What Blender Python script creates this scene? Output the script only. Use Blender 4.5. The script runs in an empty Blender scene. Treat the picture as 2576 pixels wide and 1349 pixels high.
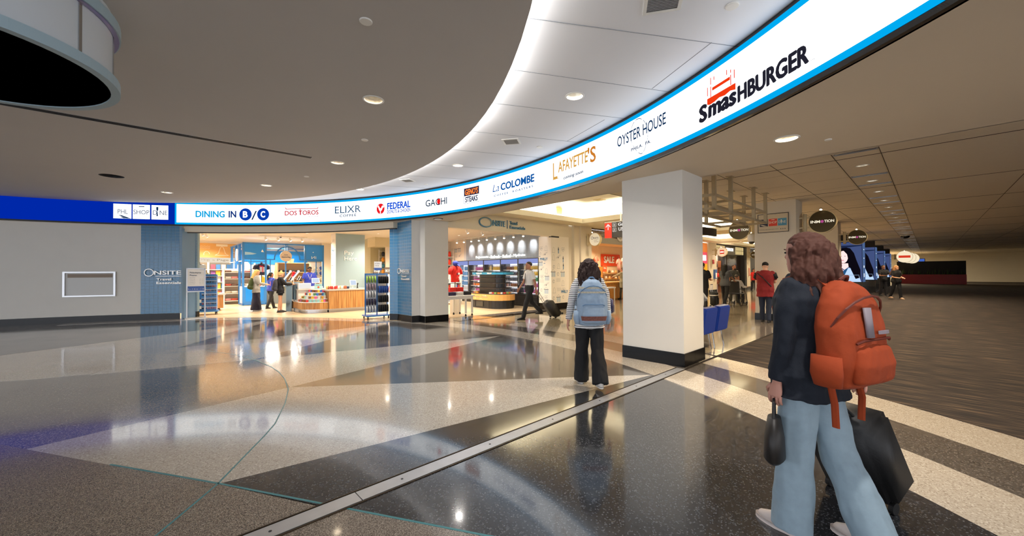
import bpy, bmesh, math, random
import numpy as np
from mathutils import Vector, Matrix, noise as mnoise
from mathutils.geometry import tessellate_polygon
random.seed(7)
sc = bpy.context.scene
COL = sc.collection
PI = math.pi
TH = 0.75066                      # heading of the concourse grid, radians from world X
CH = 1.45                         # camera height
# ---------------------------------------------------------------- camera
F_PX = 977.6
cam_d = bpy.data.cameras.new('camera'); cam = bpy.data.objects.new('camera', cam_d); COL.objects.link(cam)
cam_d.sensor_width = 36.0; cam_d.lens = 36.0 * F_PX / 2576.0; cam_d.clip_start = 0.05; cam_d.clip_end = 300
_pi, _ro = 0.0113528, -0.00526275
_c, _s, _cp, _sp = math.cos(_ro), math.sin(_ro), math.cos(_pi), math.sin(_pi)
_up0 = Vector((0, -_sp, _cp)); _fw = Vector((0, _cp, _sp)); _r0 = Vector((1, 0, 0))
_R = _r0 * _c + _up0 * _s; _U = _up0 * _c - _r0 * _s
cam.matrix_world = Matrix(((_R.x, _U.x, -_fw.x, 0), (_R.y, _U.y, -_fw.y, 0), (_R.z, _U.z, -_fw.z, CH), (0, 0, 0, 1)))
sc.camera = cam
# ---------------------------------------------------------------- world and exposure
w = bpy.data.worlds.new('world'); sc.world = w; w.use_nodes = True
w.node_tree.nodes['Background'].inputs[0].default_value = (0.80, 0.84, 0.92, 1)
w.node_tree.nodes['Background'].inputs[1].default_value = 4.0
sc.view_settings.view_transform = 'Standard'; sc.view_settings.look = 'None'
sc.view_settings.exposure = 0.0; sc.view_settings.gamma = 1.0
try: sc.view_settings.use_curve_mapping = False
except Exception: pass
sc.cycles.max_bounces = 7; sc.cycles.diffuse_bounces = 4; sc.cycles.glossy_bounces = 4
sc.cycles.transparent_max_bounces = 8; sc.cycles.sample_clamp_indirect = 4.0
sc.cycles.use_denoising = True
cu, su = math.cos(TH), math.sin(TH)
def W(u, v, z=0.0): return Vector((u * cu - v * su, u * su + v * cu, z))
LM = 4.0
def lamp(kind, name, loc, power, color=(1, 1, 1), size=0.3, size_y=None, rot=(0, 0, 0), spot=None, spread=None):
    d = bpy.data.lights.new(name, kind); o = bpy.data.objects.new(name, d); COL.objects.link(o)
    d.energy = power * LM; d.color = color; o.location = loc; o.rotation_euler = rot
    if kind == 'AREA':
        d.size = size
        if size_y: d.shape = 'RECTANGLE'; d.size_y = size_y
        if spread: d.spread = spread
    elif kind == 'SPOT':
        d.spot_size = spot or 1.9; d.spot_blend = 0.8; d.shadow_soft_size = size
    else: d.shadow_soft_size = size
    return o
WARM = (1.0, 0.80, 0.56); WHITE = (1.0, 0.93, 0.84); COOL = (0.80, 0.88, 1.0)
# big ceiling panels of light inside the shops (each a troffer of the shop ceiling)
# ---------------------------------------------------------------- materials
def hexc(h):
    r = [int(h[i:i + 2], 16) / 255 for i in (0, 2, 4)]
    return tuple(x / 12.92 if x <= .04045 else ((x + .055) / 1.055) ** 2.4 for x in r)
_mats = {}
def mat(name, col, rough=0.5, metal=0.0, emis=0.0, emc=None, noise=0.0, nscale=20.0, bump=0.0, coat=0.0, alpha=1.0, trans=0.0, spec=0.5):
    if name in _mats: return _mats[name]
    m = bpy.data.materials.new(name); m.use_nodes = True; nt = m.node_tree
    b = nt.nodes['Principled BSDF']; c = hexc(col) if isinstance(col, str) else col
    b.inputs['Base Color'].default_value = (*c, 1); b.inputs['Roughness'].default_value = rough
    b.inputs['Metallic'].default_value = metal; b.inputs['Coat Weight'].default_value = coat
    b.inputs['Alpha'].default_value = alpha; b.inputs['Transmission Weight'].default_value = trans
    b.inputs['Specular IOR Level'].default_value = spec
    if emis:
        e = (hexc(emc) if isinstance(emc, str) else emc) if emc else c
        b.inputs['Emission Color'].default_value = (*e, 1); b.inputs['Emission Strength'].default_value = emis
    if noise or bump:
        tc = nt.nodes.new('ShaderNodeTexCoord'); n = nt.nodes.new('ShaderNodeTexNoise')
        n.inputs['Scale'].default_value = nscale; n.inputs['Detail'].default_value = 4
        nt.links.new(tc.outputs['Object'], n.inputs['Vector'])
        if noise:
            mx = nt.nodes.new('ShaderNodeMix'); mx.data_type = 'RGBA'
            mx.inputs[6].default_value = (*[x * (1 - noise) for x in c], 1); mx.inputs[7].default_value = (*[min(1, x * (1 + noise)) for x in c], 1)
            nt.links.new(n.outputs['Fac'], mx.inputs[0]); nt.links.new(mx.outputs[2], b.inputs['Base Color'])
        if bump:
            bp = nt.nodes.new('ShaderNodeBump'); bp.inputs['Strength'].default_value = bump; bp.inputs['Distance'].default_value = 0.01
            nt.links.new(n.outputs['Fac'], bp.inputs['Height']); nt.links.new(bp.outputs['Normal'], b.inputs['Normal'])
    _mats[name] = m; return m
def screen(name, col, strength=1.0):
    if name in _mats: return _mats[name]
    m = bpy.data.materials.new(name); m.use_nodes = True; nt = m.node_tree; nt.nodes.clear()
    o = nt.nodes.new('ShaderNodeOutputMaterial'); e = nt.nodes.new('ShaderNodeEmission')
    c = hexc(col) if isinstance(col, str) else col
    e.inputs[0].default_value = (*c, 1); e.inputs[1].default_value = strength
    nt.links.new(e.outputs[0], o.inputs[0]); _mats[name] = m; return m
def terrazzo(name, c0, chips, rough=0.10, dens=0.35, scale=130.0):
    m = bpy.data.materials.new(name); m.use_nodes = True; nt = m.node_tree; b = nt.nodes['Principled BSDF']
    L = nt.links; N = nt.nodes.new
    tc = N('ShaderNodeTexCoord'); v = N('ShaderNodeTexVoronoi'); v.inputs['Scale'].default_value = scale
    L.new(tc.outputs['Object'], v.inputs['Vector'])
    r = N('ShaderNodeValToRGB'); r.color_ramp.interpolation = 'CONSTANT'
    sp = N('ShaderNodeSeparateColor'); L.new(v.outputs['Color'], sp.inputs[0]); L.new(sp.outputs[0], r.inputs[0])
    el = r.color_ramp.elements; el[0].position = 0; el[0].color = (*hexc(c0), 1)
    p = 1 - dens; st = dens / len(chips); el[1].position = p; el[1].color = (*hexc(chips[0]), 1)
    for k, cc in enumerate(chips[1:]):
        e = el.new(min(.999, p + st * (k + 1))); e.color = (*hexc(cc), 1)
    n = N('ShaderNodeTexNoise'); n.inputs['Scale'].default_value = 1.3; n.inputs['Detail'].default_value = 5; L.new(tc.outputs['Object'], n.inputs['Vector'])
    mr = N('ShaderNodeMapRange'); mr.inputs[1].default_value = .3; mr.inputs[2].default_value = .7; mr.inputs[3].default_value = rough * .75; mr.inputs[4].default_value = rough * 1.5
    L.new(n.outputs['Fac'], mr.inputs[0]); L.new(mr.outputs[0], b.inputs['Roughness']); L.new(r.outputs[0], b.inputs['Base Color'])
    n2 = N('ShaderNodeTexNoise'); n2.inputs['Scale'].default_value = 60; L.new(tc.outputs['Object'], n2.inputs['Vector'])
    bp = N('ShaderNodeBump'); bp.inputs['Strength'].default_value = 0.035; bp.inputs['Distance'].default_value = 0.004; L.new(n2.outputs['Fac'], bp.inputs['Height']); L.new(bp.outputs[0], b.inputs['Normal'])
    b.inputs['Specular IOR Level'].default_value = 0.65; b.inputs['Coat Weight'].default_value = 0.55; b.inputs['Coat Roughness'].default_value = 0.06
    _mats[name] = m; return m
M = {}
M['paint'] = mat('white_wall_paint', 'd6d2c9', .65, noise=.03, nscale=3)
M['wpaint'] = mat('warm_wall_paint', 'dcd2bd', .65, noise=.03, nscale=3)
M['discp'] = mat('drop_ceiling_paint', 'bcb8b5', .85, noise=.03, nscale=1.2)
M['ceil'] = mat('ceiling_paint', 'eef0f6', .8)
M['soff'] = mat('soffit_paint', 'd6c9b6', .8, noise=.02, nscale=1)
M['tilec'] = mat('acoustic_tile', 'e6dac6', .9, noise=.05, nscale=30)
M['coff'] = mat('coffer_paint', 'f2ecda', .8)
M['black'] = mat('black_gloss', '0a0a0b', .18, coat=.5)
M['blackm'] = mat('black_matte', '0d0d0f', .6)
M['dark'] = mat('dark_grey', '2a2a2c', .5)
M['chrome'] = mat('chrome', 'c8c8c8', .12, 1.0)
M['steel'] = mat('brushed_steel', 'c3c5c9', .38, .75, noise=.15, nscale=8)
M['alu'] = mat('aluminium', 'b9b9ba', .35, .9)
M['white'] = mat('white_plastic', 'e8e6e0', .4)
M['base'] = mat('black_base_tile', '080809', .25, spec=.25)
M['tile'] = mat('blue_glazed_tile', '2f7099', .25, noise=.10, nscale=9, coat=.2)
M['grout'] = mat('pale_grout', '8fa6b4', .8)
M['bluem'] = mat('blue_painted_metal', '2a6fb4', .35, coat=.2)
M['slate'] = mat('slate_blue_panel', '6f8798', .5)
M['wood'] = None
def woodmat(name, a, b_, sx=1.0, sc_=14, rough=.4):
    m = bpy.data.materials.new(name); m.use_nodes = True; nt = m.node_tree; b = nt.nodes['Principled BSDF']; L = nt.links; N = nt.nodes.new
    tc = N('ShaderNodeTexCoord'); mp = N('ShaderNodeMapping'); mp.inputs['Scale'].default_value = (sc_, sc_, .8); L.new(tc.outputs['Object'], mp.inputs[0])
    n = N('ShaderNodeTexNoise'); n.inputs['Scale'].default_value = 1.6; n.inputs['Detail'].default_value = 6; L.new(mp.outputs[0], n.inputs['Vector'])
    r = N('ShaderNodeValToRGB'); r.color_ramp.elements[0].position = .35; r.color_ramp.elements[0].color = (*hexc(a), 1); r.color_ramp.elements[1].position = .65; r.color_ramp.elements[1].color = (*hexc(b_), 1)
    L.new(n.outputs['Fac'], r.inputs[0]); L.new(r.outputs[0], b.inputs['Base Color']); b.inputs['Roughness'].default_value = rough; _mats[name] = m; return m
M['wood'] = woodmat('zebra_wood_veneer', 'a06a34', 'cf9b5c')
# ---------------------------------------------------------------- mesh builder
class MB:
    def __init__(s): s.v = []; s.f = []; s.T = None
    def add(s, vs, fs):
        b = len(s.v)
        s.v += [tuple(s.T @ Vector(p)) for p in vs] if s.T is not None else [tuple(p) for p in vs]
        s.f += [tuple(i + b for i in f) for f in fs]; return s
    def box(s, x0, y0, z0, x1, y1, z1):
        return s.add([(x0, y0, z0), (x1, y0, z0), (x1, y1, z0), (x0, y1, z0), (x0, y0, z1), (x1, y0, z1), (x1, y1, z1), (x0, y1, z1)],
                     [(0, 3, 2, 1), (4, 5, 6, 7), (0, 1, 5, 4), (1, 2, 6, 5), (2, 3, 7, 6), (3, 0, 4, 7)])
    def cb(s, cx, cy, cz, sx, sy, sz, R=None):
        hx, hy, hz = sx / 2, sy / 2, sz / 2
        vs = [Vector((a * hx, b * hy, c * hz)) for c in (-1, 1) for a, b in ((-1, -1), (1, -1), (1, 1), (-1, 1))]
        if R is not None: vs = [R @ p for p in vs]
        return s.add([p + Vector((cx, cy, cz)) for p in vs], [(0, 3, 2, 1), (4, 5, 6, 7), (0, 1, 5, 4), (1, 2, 6, 5), (2, 3, 7, 6), (3, 0, 4, 7)])
    def prism(s, poly, z0, z1):
        n = len(poly); a = sum(poly[i][0] * poly[(i + 1) % n][1] - poly[(i + 1) % n][0] * poly[i][1] for i in range(n))
        if a < 0: poly = poly[::-1]
        tr = tessellate_polygon([[Vector((p[0], p[1], 0)) for p in poly]])
        s.add([(p[0], p[1], z0) for p in poly] + [(p[0], p[1], z1) for p in poly],
              [tuple(t) for t in tr] + [tuple(i + n for i in t[::-1]) for t in tr] + [(i, (i + 1) % n, (i + 1) % n + n, i + n) for i in range(n)])
        return s
    def flat(s, outer, holes, z):
        loops = [[Vector((p[0], p[1], 0)) for p in outer]] + [[Vector((p[0], p[1], 0)) for p in h] for h in holes]
        tr = tessellate_polygon(loops); pts = [p for l in loops for p in l]
        return s.add([(p.x, p.y, z) for p in pts], [tuple(t) for t in tr])
    def rings(s, rings, caps=True, close=True):
        n = len(rings[0]); vs = [p for r in rings for p in r]; fs = []
        for k in range(len(rings) - 1):
            for i in range(n if close else n - 1):
                j = (i + 1) % n; fs.append((k * n + i, k * n + j, (k + 1) * n + j, (k + 1) * n + i))
        if caps: fs.append(tuple(range(n))[::-1]); fs.append(tuple((len(rings) - 1) * n + i for i in range(n)))
        return s.add(vs, fs)
    def tube(s, pts, rad, n=8, caps=True, flat=1.0):
        pts = [Vector(p) for p in pts]; rr = rad if isinstance(rad, (list, tuple)) else [rad] * len(pts)
        prev = None; R = []
        for k, p in enumerate(pts):
            d = (pts[min(k + 1, len(pts) - 1)] - pts[max(k - 1, 0)]).normalized()
            if prev is None:
                a = Vector((0, 0, 1)) if abs(d.z) < .9 else Vector((1, 0, 0)); x = d.cross(a).normalized()
            else: x = (prev - d * prev.dot(d)).normalized()
            y = d.cross(x); prev = x
            R.append([p + x * math.cos(2 * PI * i / n) * rr[k] + y * math.sin(2 * PI * i / n) * rr[k] * flat for i in range(n)])
        return s.rings(R, caps)
    def cyl(s, p0, p1, r0, r1=None, n=14, caps=True): return s.tube([p0, p1], [r0, r0 if r1 is None else r1], n, caps)
    def lathe(s, prof, n=20, c=(0, 0, 0), caps=True):
        return s.rings([[(c[0] + r * math.cos(2 * PI * i / n), c[1] + r * math.sin(2 * PI * i / n), c[2] + z) for i in range(n)] for r, z in prof], caps)
    def ell(s, c, rx, ry, rz, nu=14, nv=9, R=None):
        rg = []
        for k in range(nv + 1):
            a = -PI / 2 + PI * (k + (1e-3 if k == 0 else -1e-3 if k == nv else 0)) / nv
            ring = [Vector((rx * math.cos(a) * math.cos(2 * PI * i / nu), ry * math.cos(a) * math.sin(2 * PI * i / nu), rz * math.sin(a))) for i in range(nu)]
            if R is not None: ring = [R @ p for p in ring]
            rg.append([p + Vector(c) for p in ring])
        return s.rings(rg)
    def loft(s, secs, n=16, caps=True):   # secs: (centre, rx, ry[, dir x, dir y]) horizontal ellipses unless axes are given
        R = []
        for q in secs:
            c, a, b = Vector(q[0]), q[1], q[2]; X = Vector(q[3]) if len(q) > 3 else Vector((1, 0, 0)); Y = Vector(q[4]) if len(q) > 4 else Vector((0, 1, 0))
            R.append([c + X * a * math.cos(2 * PI * i / n) + Y * b * math.sin(2 * PI * i / n) for i in range(n)])
        return s.rings(R, caps)
    def mesh(s, name, m, smooth=False, bevel=0.0, seg=2):
        me = bpy.data.meshes.new(name); me.from_pydata(s.v, [], s.f)
        if bevel:
            bm = bmesh.new(); bm.from_mesh(me)
            bmesh.ops.bevel(bm, geom=[e for e in bm.edges if len(e.link_faces) == 2 and e.calc_face_angle(0) > .5], offset=bevel, segments=seg, affect='EDGES', clamp_overlap=True)
            bm.to_mesh(me); bm.free()
        if smooth:
            for p in me.polygons: p.use_smooth = True
        if isinstance(m, (list, tuple)):
            for q in m: me.materials.append(q)
        else: me.materials.append(m)
        return me
def part(name, mb, m, parent=None, smooth=False, bevel=0.0, label=None, loc=None, kind=None):
    o = bpy.data.objects.new(name, mb if isinstance(mb, bpy.types.Mesh) else mb.mesh(name, m, smooth, bevel)); COL.objects.link(o)
    if parent: o.parent = parent
    if loc: o.location = loc
    if label: o['label'] = label
    if kind: o['kind'] = kind
    return o
def tag(o, label, cat, group=None, kind=None):
    o['label'] = label; o['category'] = cat
    if group: o['group'] = group
    if kind: o['kind'] = kind
    return o
def thing(name, label, cat, u=0, v=0, z=0, rot=0.0, group=None, xy=False):
    o = bpy.data.objects.new(name, None); COL.objects.link(o); o.empty_display_size = .1
    o.location = (u, v, z) if xy else W(u, v, z); o.rotation_euler = (0, 0, rot if xy else TH + rot)
    return tag(o, label, cat, group)
def struct(name, mb, m, uv=True, smooth=False, parent=None):
    o = part(name, mb, m, parent, smooth)
    if parent is None:
        o['kind'] = 'structure'
        if uv: o.rotation_euler = (0, 0, TH)
    return o
def kids(o): return [c for c in bpy.data.objects if c.parent == o]
def dup(root, u=None, v=None, z=0, rot=None, label=None, group=None):
    r = root.copy(); COL.objects.link(r)
    if u is not None: r.location = W(u, v, z)
    if rot is not None: r.rotation_euler = (0, 0, TH + rot)
    if label: r['label'] = label
    if group: r['group'] = group
    for ch in root.children:
        c = ch.copy(); COL.objects.link(c); c.parent = r
        for g in ch.children:
            d = g.copy(); COL.objects.link(d); d.parent = c
    return r
# ---------------------------------------------------------------- lettering
def text_geo(s, bold=0.0, shear=0.0, space=1.0, extr=0.0, res=3):
    thick = max(0, bold - .012); bold = min(bold, .012)
    cu_ = bpy.data.curves.new('txt', 'FONT'); cu_.body = s; cu_.size = 1.0; cu_.offset = bold; cu_.shear = shear
    cu_.space_character = space; cu_.extrude = extr; cu_.resolution_u = res; cu_.align_x = 'LEFT'
    o = bpy.data.objects.new('txt', cu_); me = bpy.data.meshes.new_from_object(o)
    vs = np.array([v.co[:] for v in me.vertices]); fs = [tuple(p.vertices) for p in me.polygons]
    if thick and len(vs):
        n = len(vs); sh_ = [(0, 0), (thick, 0), (-thick, 0), (0, thick * .6), (0, -thick * .6), (thick * .5, thick * .4), (-thick * .5, -thick * .4)]
        vs = np.concatenate([vs + np.array([dx, dy, 0]) for dx, dy in sh_]); fs = [tuple(i + k * n for i in f) for k in range(len(sh_)) for f in fs]
    bpy.data.objects.remove(o); bpy.data.curves.remove(cu_); bpy.data.meshes.remove(me)
    if len(vs) == 0: return np.zeros((0, 3)), []
    lo = vs.min(0); hi = vs.max(0); vs[:, 0] = (vs[:, 0] - lo[0]) / (hi[0] - lo[0]); vs[:, 1] = (vs[:, 1] - lo[1]) / (hi[1] - lo[1])
    return vs, fs
def text(name, s, x0, x1, y0, y1, m, parent, fmap, depth=0.0, slope=0.0, label=None, **kw):
    """lettering stretched to the box x0..x1, y0..y1 and laid on a surface by fmap(x, y, lift)"""
    vs, fs = text_geo(s, extr=(0.5 if depth else 0.0), **kw); mb = MB(); n_ = max(1, len(vs) // 7) if kw.get('bold', 0) > .012 else 10 ** 9
    P = [fmap(x0 + p[0] * (x1 - x0), y0 + p[1] * (y1 - y0) + slope * p[0], (p[2] + .5) * depth + (i_ // n_) * .0005) for i_, p in enumerate(vs)]
    mb.add(P, fs); return part(name, mb, m, parent, label=label)
def plane_map(o, X, Y, Nn, lift=0.002):
    o, X, Y, Nn = Vector(o), Vector(X), Vector(Y), Vector(Nn)
    return lambda x, y, l: tuple(o + X * x + Y * y + Nn * (l + lift))
def shape(name, pts, m, parent, fmap, lift=0.0, label=None):
    tr = tessellate_polygon([[Vector((p[0], p[1], 0)) for p in pts]]); mb = MB(); mb.add([fmap(p[0], p[1], lift) for p in pts], [tuple(t) for t in tr])
    return part(name, mb, m, parent, label=label)
def arcpts(cx, cy, rx, ry, a0=0, a1=360, n=28): return [(cx + rx * math.cos(math.radians(a0 + (a1 - a0) * i / n)), cy + ry * math.sin(math.radians(a0 + (a1 - a0) * i / n))) for i in range(n + (a1 - a0 < 360))]
def stroke(pts, wd):
    L = []; Rr = []
    for i, p in enumerate(pts):
        a = pts[max(i - 1, 0)]; b = pts[min(i + 1, len(pts) - 1)]; dx, dy = b[0] - a[0], b[1] - a[1]; l = math.hypot(dx, dy) or 1
        L.append((p[0] - dy / l * wd / 2, p[1] + dx / l * wd / 2)); Rr.append((p[0] + dy / l * wd / 2, p[1] - dx / l * wd / 2))
    return L, Rr
def strokes(name, lines, wd, m, parent, fmap, lift=0.0, label=None, closed=False):
    mb = MB()
    for pts in lines:
        L, Rr = stroke(pts, wd); n = len(pts)
        mb.add([fmap(*p, lift) for p in L] + [fmap(*p, lift) for p in Rr], [(i, i + 1, n + i + 1, n + i) for i in range(n - 1)])
    return part(name, mb, m, parent, label=label)
# ================================================================ the setting
RC = Vector((-8.399, 1.662)); RL = 10.987; DC = Vector((-9.957, 1.928)); DR = 10.212
def rp(a, r, c=RC): a = math.radians(a); return (c.x + r * math.cos(a), c.y + r * math.sin(a))
def uv_(p): return (p[0] * cu + p[1] * su, -p[0] * su + p[1] * cu)
def ruv(a, r, c=RC): return uv_(rp(a, r, c))
# floor
TG = terrazzo('grey_terrazzo', '77716a', ('524c48', '948b82', '3a3634', 'a9a39b'), .11)
TW = terrazzo('pale_terrazzo', 'bcb6ac', ('b1aa9f', 'd6d1c9', '9a938a'), .11, .3)
TD = terrazzo('charcoal_terrazzo', '2b2d31', ('1f2024', '36383c', '53565b', '1d1e20'), .12, .45)
TM = terrazzo('taupe_terrazzo', '5d5853', ('45413e', '7a736c', '332f2d'), .11, .4)
TS = terrazzo('salt_and_pepper_terrazzo', '877c71', ('4a443e', '6f655c', 'a59c90', '5a5048'), .16, .6, 260)
TY = terrazzo('cream_terrazzo', 'b8a98c', ('9c8d70', 'd2c6ad'), .09, .3)
TB = terrazzo('beige_band_terrazzo', 'bdb4a6', ('a2988a', 'd3ccc0'), .10, .3)
floor = struct('floor', MB().box(-32, -12, -.05, 75, 34, 0), TG)
_fz = 0
def panel(poly, m, z=.0015):
    global _fz
    return struct('terrazzo_panel', MB().prism(poly, -.01, z), m, parent=floor)
panel([(1.31, 5.57), (2.92, 4.36), (4.36, 3.3), (5.16, 2.67), (.35, 3.36), (-.22, 4.27), (-.743, 5.132)], TW)
panel([(1.31, 5.57), (5.89, 6.69), (5.86, 5.8), (5.83, 4.98), (5.73, 4.37), (5.6, 3.8), (5.42, 3.27), (5.16, 2.67), (4.36, 3.3), (2.92, 4.36)], TM)
panel([(1.31, 5.57), (1.37, 6.08), (1.4, 6.53), (1.39, 6.97), (1.3, 7.78), (5.89, 6.69)], TW)
panel([(1.3, 7.78), (3.44, 9.35), (5.08, 10.66), (5.45, 9.6), (5.72, 8.58), (5.85, 7.6), (5.89, 6.69)], TM)
panel([(5.08, 10.66), (3.07, 10.37), (1.49, 10.15), (.39, 10.07), (-.45, 8.7), (-.62, 8.27), (-.42, 8.23), (1.3, 7.78), (3.44, 9.35)], TW)
panel([(.39, 10.07), (1.03, 11.07), (2.27, 13.07), (2.8, 13.95), (3.79, 12.83), (4.5, 11.8), (5.08, 10.66), (3.07, 10.37), (1.49, 10.15)], TM)
panel([(2.69, 14.08), (1.31, 13.01), (-.62, 12.08), (-4.0, 10.4), (-2.6, 9.2), (-1.2, 8.5), (-.62, 8.35), (-.45, 8.7), (.39, 10.07), (2.27, 13.07)], TW)
panel([(2.69, 14.08), (1.6, 15.1), (.57, 15.7), (-.56, 16.1), (-2.6, 16.6), (-4.5, 15.5), (-2.69, 11.08), (-.62, 12.08), (1.31, 13.01)], TM)
panel([(5.16, 2.67), (5.13, 2.6), (2.48, 2.6), (.78, 2.6), (.35, 3.36)], TD)
panel([(.9, 2.46), (5.06, 2.46), (4.74, 1.8), (4.4, 1.16), (3.74, .15), (3.3, -.6), (2.9, -.9), (1.34, 1.7)], TD)
panel([(1.34, 1.7), (2.9, -.9), (4.0, -6.0), (0, -9), (-8, -4), (-5, 2.46), (.9, 2.46)], TS)
panel([(-.22, 4.27), (.35, 3.36), (.79, 2.6), (-5, 2.6), (-6, 6.5), (-1.94, 7.08), (-.743, 5.132)], TS)
for ra, rb, a0, a1, m in ((11.05, 11.66, -40, 64.0, TB), (11.66, 12.25, -40, 55, TM), (12.25, 12.86, -40, 48, TB), (12.86, 13.4, 24, 44, TY), (13.4, 13.9, 26, 42, TW)):
    N_ = 40; A = [a0 + (a1 - a0) * i / N_ for i in range(N_ + 1)]
    pl = [ruv(a, ra) for a in A] + [ruv(a, rb) for a in A[::-1]]
    if ra > 12.8: panel(pl, m, .0012)
    else: panel(pl, m, .002 if m is TB else .0016)
panel([ruv(a, 10.55 + .25 * (110 - a) / 50) for a in range(116, 63, -2)] + [ruv(a, 11.2) for a in range(64, 117, 2)], TB, .002)
# warm concourse floor on the far side
panel([(7.9, 2.56), (7.9, 9.6), (75, 9.6), (75, 3.5), (20, 3.5), (13.2, 3.63), (10.7, 3.5), (9.4, 2.56)], TY, .0008)
panel([(7.25, 2.56), (8.1, 3.9), (10.7, 3.5), (13.2, 3.6), (13.3, 2.56)], TS, .0011)
struct('divider_strip', MB().prism([(-.22, 4.27), (.35, 3.36), (1.34, 1.7), (3.0, -1.0), (3.012, -.992), (1.352, 1.708), (.362, 3.368), (-.208, 4.278)], 0, .003), mat('teal_divider_strip', '3f7f86', .3), parent=floor)
_ap = [(-1.93, 1.5), (-1.98, 2.169), (-2.036, 2.689), (-2.222, 3.499), (-2.295, 3.766), (-2.537, 4.347), (-2.807, 4.881), (-3.145, 5.379), (-3.434, 5.733), (-3.734, 6.044), (-4.365, 6.58), (-4.989, 6.993), (-5.763, 7.348)]
_l, _r = stroke(_ap, .012)
struct('divider_strip', MB().prism([uv_(p) for p in _l] + [uv_(p) for p in _r[::-1]], 0, .003), _mats['teal_divider_strip'], parent=floor)
# expansion joint
ej = thing('expansion_joint_cover', 'long brushed steel floor joint cover running to the column', 'floor joint')
x = -4.0
for L_ in (2.4, 2.6, 3.05, 1.75):
    part('cover_plate', MB().box(x, 2.475, .001, x + L_ - .006, 2.595, .006), M['steel'], ej); x += L_
part('side_rail', MB().box(-4, 2.605, .001, 5.8, 2.615, .007).box(-4, 2.455, .001, 40, 2.465, .007).box(5.9, 2.49, .001, 40, 2.5, .006), mat('bronze_rail', '4a3c2c', .35, .8), ej)
part('gap', MB().box(-4, 2.595, .0005, 5.8, 2.605, .003).box(-4, 2.465, .0005, 40, 2.475, .003).box(5.8, 2.475, .0005, 40, 2.49, .003), M['blackm'], ej)
for i in range(12): part('screw', MB().cyl((-3.5 + i * .8, 2.535, .006), (-3.5 + i * .8, 2.535, .0075), .009, n=8), M['dark'], ej)
# carpet of the gate corridor
cm = mat('brown_striped_carpet', '3a2c22', .95); nt = cm.node_tree; b = nt.nodes['Principled BSDF']
tc = nt.nodes.new('ShaderNodeTexCoord'); mp = nt.nodes.new('ShaderNodeMapping'); mp.inputs['Scale'].default_value = (14, .9, 1); n1 = nt.nodes.new('ShaderNodeTexNoise'); n1.inputs['Scale'].default_value = 2.2; n1.inputs['Detail'].default_value = 6
nt.links.new(tc.outputs['Object'], mp.inputs[0]); nt.links.new(mp.outputs[0], n1.inputs['Vector'])
rr_ = nt.nodes.new('ShaderNodeValToRGB'); e = rr_.color_ramp.elements; e[0].position = .36; e[0].color = (*hexc('0f0b09'), 1); e[1].position = .68; e[1].color = (*hexc('5f4e3c'), 1); e2 = e.new(.52); e2.color = (*hexc('2a201a'), 1)
nt.links.new(n1.outputs['Fac'], rr_.inputs[0]); nt.links.new(rr_.outputs[0], b.inputs['Base Color'])
struct('carpet', MB().prism([uv_(p) for p in [rp(a, 12.86) for a in [25 - i * 2.2 for i in range(30)]]] + [(14, -14), (75, -14), (75, 2.45), (7.1, 2.45)], -.02, .006), cm, parent=floor)
# shop floors
WT = mat('maple_floor_tile', 'cbb38f', .3, noise=.12, nscale=2.5, coat=.15)
MW = mat('grout_dark', '8f7b60', .6)
sf = struct('floor_shop', MB().prism([ruv(a, 11.25) for a in range(104, 63, -2)] + [(6.2, 10.4), (12.36, 10.4), (12.36, 26), (-.2, 27), (-.2, 17.3)], -.01, .003), WT)
sj = MB()
for i in range(26): sj.box(-.1 + i * .49, 11.5 + max(0, 5.5 - i * .5), .003, -.094 + i * .49, 26, .0034)
struct('floor_joint', sj, MW, parent=sf)
# ceiling panels that carry holes for the downlights
holes3 = []; holes38 = []
DLd = [(-1.77, 4.97, .115), (-3.5, 7.79, .115), (-6.18, 9.76, .115), (-9.38, 10.55, .115), (-6.5, 4.2, .115), (-9.5, 6.2, .115)]
DLr = [(.85, 5.16, .11), (-1.17, 8.47, .11), (-4.24, 10.83, .11), (1.75, 1.2, .11)]
DLs = [(3.22, 4.53, .115)]
def circ(x, y, r, n=24): return [(x + r * math.cos(2 * PI * i / n), y + r * math.sin(2 * PI * i / n)) for i in range(n)]
poly = []
for i in range(144):
    a = i * 2.5; p = Vector(rp(a, DR, DC)); q = p - RC
    if q.length > RL - .03: p = RC + q * ((RL - .03) / q.length)
    poly.append((p.x, p.y))
dc = MB().flat(poly, [circ(x, y, r) for x, y, r in DLd] + [circ(-9.05, 8.77, .21)], 3.68)
n = len(poly); dc.add([(p[0], p[1], 3.68) for p in poly] + [(p[0], p[1], 3.705) for p in poly], [(i, (i + 1) % n, (i + 1) % n + n, i + n) for i in range(n)])
dc.flat(poly, [circ(x, y, r + .004) for x, y, r in DLd] + [circ(-9.05, 8.77, .212)], 3.705)
struct('ceiling_disc', dc, M['discp'], uv=False)
out = [rp(i * 2.5, 11.2) for i in range(144)]
rc = MB().flat(out, [circ(x, y, r) for x, y, r in DLr], 3.80)
ring = struct('ceiling', rc, M['ceil'], uv=False)
sm = mat('ceiling_joint', '8f959e', .8)
def seam(p, q, w_=.006, z=3.799):
    p, q = Vector(p), Vector(q); d = (q - p).normalized(); nn = Vector((-d.y, d.x)) * w_ / 2
    return MB().prism([tuple(p + nn), tuple(q + nn), tuple(q - nn), tuple(p - nn)], z - .002, z + .001)
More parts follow.
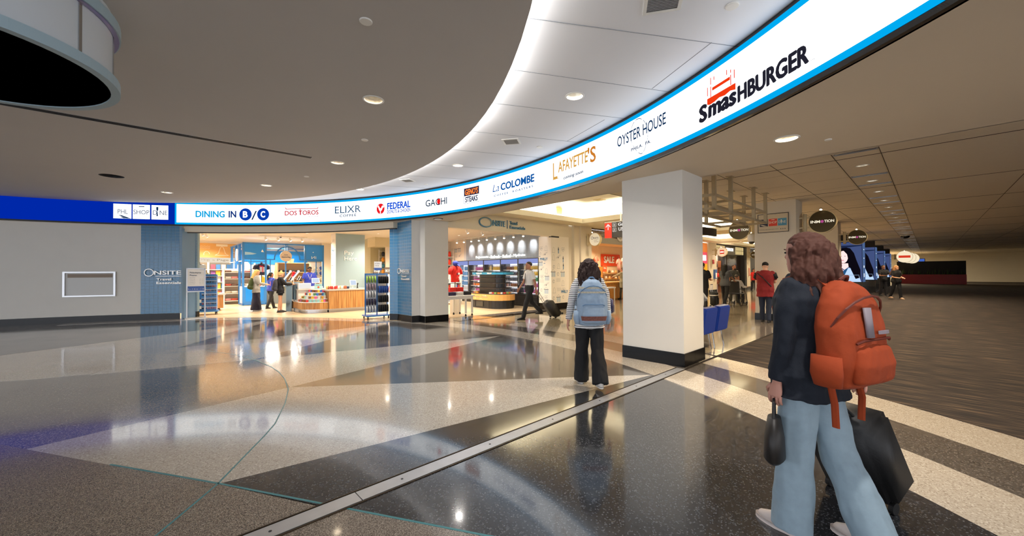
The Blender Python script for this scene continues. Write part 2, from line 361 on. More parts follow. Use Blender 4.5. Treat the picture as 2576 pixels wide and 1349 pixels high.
for p, q in (((-.6, 3.4), (2.39, 4.04)), ((-.5, 4.33), (2.1, 5.06)), ((-1.0, 5.15), (2.0, 6.0)), ((-1.4, 6.2), (1.5, 7.1)), ((-2.0, 7.1), (.79, 8.0)), ((-2.8, 8.1), (0, 8.9)), ((-3.6, 9.0), (-1.0, 9.8)), ((2.06, 3.96), (1.81, 4.96)), ((1.44, 5.97), (1.0, 6.94)), ((-5, 10), (-2.4, 10.7)), ((-.3, 2.4), (2.5, 2.9))):
    struct('ceiling_joint', seam(p, q), sm, uv=False, parent=ring)
# soffit between the screen and the shops
A = [-60 + i * 2 for i in range(101)]
def soff_out(a):
    d = Vector((math.cos(math.radians(a)), math.sin(math.radians(a)))); best = 12.2 if a > 57.5 else 99
    if a <= 57.5:
        # to the line u = 6.62
        k = (6.62 - (RC.x * cu + RC.y * su)) / (d.x * cu + d.y * su) if (d.x * cu + d.y * su) > .01 else 30
        best = min(k, 30) if k > 0 else 30
    return best
ins = [rp(a, RL + .04) for a in A]; ous = [rp(a, soff_out(a)) for a in A]
loop = ins + ous[::-1]
so = MB().flat(loop, [circ(x, y, r) for x, y, r in DLs], 3.0)
soff = struct('ceiling_soffit', so, M['soff'], uv=False)
struct('trim_soffit', MB().box(6.6, -14, 3.0, 6.66, 9.9, 3.9), M['soff'])
# curved wall behind the screen, left
def curved(a0, a1, r, z0, z1, th=.1, step=1.0):
    n = max(2, int(abs(a1 - a0) / step)); A = [a0 + (a1 - a0) * i / n for i in range(n + 1)]
    return MB().prism([rp(a, r) for a in A] + [rp(a, r + th) for a in A[::-1]], z0, z1)
wl = struct('wall_left', curved(107.4, 150, 11.13, .19, 3.0, .12), M['paint'], uv=False)
wt = struct('wall_tiled', curved(102.1, 107.4, 11.12, .19, 3.0, .12), M['grout'], uv=False)
def tile_rows(mb, p0, p1, z0, z1, tw=.113, thh=.0965, cen=None):
    """thin square tiles between two plan points (or two angles on the ring)"""
    nz = int((z1 - z0) / thh)
    if cen:
        a0, a1, r = cen; n = int(round(math.radians(abs(a1 - a0)) * r / tw)); P = [rp(a0 + (a1 - a0) * i / n, r) for i in range(n + 1)]
    else:
        L_ = math.dist(p0, p1); n = max(1, int(round(L_ / tw))); P = [(p0[0] + (p1[0] - p0[0]) * i / n, p0[1] + (p1[1] - p0[1]) * i / n) for i in range(n + 1)]
    for i in range(len(P) - 1):
        a, b_ = Vector(P[i]), Vector(P[i + 1]); d = (b_ - a).normalized(); g = .004; nn = Vector((d.y, -d.x)) * .004
        a2, b2 = a + d * g, b_ - d * g
        for k in range(nz + 1):
            za = z0 + k * thh + g; zb = min(z1, z0 + (k + 1) * thh - g)
            if zb - za < .02: continue
            q = [a2 + nn, b2 + nn, b2, a2]
            mb.add([(p.x, p.y, za) for p in q] + [(p.x, p.y, zb) for p in q], [(0, 1, 5, 4), (4, 5, 6, 7), (1, 2, 6, 5), (3, 0, 4, 7), (0, 3, 2, 1)])
    return mb
def tiles(name, mb, m, parent):
    o = part(name, mb, m, parent); o['kind'] = 'stuff'; return o
tiles('wall_tile', tile_rows(MB(), 0, 0, .2, 3.0, cen=(107.4, 102.1, 11.12)), M['tile'], wt)
def base_tiles(P, parent, z1=.195, L=.37, out=.012):
    for a, b_ in zip(P[:-1], P[1:]):
        a, b_ = Vector(a), Vector(b_); l = (b_ - a).length; n = max(1, round(l / L)); d = (b_ - a) / n; nn = Vector((d.y, -d.x)).normalized() * out
        for i in range(n):
            p = a + d * i + d * .008 * 0 + d.normalized() * .0015; q = a + d * (i + 1) - d.normalized() * .0015
            struct('base_tile', MB().prism([tuple(p + nn), tuple(q + nn), tuple(q - nn), tuple(p - nn)], 0, z1), M['base'], uv=False, parent=parent)
base_tiles([rp(a, 11.125) for a in [150 - i * 1.92 for i in range(26)]], wl)
# shop front corner: tile pier, return and white pier, from the entrance to the second shop
PL = [(5.424, 11.354), (5.58, 11.125), (5.597, 10.30), (5.83, 10.26), (5.83, 9.94), (6.60, 9.90)]
pw = [tuple(W(*p)[:2]) for p in PL]
back = [tuple(W(*p)[:2]) for p in ((6.60, 10.35), (6.1, 10.5), (5.95, 11.3), (5.6, 11.6))]
pier = struct('wall_corner', MB().prism(pw + back, 0, 3.0), M['paint'], uv=False)
tiles('wall_tile', tile_rows(tile_rows(MB(), pw[0], pw[1], .2, 3.0), pw[1], pw[2], .2, 3.0), M['tile'], pier)
tiles('grout', MB().prism([tuple(Vector(pw[0]) + Vector((-.0, -.002))), tuple(Vector(pw[1]) + Vector((0, -.002))), pw[1], pw[0]], .19, 3.0).prism([tuple(Vector(pw[1]) + Vector((-.002, -.001))), tuple(Vector(pw[2]) + Vector((-.002, -.001))), pw[2], pw[1]], .19, 3.0), M['grout'], pier)
base_tiles(pw, pier)
# header above the first shop
hd = struct('wall_header', curved(102.2, 64.6, 11.2, 2.83, 3.1, .35), M['wpaint'], uv=False)
struct('gate_track', curved(102.2, 64.6, 11.3, 2.80, 2.83, .06), M['dark'], uv=False, parent=hd)
# jamb panels at the left side of the entrance
q0 = [rp(102.1, 11.12), rp(101.75, 11.12), rp(101.72, 11.4), rp(102.1, 11.42)]
jb = struct('wall_jamb', MB().prism(q0, .19, 3.0), M['grout'], uv=False)
tiles('wall_tile', tile_rows(MB(), rp(102.1, 11.116), rp(101.76, 11.116), .2, 3.0, .06), mat('pale_blue_tile', '6f8da3', .3), jb)
struct('jamb_panel', MB().prism([rp(101.74, 11.10), rp(101.70, 11.10), rp(101.18, 11.66), rp(101.3, 11.72)], 0, 2.93), mat('grey_blue_door_panel', '6489ad', .35, noise=.04, nscale=2), uv=False, parent=jb)
struct('jamb_panel', MB().prism([rp(101.19, 11.66), rp(100.98, 11.68), rp(100.98, 11.8), rp(101.2, 11.8)], .19, 2.93), mat('pale_blue_tile2', '7f9db0', .3), uv=False, parent=jb)
tiles('wall_tile', tile_rows(MB(), rp(101.19, 11.655), rp(100.98, 11.675), .2, 2.9, .045), _mats['pale_blue_tile'], jb)
struct('base_tile', MB().prism([rp(101.19, 11.65), rp(100.98, 11.67), rp(100.98, 11.8), rp(101.2, 11.8)], 0, .19), M['base'], uv=False, parent=jb)
# big column
colm = struct('column', MB().box(5.91, 2.535, .2, 6.665, 3.565, 3.0), M['paint'])
for x0, y0, x1, y1 in ((5.895, 2.52, 5.915, 3.575), (6.66, 2.52, 6.68, 3.575), (5.915, 3.56, 6.66, 3.575)): struct('base_tile', MB().box(x0, y0, 0, x1, y1, .205), M['base'], parent=colm)
for x0, x1 in ((5.916, 6.28), (6.283, 6.66)): struct('base_tile', MB().box(x0, 2.52, 0, x1, 2.54, .205), M['base'], parent=colm)
# ---------------------------------------------------------------- ceiling fittings
cupm = mat('reflector_cup', 'e8e4da', .22, .85); lampm = screen('lamp_glow', (1, .86, .66), 4.0); lampd = screen('lamp_glow_dim', (1, .93, .84), .9); lampc = screen('lamp_glow_cool', (1, .97, .92), 5.0)
def cup_parts(t, r, glow=lampm):
    part('trim_ring', MB().lathe([(r - .006, 0), (r + .018, -.001), (r + .018, -.006), (r - .004, -.008), (r - .006, 0)], 24, caps=False), M['white'], t, True)
    pr = MB()
    N_ = 24
    pr.rings([[(rad * (1 + .03 * (i % 2)) * math.cos(2 * PI * i / N_), rad * (1 + .03 * (i % 2)) * math.sin(2 * PI * i / N_), z) for i in range(N_)] for rad, z in ((r, 0), (r * .93, .05), (r * .75, .11))], False)
    part('reflector', pr, cupm, t)
    part('lamp_bulb', MB().lathe([(r * .76, .112), (r * .3, .108)], 20), glow, t)
def downlight(x, y, z, r, label, xy=True, glow=lampm, group='recessed downlights', power=0, col=WARM):
    t = thing('downlight', label, 'downlight', x, y, z, xy=xy, group=group); cup_parts(t, r, glow)
    if power:
        p = Vector((x, y, z)) if xy else W(x, y, z); lamp('SPOT', 'downlight_lamp', p + Vector((0, 0, .06)), power, col, .07, spot=2.2)
    return t
for (x, y, r), lb, pw_ in zip(DLd, ('large round downlight nearest the curved edge of the brown ceiling', 'round downlight just past the end of the ceiling slot vent', 'round downlight above the white dining lettering on the brown ceiling', 'round downlight above the blue end of the curved screen', 'round downlight in the brown ceiling behind the slot vent', 'round downlight deep in the brown ceiling by the pendant'), (24, 24, 24, 24, 24, 24)):
    downlight(x, y, 3.68, r, lb, power=pw_, glow=lampd)
for (x, y, r), lb in zip(DLr, ('round downlight in the white ceiling above the oyster lettering', 'bright round downlight in the white ceiling above the steaks logo', 'small bright downlight at the brown ceiling edge', 'round downlight in the white ceiling near the top edge')):
    downlight(x, y, 3.80, r, lb, glow=lampc, power=70, col=(1, .95, .9))
downlight(3.22, 4.53, 3.0, .115, 'oval-looking downlight in the soffit right of the big column', power=110)
def button(x, y, z, r, label, xy=True):
    o = part('ceiling_detector', MB().lathe([(r, 0), (r, -.008), (r * .93, -.012), (r * .2, -.013)], 20), M['white']); o.location = (x, y, z) if xy else W(x, y, z)
    return tag(o, label, 'detector', 'ceiling detectors')
for x, y, z, lb in ((-1.28, 3.41, 3.68, 'round white cover plate high on the brown ceiling'), (-2.45, 6.47, 3.68, 'small round plate on the brown ceiling between two downlights'), (-4.71, 8.9, 3.68, 'small round plate on the brown ceiling near its far edge'), (1.96, 3.41, 3.8, 'round white plate on the white ceiling near the top edge'), (.53, 7.26, 3.8, 'small plate on the white ceiling beside the square grille'), (-2.27, 10.29, 3.8, 'tiny plate on the white ceiling above the red chicken logo'), (3.74, 4.57, 3.0, 'small round plate on the soffit beside the downlight')):
    button(x, y, z, .055 if z != 3.0 else .035, lb)
t = thing('smoke_detector', 'white smoke detector under the soffit above the white pier', 'detector', -2.1, 11.08, 3.0, xy=True)
part('dome', MB().lathe([(.11, 0), (.11, -.02), (.085, -.035), (.03, -.05)], 20), M['white'], t, True); part('base_ring', MB().lathe([(.135, 0), (.135, -.012), (.11, -.014)], 20), M['dark'], t)
def grille(x, y, z, s, rot, label, xy=True):
    t = thing('ceiling_vent', label, 'vent', x, y, z, rot, xy=xy, group='square ceiling grilles')
    part('frame', MB().box(-s, -s, -.012, s, -s + .03, 0).box(-s, s - .03, -.012, s, s, 0).box(-s, -s + .03, -.012, -s + .03, s - .03, 0).box(s - .03, -s + .03, -.012, s, s - .03, 0), M['white'], t)
    g = MB(); n = 12
    for i in range(n): g.cb(0, -s + .04 + (2 * s - .08) * (i + .5) / n, -.006, 2 * s - .06, .012, .008, Matrix.Rotation(.6, 3, 'X'))
    part('louvre', g, M['alu'], t); part('backing', MB().box(-s + .03, -s + .03, -.002, s - .03, s - .03, -.001), M['dark'], t)
grille(1.32, 3.33, 3.8, .16, -.25, 'large square grille in the white ceiling at the top edge')
grille(0, 6.94, 3.8, .15, -.2, 'square grille in the white ceiling above the gold lettering')
grille(-2.64, 9.84, 3.8, .15, -.3, 'faint square grille in the white ceiling above the sushi logo')
# slot diffuser in the brown ceiling
d_ = Vector((-3.84 + 5.88, 7.46 - 5.67, 0)); ang = math.atan2(d_.y, d_.x); L_ = d_.length
t = thing('slot_diffuser', 'long black slotted air diffuser crossing the brown ceiling', 'vent', -3.84, 7.46, 3.68, ang, xy=True)
part('frame', MB().box(-L_ - 3.5, -.075, -.004, 0, -.066, .0).box(-L_ - 3.5, .066, -.004, 0, .075, 0).box(-.01, -.066, -.004, 0, .066, 0), M['alu'], t)
for i in range(5): part('slot', MB().box(-L_ - 3.5, -.066 + i * .0264 + .004, -.003, -.01, -.066 + i * .0264 + .020, -.001), M['blackm'], t)
# black speaker hole
t = thing('ceiling_recess', 'round dark recess in the brown ceiling at the left edge', 'recess', -9.05, 8.77, 3.68, xy=True)
part('recess_wall', MB().lathe([(.21, 0), (.21, .11)], 24, caps=False), M['dark'], t); part('recess_back', MB().lathe([(.21, .11), (.02, .11)], 24), M['blackm'], t)
# pendant at the far left
t = thing('pendant_fitting', 'big round white drum with pale blue rings hanging at the top left edge', 'hanging fitting', -4.15, 2.76, 3.68, xy=True)
pbl = mat('pale_blue_enamel', '9db3bd', .35)
part('drum_body', MB().rings([[(.915 * math.cos(2 * PI * i / 64), .915 * math.sin(2 * PI * i / 64), z) for i in range(64)] for z in (-.57, 0)], False), mat('pearl_white', 'dfe6ec', .25, .3), t, True)
for i in range(12): part('seam_strip', MB().box(.913, -.012, -.57, .922, .012, -.09), M['chrome'], t).rotation_euler = (0, 0, 2 * PI * i / 12 + .16)
def ringm(r0, r1, z0, z1, n=64): return MB().rings([[(r * math.cos(2 * PI * i / n), r * math.sin(2 * PI * i / n), z) for i in range(n)] for r, z in ((r0, z0), (r1, z0), (r1, z1), (r0, z1), (r0, z0))], False)
part('lower_ring', ringm(.90, .96, -.65, -.57), pbl, t, label='pale blue lower ring'); part('upper_ring', ringm(.917, .96, -.17, -.08), pbl, t, label='pale blue upper ring')
part('lilac_soffit', ringm(.918, .95, -.178, -.171), mat('lilac_metal', '8a83ad', .3, .6), t, label='lilac underside of the upper ring'); part('dark_underside', MB().lathe([(.90, -.64), (.02, -.64)], 48), mat('drum_underside', '6e6965', .8), t)
# hidden cove strips above the disc edge
for a in range(-30, 88, 8):
    p = rp(a, DR - .22, DC)
    lamp('AREA', 'cove_strip', (p[0], p[1], 3.712), 20.0, (1.0, .96, .90), 1.5, .05, (PI, 0, math.radians(a) + PI / 2))
# ================================================================ the curved LED screen
ZB, ZT = 3.045, 3.755
S_W = screen('screen_white', (.95, .975, 1.0), 1.9); S_B = screen('screen_sky_blue', '00a3e6', 1.12); S_D = screen('screen_deep_blue', '0028a8', 1.0)
def ink(c, s=1.0): return screen('ink_' + c, c, s)
led = thing('led_screen', 'huge curved white screen with a sky blue border and restaurant logos under the ceiling', 'screen', RC.x, RC.y, 0, xy=True)
led['label'] = 'huge curved led screen with sky blue border and rows of restaurant logos'
def band(a0, a1, z0, z1, r, step=.5, th=.0):
    n = max(1, int(abs(a1 - a0) / step)); mb = MB(); vs = []
    for i in range(n + 1):
        a = math.radians(a0 + (a1 - a0) * i / n); c, s = math.cos(a), math.sin(a)
        vs += [(r * c, r * s, z0), (r * c, r * s, z1)]
        if th: vs += [((r + th) * c, (r + th) * s, z0), ((r + th) * c, (r + th) * s, z1)]
    k = 4 if th else 2; fs = []
    for i in range(n):
        b = i * k
        fs.append((b, b + 1, b + k + 1, b + k))
        if th: fs += [(b + 2, b + k + 2, b + k + 3, b + 3), (b, b + k, b + k + 2, b + 2), (b + 1, b + 3, b + k + 3, b + k + 1)]
    if th: fs += [(0, 2, 3, 1), (n * k, n * k + 1, n * k + 3, n * k + 2)]
    return mb.add(vs, fs)
A0, A1, AB = 150, -40, 102.41
part('housing', band(A0, A1, 3.0, 3.797, RL, .5, .06), M['black'], led)
part('screen_panel', band(AB - .25, A1, ZB + .06, ZT - .06, RL - .003), S_W, led, label='white screen surface')
for z0, z1 in ((ZB, ZB + .06), (ZT - .06, ZT)): part('border_strip', band(AB, A1, z0, z1, RL - .003), S_B, led, label='sky blue border strip')
part('border_strip', band(AB, AB - .25, ZB + .06, ZT - .06, RL - .003), S_B, led, label='sky blue end strip')
part('blue_panel', band(A0, AB, ZB, ZT, RL - .003), S_D, led, label='deep blue title panel')
def lm(x, y, l):      # x is the angle along the ring in degrees, falling to the right
    a = math.radians(x); r = RL - .008 - l; return (r * math.cos(a), r * math.sin(a), y)
NV, BL = ink('0b2c52'), ink('0b3fae')
def T(name, s, x0, x1, z0, z1, m, **kw): return text(name, s, x0, x1, z0, z1, m, led, lm, **kw)
for x0, x1 in ((110.6, 108.31), (108.14, 105.86), (105.65, 103.33)):
    part('title_square', band(x0, x1, 3.185, 3.635, RL - .006), S_W, led)
T('title_word', 'PHL', 110.05, 108.75, 3.33, 3.47, NV); T('title_word', 'SHOP', 108.05, 105.95, 3.33, 3.47, NV); T('title_word', 'D NE', 105.45, 103.45, 3.33, 3.47, NV)
shape('plane_wing', [(110.0, 3.29), (109.6, 3.29), (108.35, 3.19), (108.9, 3.19), (109.5, 3.245)], NV, led, lm); shape('plane_wing', [(109.85, 3.25), (109.5, 3.24), (108.9, 3.19), (109.3, 3.19)], NV, led, lm)
part('bag_handle', band(107.35, 106.6, 3.565, 3.59, RL - .009), NV, led)
shape('fork', [(104.88, 3.28), (104.98, 3.30), (104.9, 3.44), (105.0, 3.5), (105.0, 3.58), (104.72, 3.58), (104.72, 3.5), (104.82, 3.44), (104.76, 3.30)], NV, led, lm)
T('logo_word', 'DINING', 99.35, 94.81, 3.28, 3.495, ink('0ba4e0'), bold=.035); T('logo_word', 'IN', 94.2, 92.95, 3.28, 3.5, ink('12337c'), bold=.035)
dR = math.degrees(.2 / RL)
for cx_, ch in ((91.42, 'B'), (88.42, 'C')):
    shape('logo_disc', arcpts(cx_, 3.385, dR, .2), BL, led, lm); T('logo_word', ch, cx_ + .42, cx_ - .38, 3.28, 3.49, S_W, bold=.04).location = (0, 0, 0)
for o in [o for o in bpy.data.objects if o.name.startswith('logo_disc')]: pass
strokes('logo_slash', [[(90.3, 3.21), (89.62, 3.5)]], .035, NV, led, lambda x, y, l: lm(x, y, l))
def fixslash():
    mb = MB(); mb.add([lm(90.45, 3.21, 0), lm(90.2, 3.21, 0), lm(89.5, 3.5, 0), lm(89.75, 3.5, 0)], [(0, 1, 2, 3)]); return mb
_o = [o for o in bpy.data.objects if o.name.startswith('logo_slash')][0]; _o.data = fixslash().mesh('logo_slash', NV)
for o in [o for o in bpy.data.objects if o.name.startswith('logo_word')][-2:]: o.scale = (.9994, .9994, 1)
RD = ink('c8202f')
T('logo_word', 'DOS TOROS', 84.59, 78.35, 3.335, 3.485, RD, bold=.022)
_h = MB(); _h.add([lm(84.59, 3.60, 0), lm(84.5, 3.60, 0), lm(84.3, 3.555, 0), lm(78.6, 3.54, 0), lm(78.45, 3.585, 0), lm(78.35, 3.585, 0), lm(78.5, 3.52, 0), lm(84.4, 3.535, 0)], [(0, 1, 2, 7), (7, 2, 3, 6), (6, 3, 4, 5)]); part('logo_horns', _h, RD, led)
_h = MB(); _h.add([lm(81.85, 3.53, 0), lm(81.7, 3.53, 0), lm(81.7, 3.34, 0), lm(81.85, 3.34, 0)], [(0, 1, 2, 3)]); part('logo_stem', _h, RD, led)
T('logo_word', 'TAQUERIA', 80.5, 78.35, 3.255, 3.30, ink('b98fa0'), space=1.2, bold=.02)
EN = ink('1f4a6d'); T('logo_word', 'ELIXR', 75.2, 70.11, 3.345, 3.557, EN); T('logo_word', 'COFFEE', 74.27, 71.02, 3.22, 3.30, EN, space=1.25, bold=.03)
for a_, b_, z_ in ((75.25, 74.85, 3.345), (75.25, 74.85, 3.55), (74.35, 73.95, 3.345), (74.35, 73.95, 3.55), (73.35, 72.95, 3.345), (73.35, 72.95, 3.55), (72.9, 72.5, 3.345), (71.95, 71.6, 3.345), (72.75, 72.4, 3.55), (71.2, 70.85, 3.345)): part('serif', band(a_, b_, z_, z_ + .012, RL - .009), EN, led)
FR = ink('ee1c25'); shape('logo_disc', arcpts(66.12, 3.39, .80, .158), FR, led, lm)
shape('chicken_mark', [(66.6, 3.49), (66.5, 3.50), (66.4, 3.46), (66.2, 3.40), (66.0, 3.41), (65.85, 3.47), (65.6, 3.49), (65.42, 3.45), (65.5, 3.42), (65.7, 3.42), (65.75, 3.38), (65.95, 3.33), (66.1, 3.31), (66.08, 3.27), (65.95, 3.25), (66.3, 3.25), (66.2, 3.28), (66.22, 3.31), (66.42, 3.36), (66.55, 3.43), (66.72, 3.45)], S_W, led, lambda x, y, l: tuple(Vector(lm(x, y, .003))))
T('logo_word', 'FEDERAL', 64.78, 60.04, 3.345, 3.547, ink('0f4fd6'), bold=.04); T('logo_word', 'DONUTS & CHICKEN', 64.78, 60.04, 3.225, 3.33, ink('1548b5'), bold=.025)
GN = ink('26384d'); T('logo_word', 'GACHI', 56.96, 52.6, 3.297, 3.484, GN, bold=.012); shape('logo_disc', arcpts(54.27, 3.395, .34, .072), ink('f01a1a'), led, lambda x, y, l: lm(x, y, .003)); T('logo_word', 'SUSHI & NOODLES', 55.96, 52.6, 3.2, 3.262, ink('7f8fa0'), bold=-.01)
for a_ in (54.75, 54.55): _h = MB(); _h.add([lm(a_, 3.56, 0), lm(a_ - .05, 3.56, 0), lm(a_ - .3, 3.46, 0), lm(a_ - .25, 3.46, 0)], [(0, 1, 2, 3)]); part('chopstick', _h, GN, led)
part('logo_box', band(49.23, 46.23, 3.215, 3.61, RL - .005), ink('8a94a8'), led); part('logo_box', band(49.15, 46.3, 3.225, 3.41, RL - .0065), S_W, led); part('logo_box', band(49.15, 46.3, 3.41, 3.60, RL - .0065), ink('2a2140'), led)
T('logo_word', "GENO'S", 49.0, 46.45, 3.43, 3.585, ink('ff8a3c'), bold=.05, shear=.1); T('logo_word', 'STEAKS', 48.95, 46.5, 3.245, 3.39, ink('1e2548'), bold=.045); T('logo_word', 'PHILADELPHIA ORIGINAL', 49.1, 46.4, 3.165, 3.19, ink('c3c8d4'))
LB = ink('0f5aa6'); T('logo_word', 'La', 43.64, 42.4, 3.36, 3.53, LB, shear=.25); T('logo_word', 'COLOMBE', 42.12, 36.04, 3.352, 3.526, LB, bold=.045); T('logo_word', 'COFFEE  ROASTERS', 43.36, 36.28, 3.242, 3.29, ink('2f5f92'), space=1.6, bold=.035)
GD = ink('d9a24a'); T('logo_word', 'L', 32.92, 32.2, 3.275, 3.593, GD); T('logo_word', 'AFAYETTE', 32.08, 27.6, 3.37, 3.58, GD, bold=.02); T('logo_word', "'S", 27.6, 26.46, 3.33, 3.61, ink('d07f2c'), bold=.02); T('logo_word', 'coming soon', 31.25, 28.28, 3.19, 3.265, ink('3a4b63'), shear=.2, bold=.025)
part('logo_curl', band(32.95, 32.0, 3.262, 3.275, RL - .009), GD, led)
ON = ink('17365c'); T('logo_word', 'OYSTER HOUSE', 23.64, 18.17, 3.395, 3.558, ON, bold=.012); T('logo_word', 'PHILA.  PA.', 21.93, 19.73, 3.24, 3.287, ON, bold=.02, space=1.1)
_sh = [(21.0 + 1.0 * math.cos(math.radians(a)) * (1 - .35 * math.sin(math.radians(a)) * -1 if math.sin(math.radians(a)) < 0 else 1) , 3.41 + .27 * math.sin(math.radians(a))) for a in range(0, 361, 10)]
mb = MB(); Lq = []
for i, (x, y) in enumerate(_sh):
    k = 1 - .035; x = 21.0 + (x - 21.0) - .25 * (y - 3.41) / .27 * -1; Lq.append((x, y))
for i in range(len(Lq) - 1):
    if i % 9 in (3, 7): continue
    a, b_ = Lq[i], Lq[i + 1]; f = lambda p, k: lm(21 + (p[0] - 21) * k, 3.41 + (p[1] - 3.41) * k, 0)
    mb.add([f(a, 1), f(b_, 1), f(b_, .96), f(a, .96)], [(0, 1, 2, 3)])
part('shell_outline', mb, ink('3d5876'), led)
SB = ink('23232f'); T('logo_word', 'S', 15.14, 14.45, 3.172, 3.375, SB, bold=.06); T('logo_word', 'mas', 14.4, 12.27, 3.18, 3.325, SB, bold=.06, shear=.05); T('logo_word', 'HBURGER', 12.2, 8.05, 3.178, 3.355, SB, bold=.055); T('logo_word', 'TM', 7.99, 7.82, 3.172, 3.188, SB)
RO = ink('f23b12'); shape('burger_bun', [(14.46, 3.345), (14.46, 3.41), (12.33, 3.405), (12.33, 3.335), (12.7, 3.355), (13.1, 3.34), (13.5, 3.352), (13.9, 3.335), (14.25, 3.33)], RO, led, lm); part('burger_line', band(14.05, 12.71, 3.472, 3.507, RL - .009), RO, led)
for a_, z0, z1 in ((14.42, 3.44, 3.54), (14.16, 3.41, 3.53), (14.16, 3.55, 3.63), (13.9, 3.58, 3.62), (12.95, 3.545, 3.60), (12.66, 3.41, 3.52), (12.66, 3.54, 3.575), (12.4, 3.46, 3.55)): part('burger_line', band(a_ + .03, a_ - .03, z0, z1, RL - .009), RO, led)
# ================================================================ first shop (behind the curved opening)
CW = mat('shop_cream_paint', 'efe3cf', .7); OLV = mat('olive_paint', 'b0a681', .7); WHT = mat('clean_white', 'f2efe9', .5); WHM = mat('warm_white_shelf', 'efe6d6', .5)
GLD = mat('golden_mural', 'dca65c', .6); PAPER = mat('paper', 'f3f1ec', .6)
FM = lambda u, v, z: plane_map((u, v, z), (1, 0, 0), (0, 0, 1), (0, -1, 0))         # print on a face looking to -v
FMu = lambda u, v, z: plane_map((u, v, z), (0, -1, 0), (0, 0, 1), (-1, 0, 0))       # print on a face looking to -u (x grows to -v)
_front = [ruv(a, 11.5) for a in range(104, 62, -2)]
cs = struct('ceiling_shop', MB().flat([ruv(106.5, 11.45)] + _front + [(6.3, 10.3), (12.45, 10.3), (12.45, 27), (-.3, 27)], [], 3.2), mat('shop_ceiling_paint', 'e9dcc8', .8))
wb = struct('wall_shop_back', MB().box(-.25, 26.0, 0, 9.9, 26.1, 3.2), CW)
struct('wall_shop_left', MB().box(-.25, 17.45, 0, -.15, 26, 3.2), CW)
wsr = struct('wall_shop_right', MB().box(9.0, 24.0, 0, 9.1, 26, 3.2).box(7.3, 23.9, 0, 9.1, 24.0, 3.2), CW)
struct('wall_olive', MB().box(8.2, 19.2, 0, 10.7, 19.3, 3.2).box(8.15, 19.2, 0, 8.2, 24, 3.2), OLV)
struct('trim_bulkhead', MB().box(8.0, 18.3, 2.75, 11.5, 19.2, 3.2), mat('khaki_bulkhead', 'cfc19a', .7))
def shop_light(u, v, z=3.2, p=30, col=(1, .88, .72), lab='small round shop ceiling downlight', grp='shop ceiling downlights', r=.06, sp=2.6):
    t = thing('ceiling_light', lab, 'ceiling light', u, v, z, group=grp)
    part('trim_ring', MB().lathe([(r, 0), (r + .015, 0), (r + .013, -.006), (r, -.008)], 14, caps=False), WHT, t); part('lamp_bulb', MB().lathe([(r, -.002), (.002, -.002)], 14), lampm, t)
    lamp('SPOT', 'shop_lamp', W(u, v, z - .03), p, col, .06, spot=sp); return t
for u_, v_ in ((1.0, 17.9), (2.6, 16.3), (4.4, 15.2), (6.4, 13.6), (1.2, 20.2), (3.0, 19.0), (5.0, 18.4), (7.4, 16.6), (2.0, 22.6), (4.4, 22.6), (6.2, 21.8), (2.0, 24.8), (5.2, 24.9), (7.8, 21.4), (.4, 22.0), (0.4, 24.6)):
    shop_light(u_, v_, p=120, lab='small round downlight in the cream ceiling of the blue-framed shop', grp='downlights of the left shop')
mural = struct('mural_band', MB().box(.2, 25.97, 2.32, 3.55, 26.0, 3.08), GLD, parent=wb)
f = FM(0, 25.97, 0); cr = mat('cream_print', 'f7e6c4', .7)
strokes('mural_line', [[(2.55, 2.45), (2.7, 2.55), (2.78, 2.85), (2.85, 2.93), (2.92, 2.85), (3.0, 2.55), (3.15, 2.45), (2.55, 2.45)], arcpts(1.55, 2.6, .15, .13, n=16), arcpts(1.75, 2.6, .15, .13, n=16), arcpts(3.38, 2.75, .13, .12, n=16), [(.3, 2.5), (1.0, 2.9), (1.25, 2.7)], arcpts(2.2, 2.5, .12, .15, 0, 200, 10)], .028, cr, wb, f)
shape('mural_shape', [(2.6, 2.93), (3.1, 2.93), (3.1, 3.05), (2.6, 3.05)], cr, wb, f)
for k in range(3): strokes('mural_line', [[(1.75 + i * .06, 2.80 + k * .06 + .012 * (-1) ** i) for i in range(11)]], .014, cr, wb, f)
# magazine wall
ms = thing('magazine_shelf', 'tall white magazine wall lit by a lightbox reading flip a page', 'shelf', 0, 25.6, 0)
part('side_panel', MB().box(.25, 0, 0, .3, .38, 2.3), WHM, ms); part('side_panel', MB().box(3.6, 0, 0, 3.65, .38, 2.3), WHM, ms); part('divider', MB().box(2.2, 0, 0, 2.28, .38, 2.05), WHM, ms)
part('lightbox', MB().box(.25, .05, 2.06, 3.65, .38, 2.31), screen('warm_lightbox', (1, .88, .70), .85), ms); text('sign_word', 'Flip a Page', 1.95, 3.1, 2.11, 2.25, mat('grey_letter', '5b564e', .5), ms, FM(0, .05, 0))
for z_ in (.25, .65, 1.0, 1.32, 1.66): part('shelf', MB().box(.3, .04, z_, 3.6, .38, z_ + .03), WHM, ms)
part('back_panel', MB().box(.3, .34, 0, 3.6, .38, 2.06), WHM, ms)
magc = ['e4572e', 'f3c13a', 'd8d2c6', '3a6ea5', 'c8445a', 'efe9dd', '6b8f5a', 'f08a3c', '7a4a86', 'e8b7b0']
magm = [mat('cover_' + c, c, .5) for c in magc]
mg = MB().cb(0, 0, .13, .19, .02, .26, Matrix.Rotation(-.12, 3, 'X')); mgmesh = [mg.mesh('magazine', m) for m in magm]
rn = ['lowest', 'second lowest', 'middle', 'second highest', 'top']
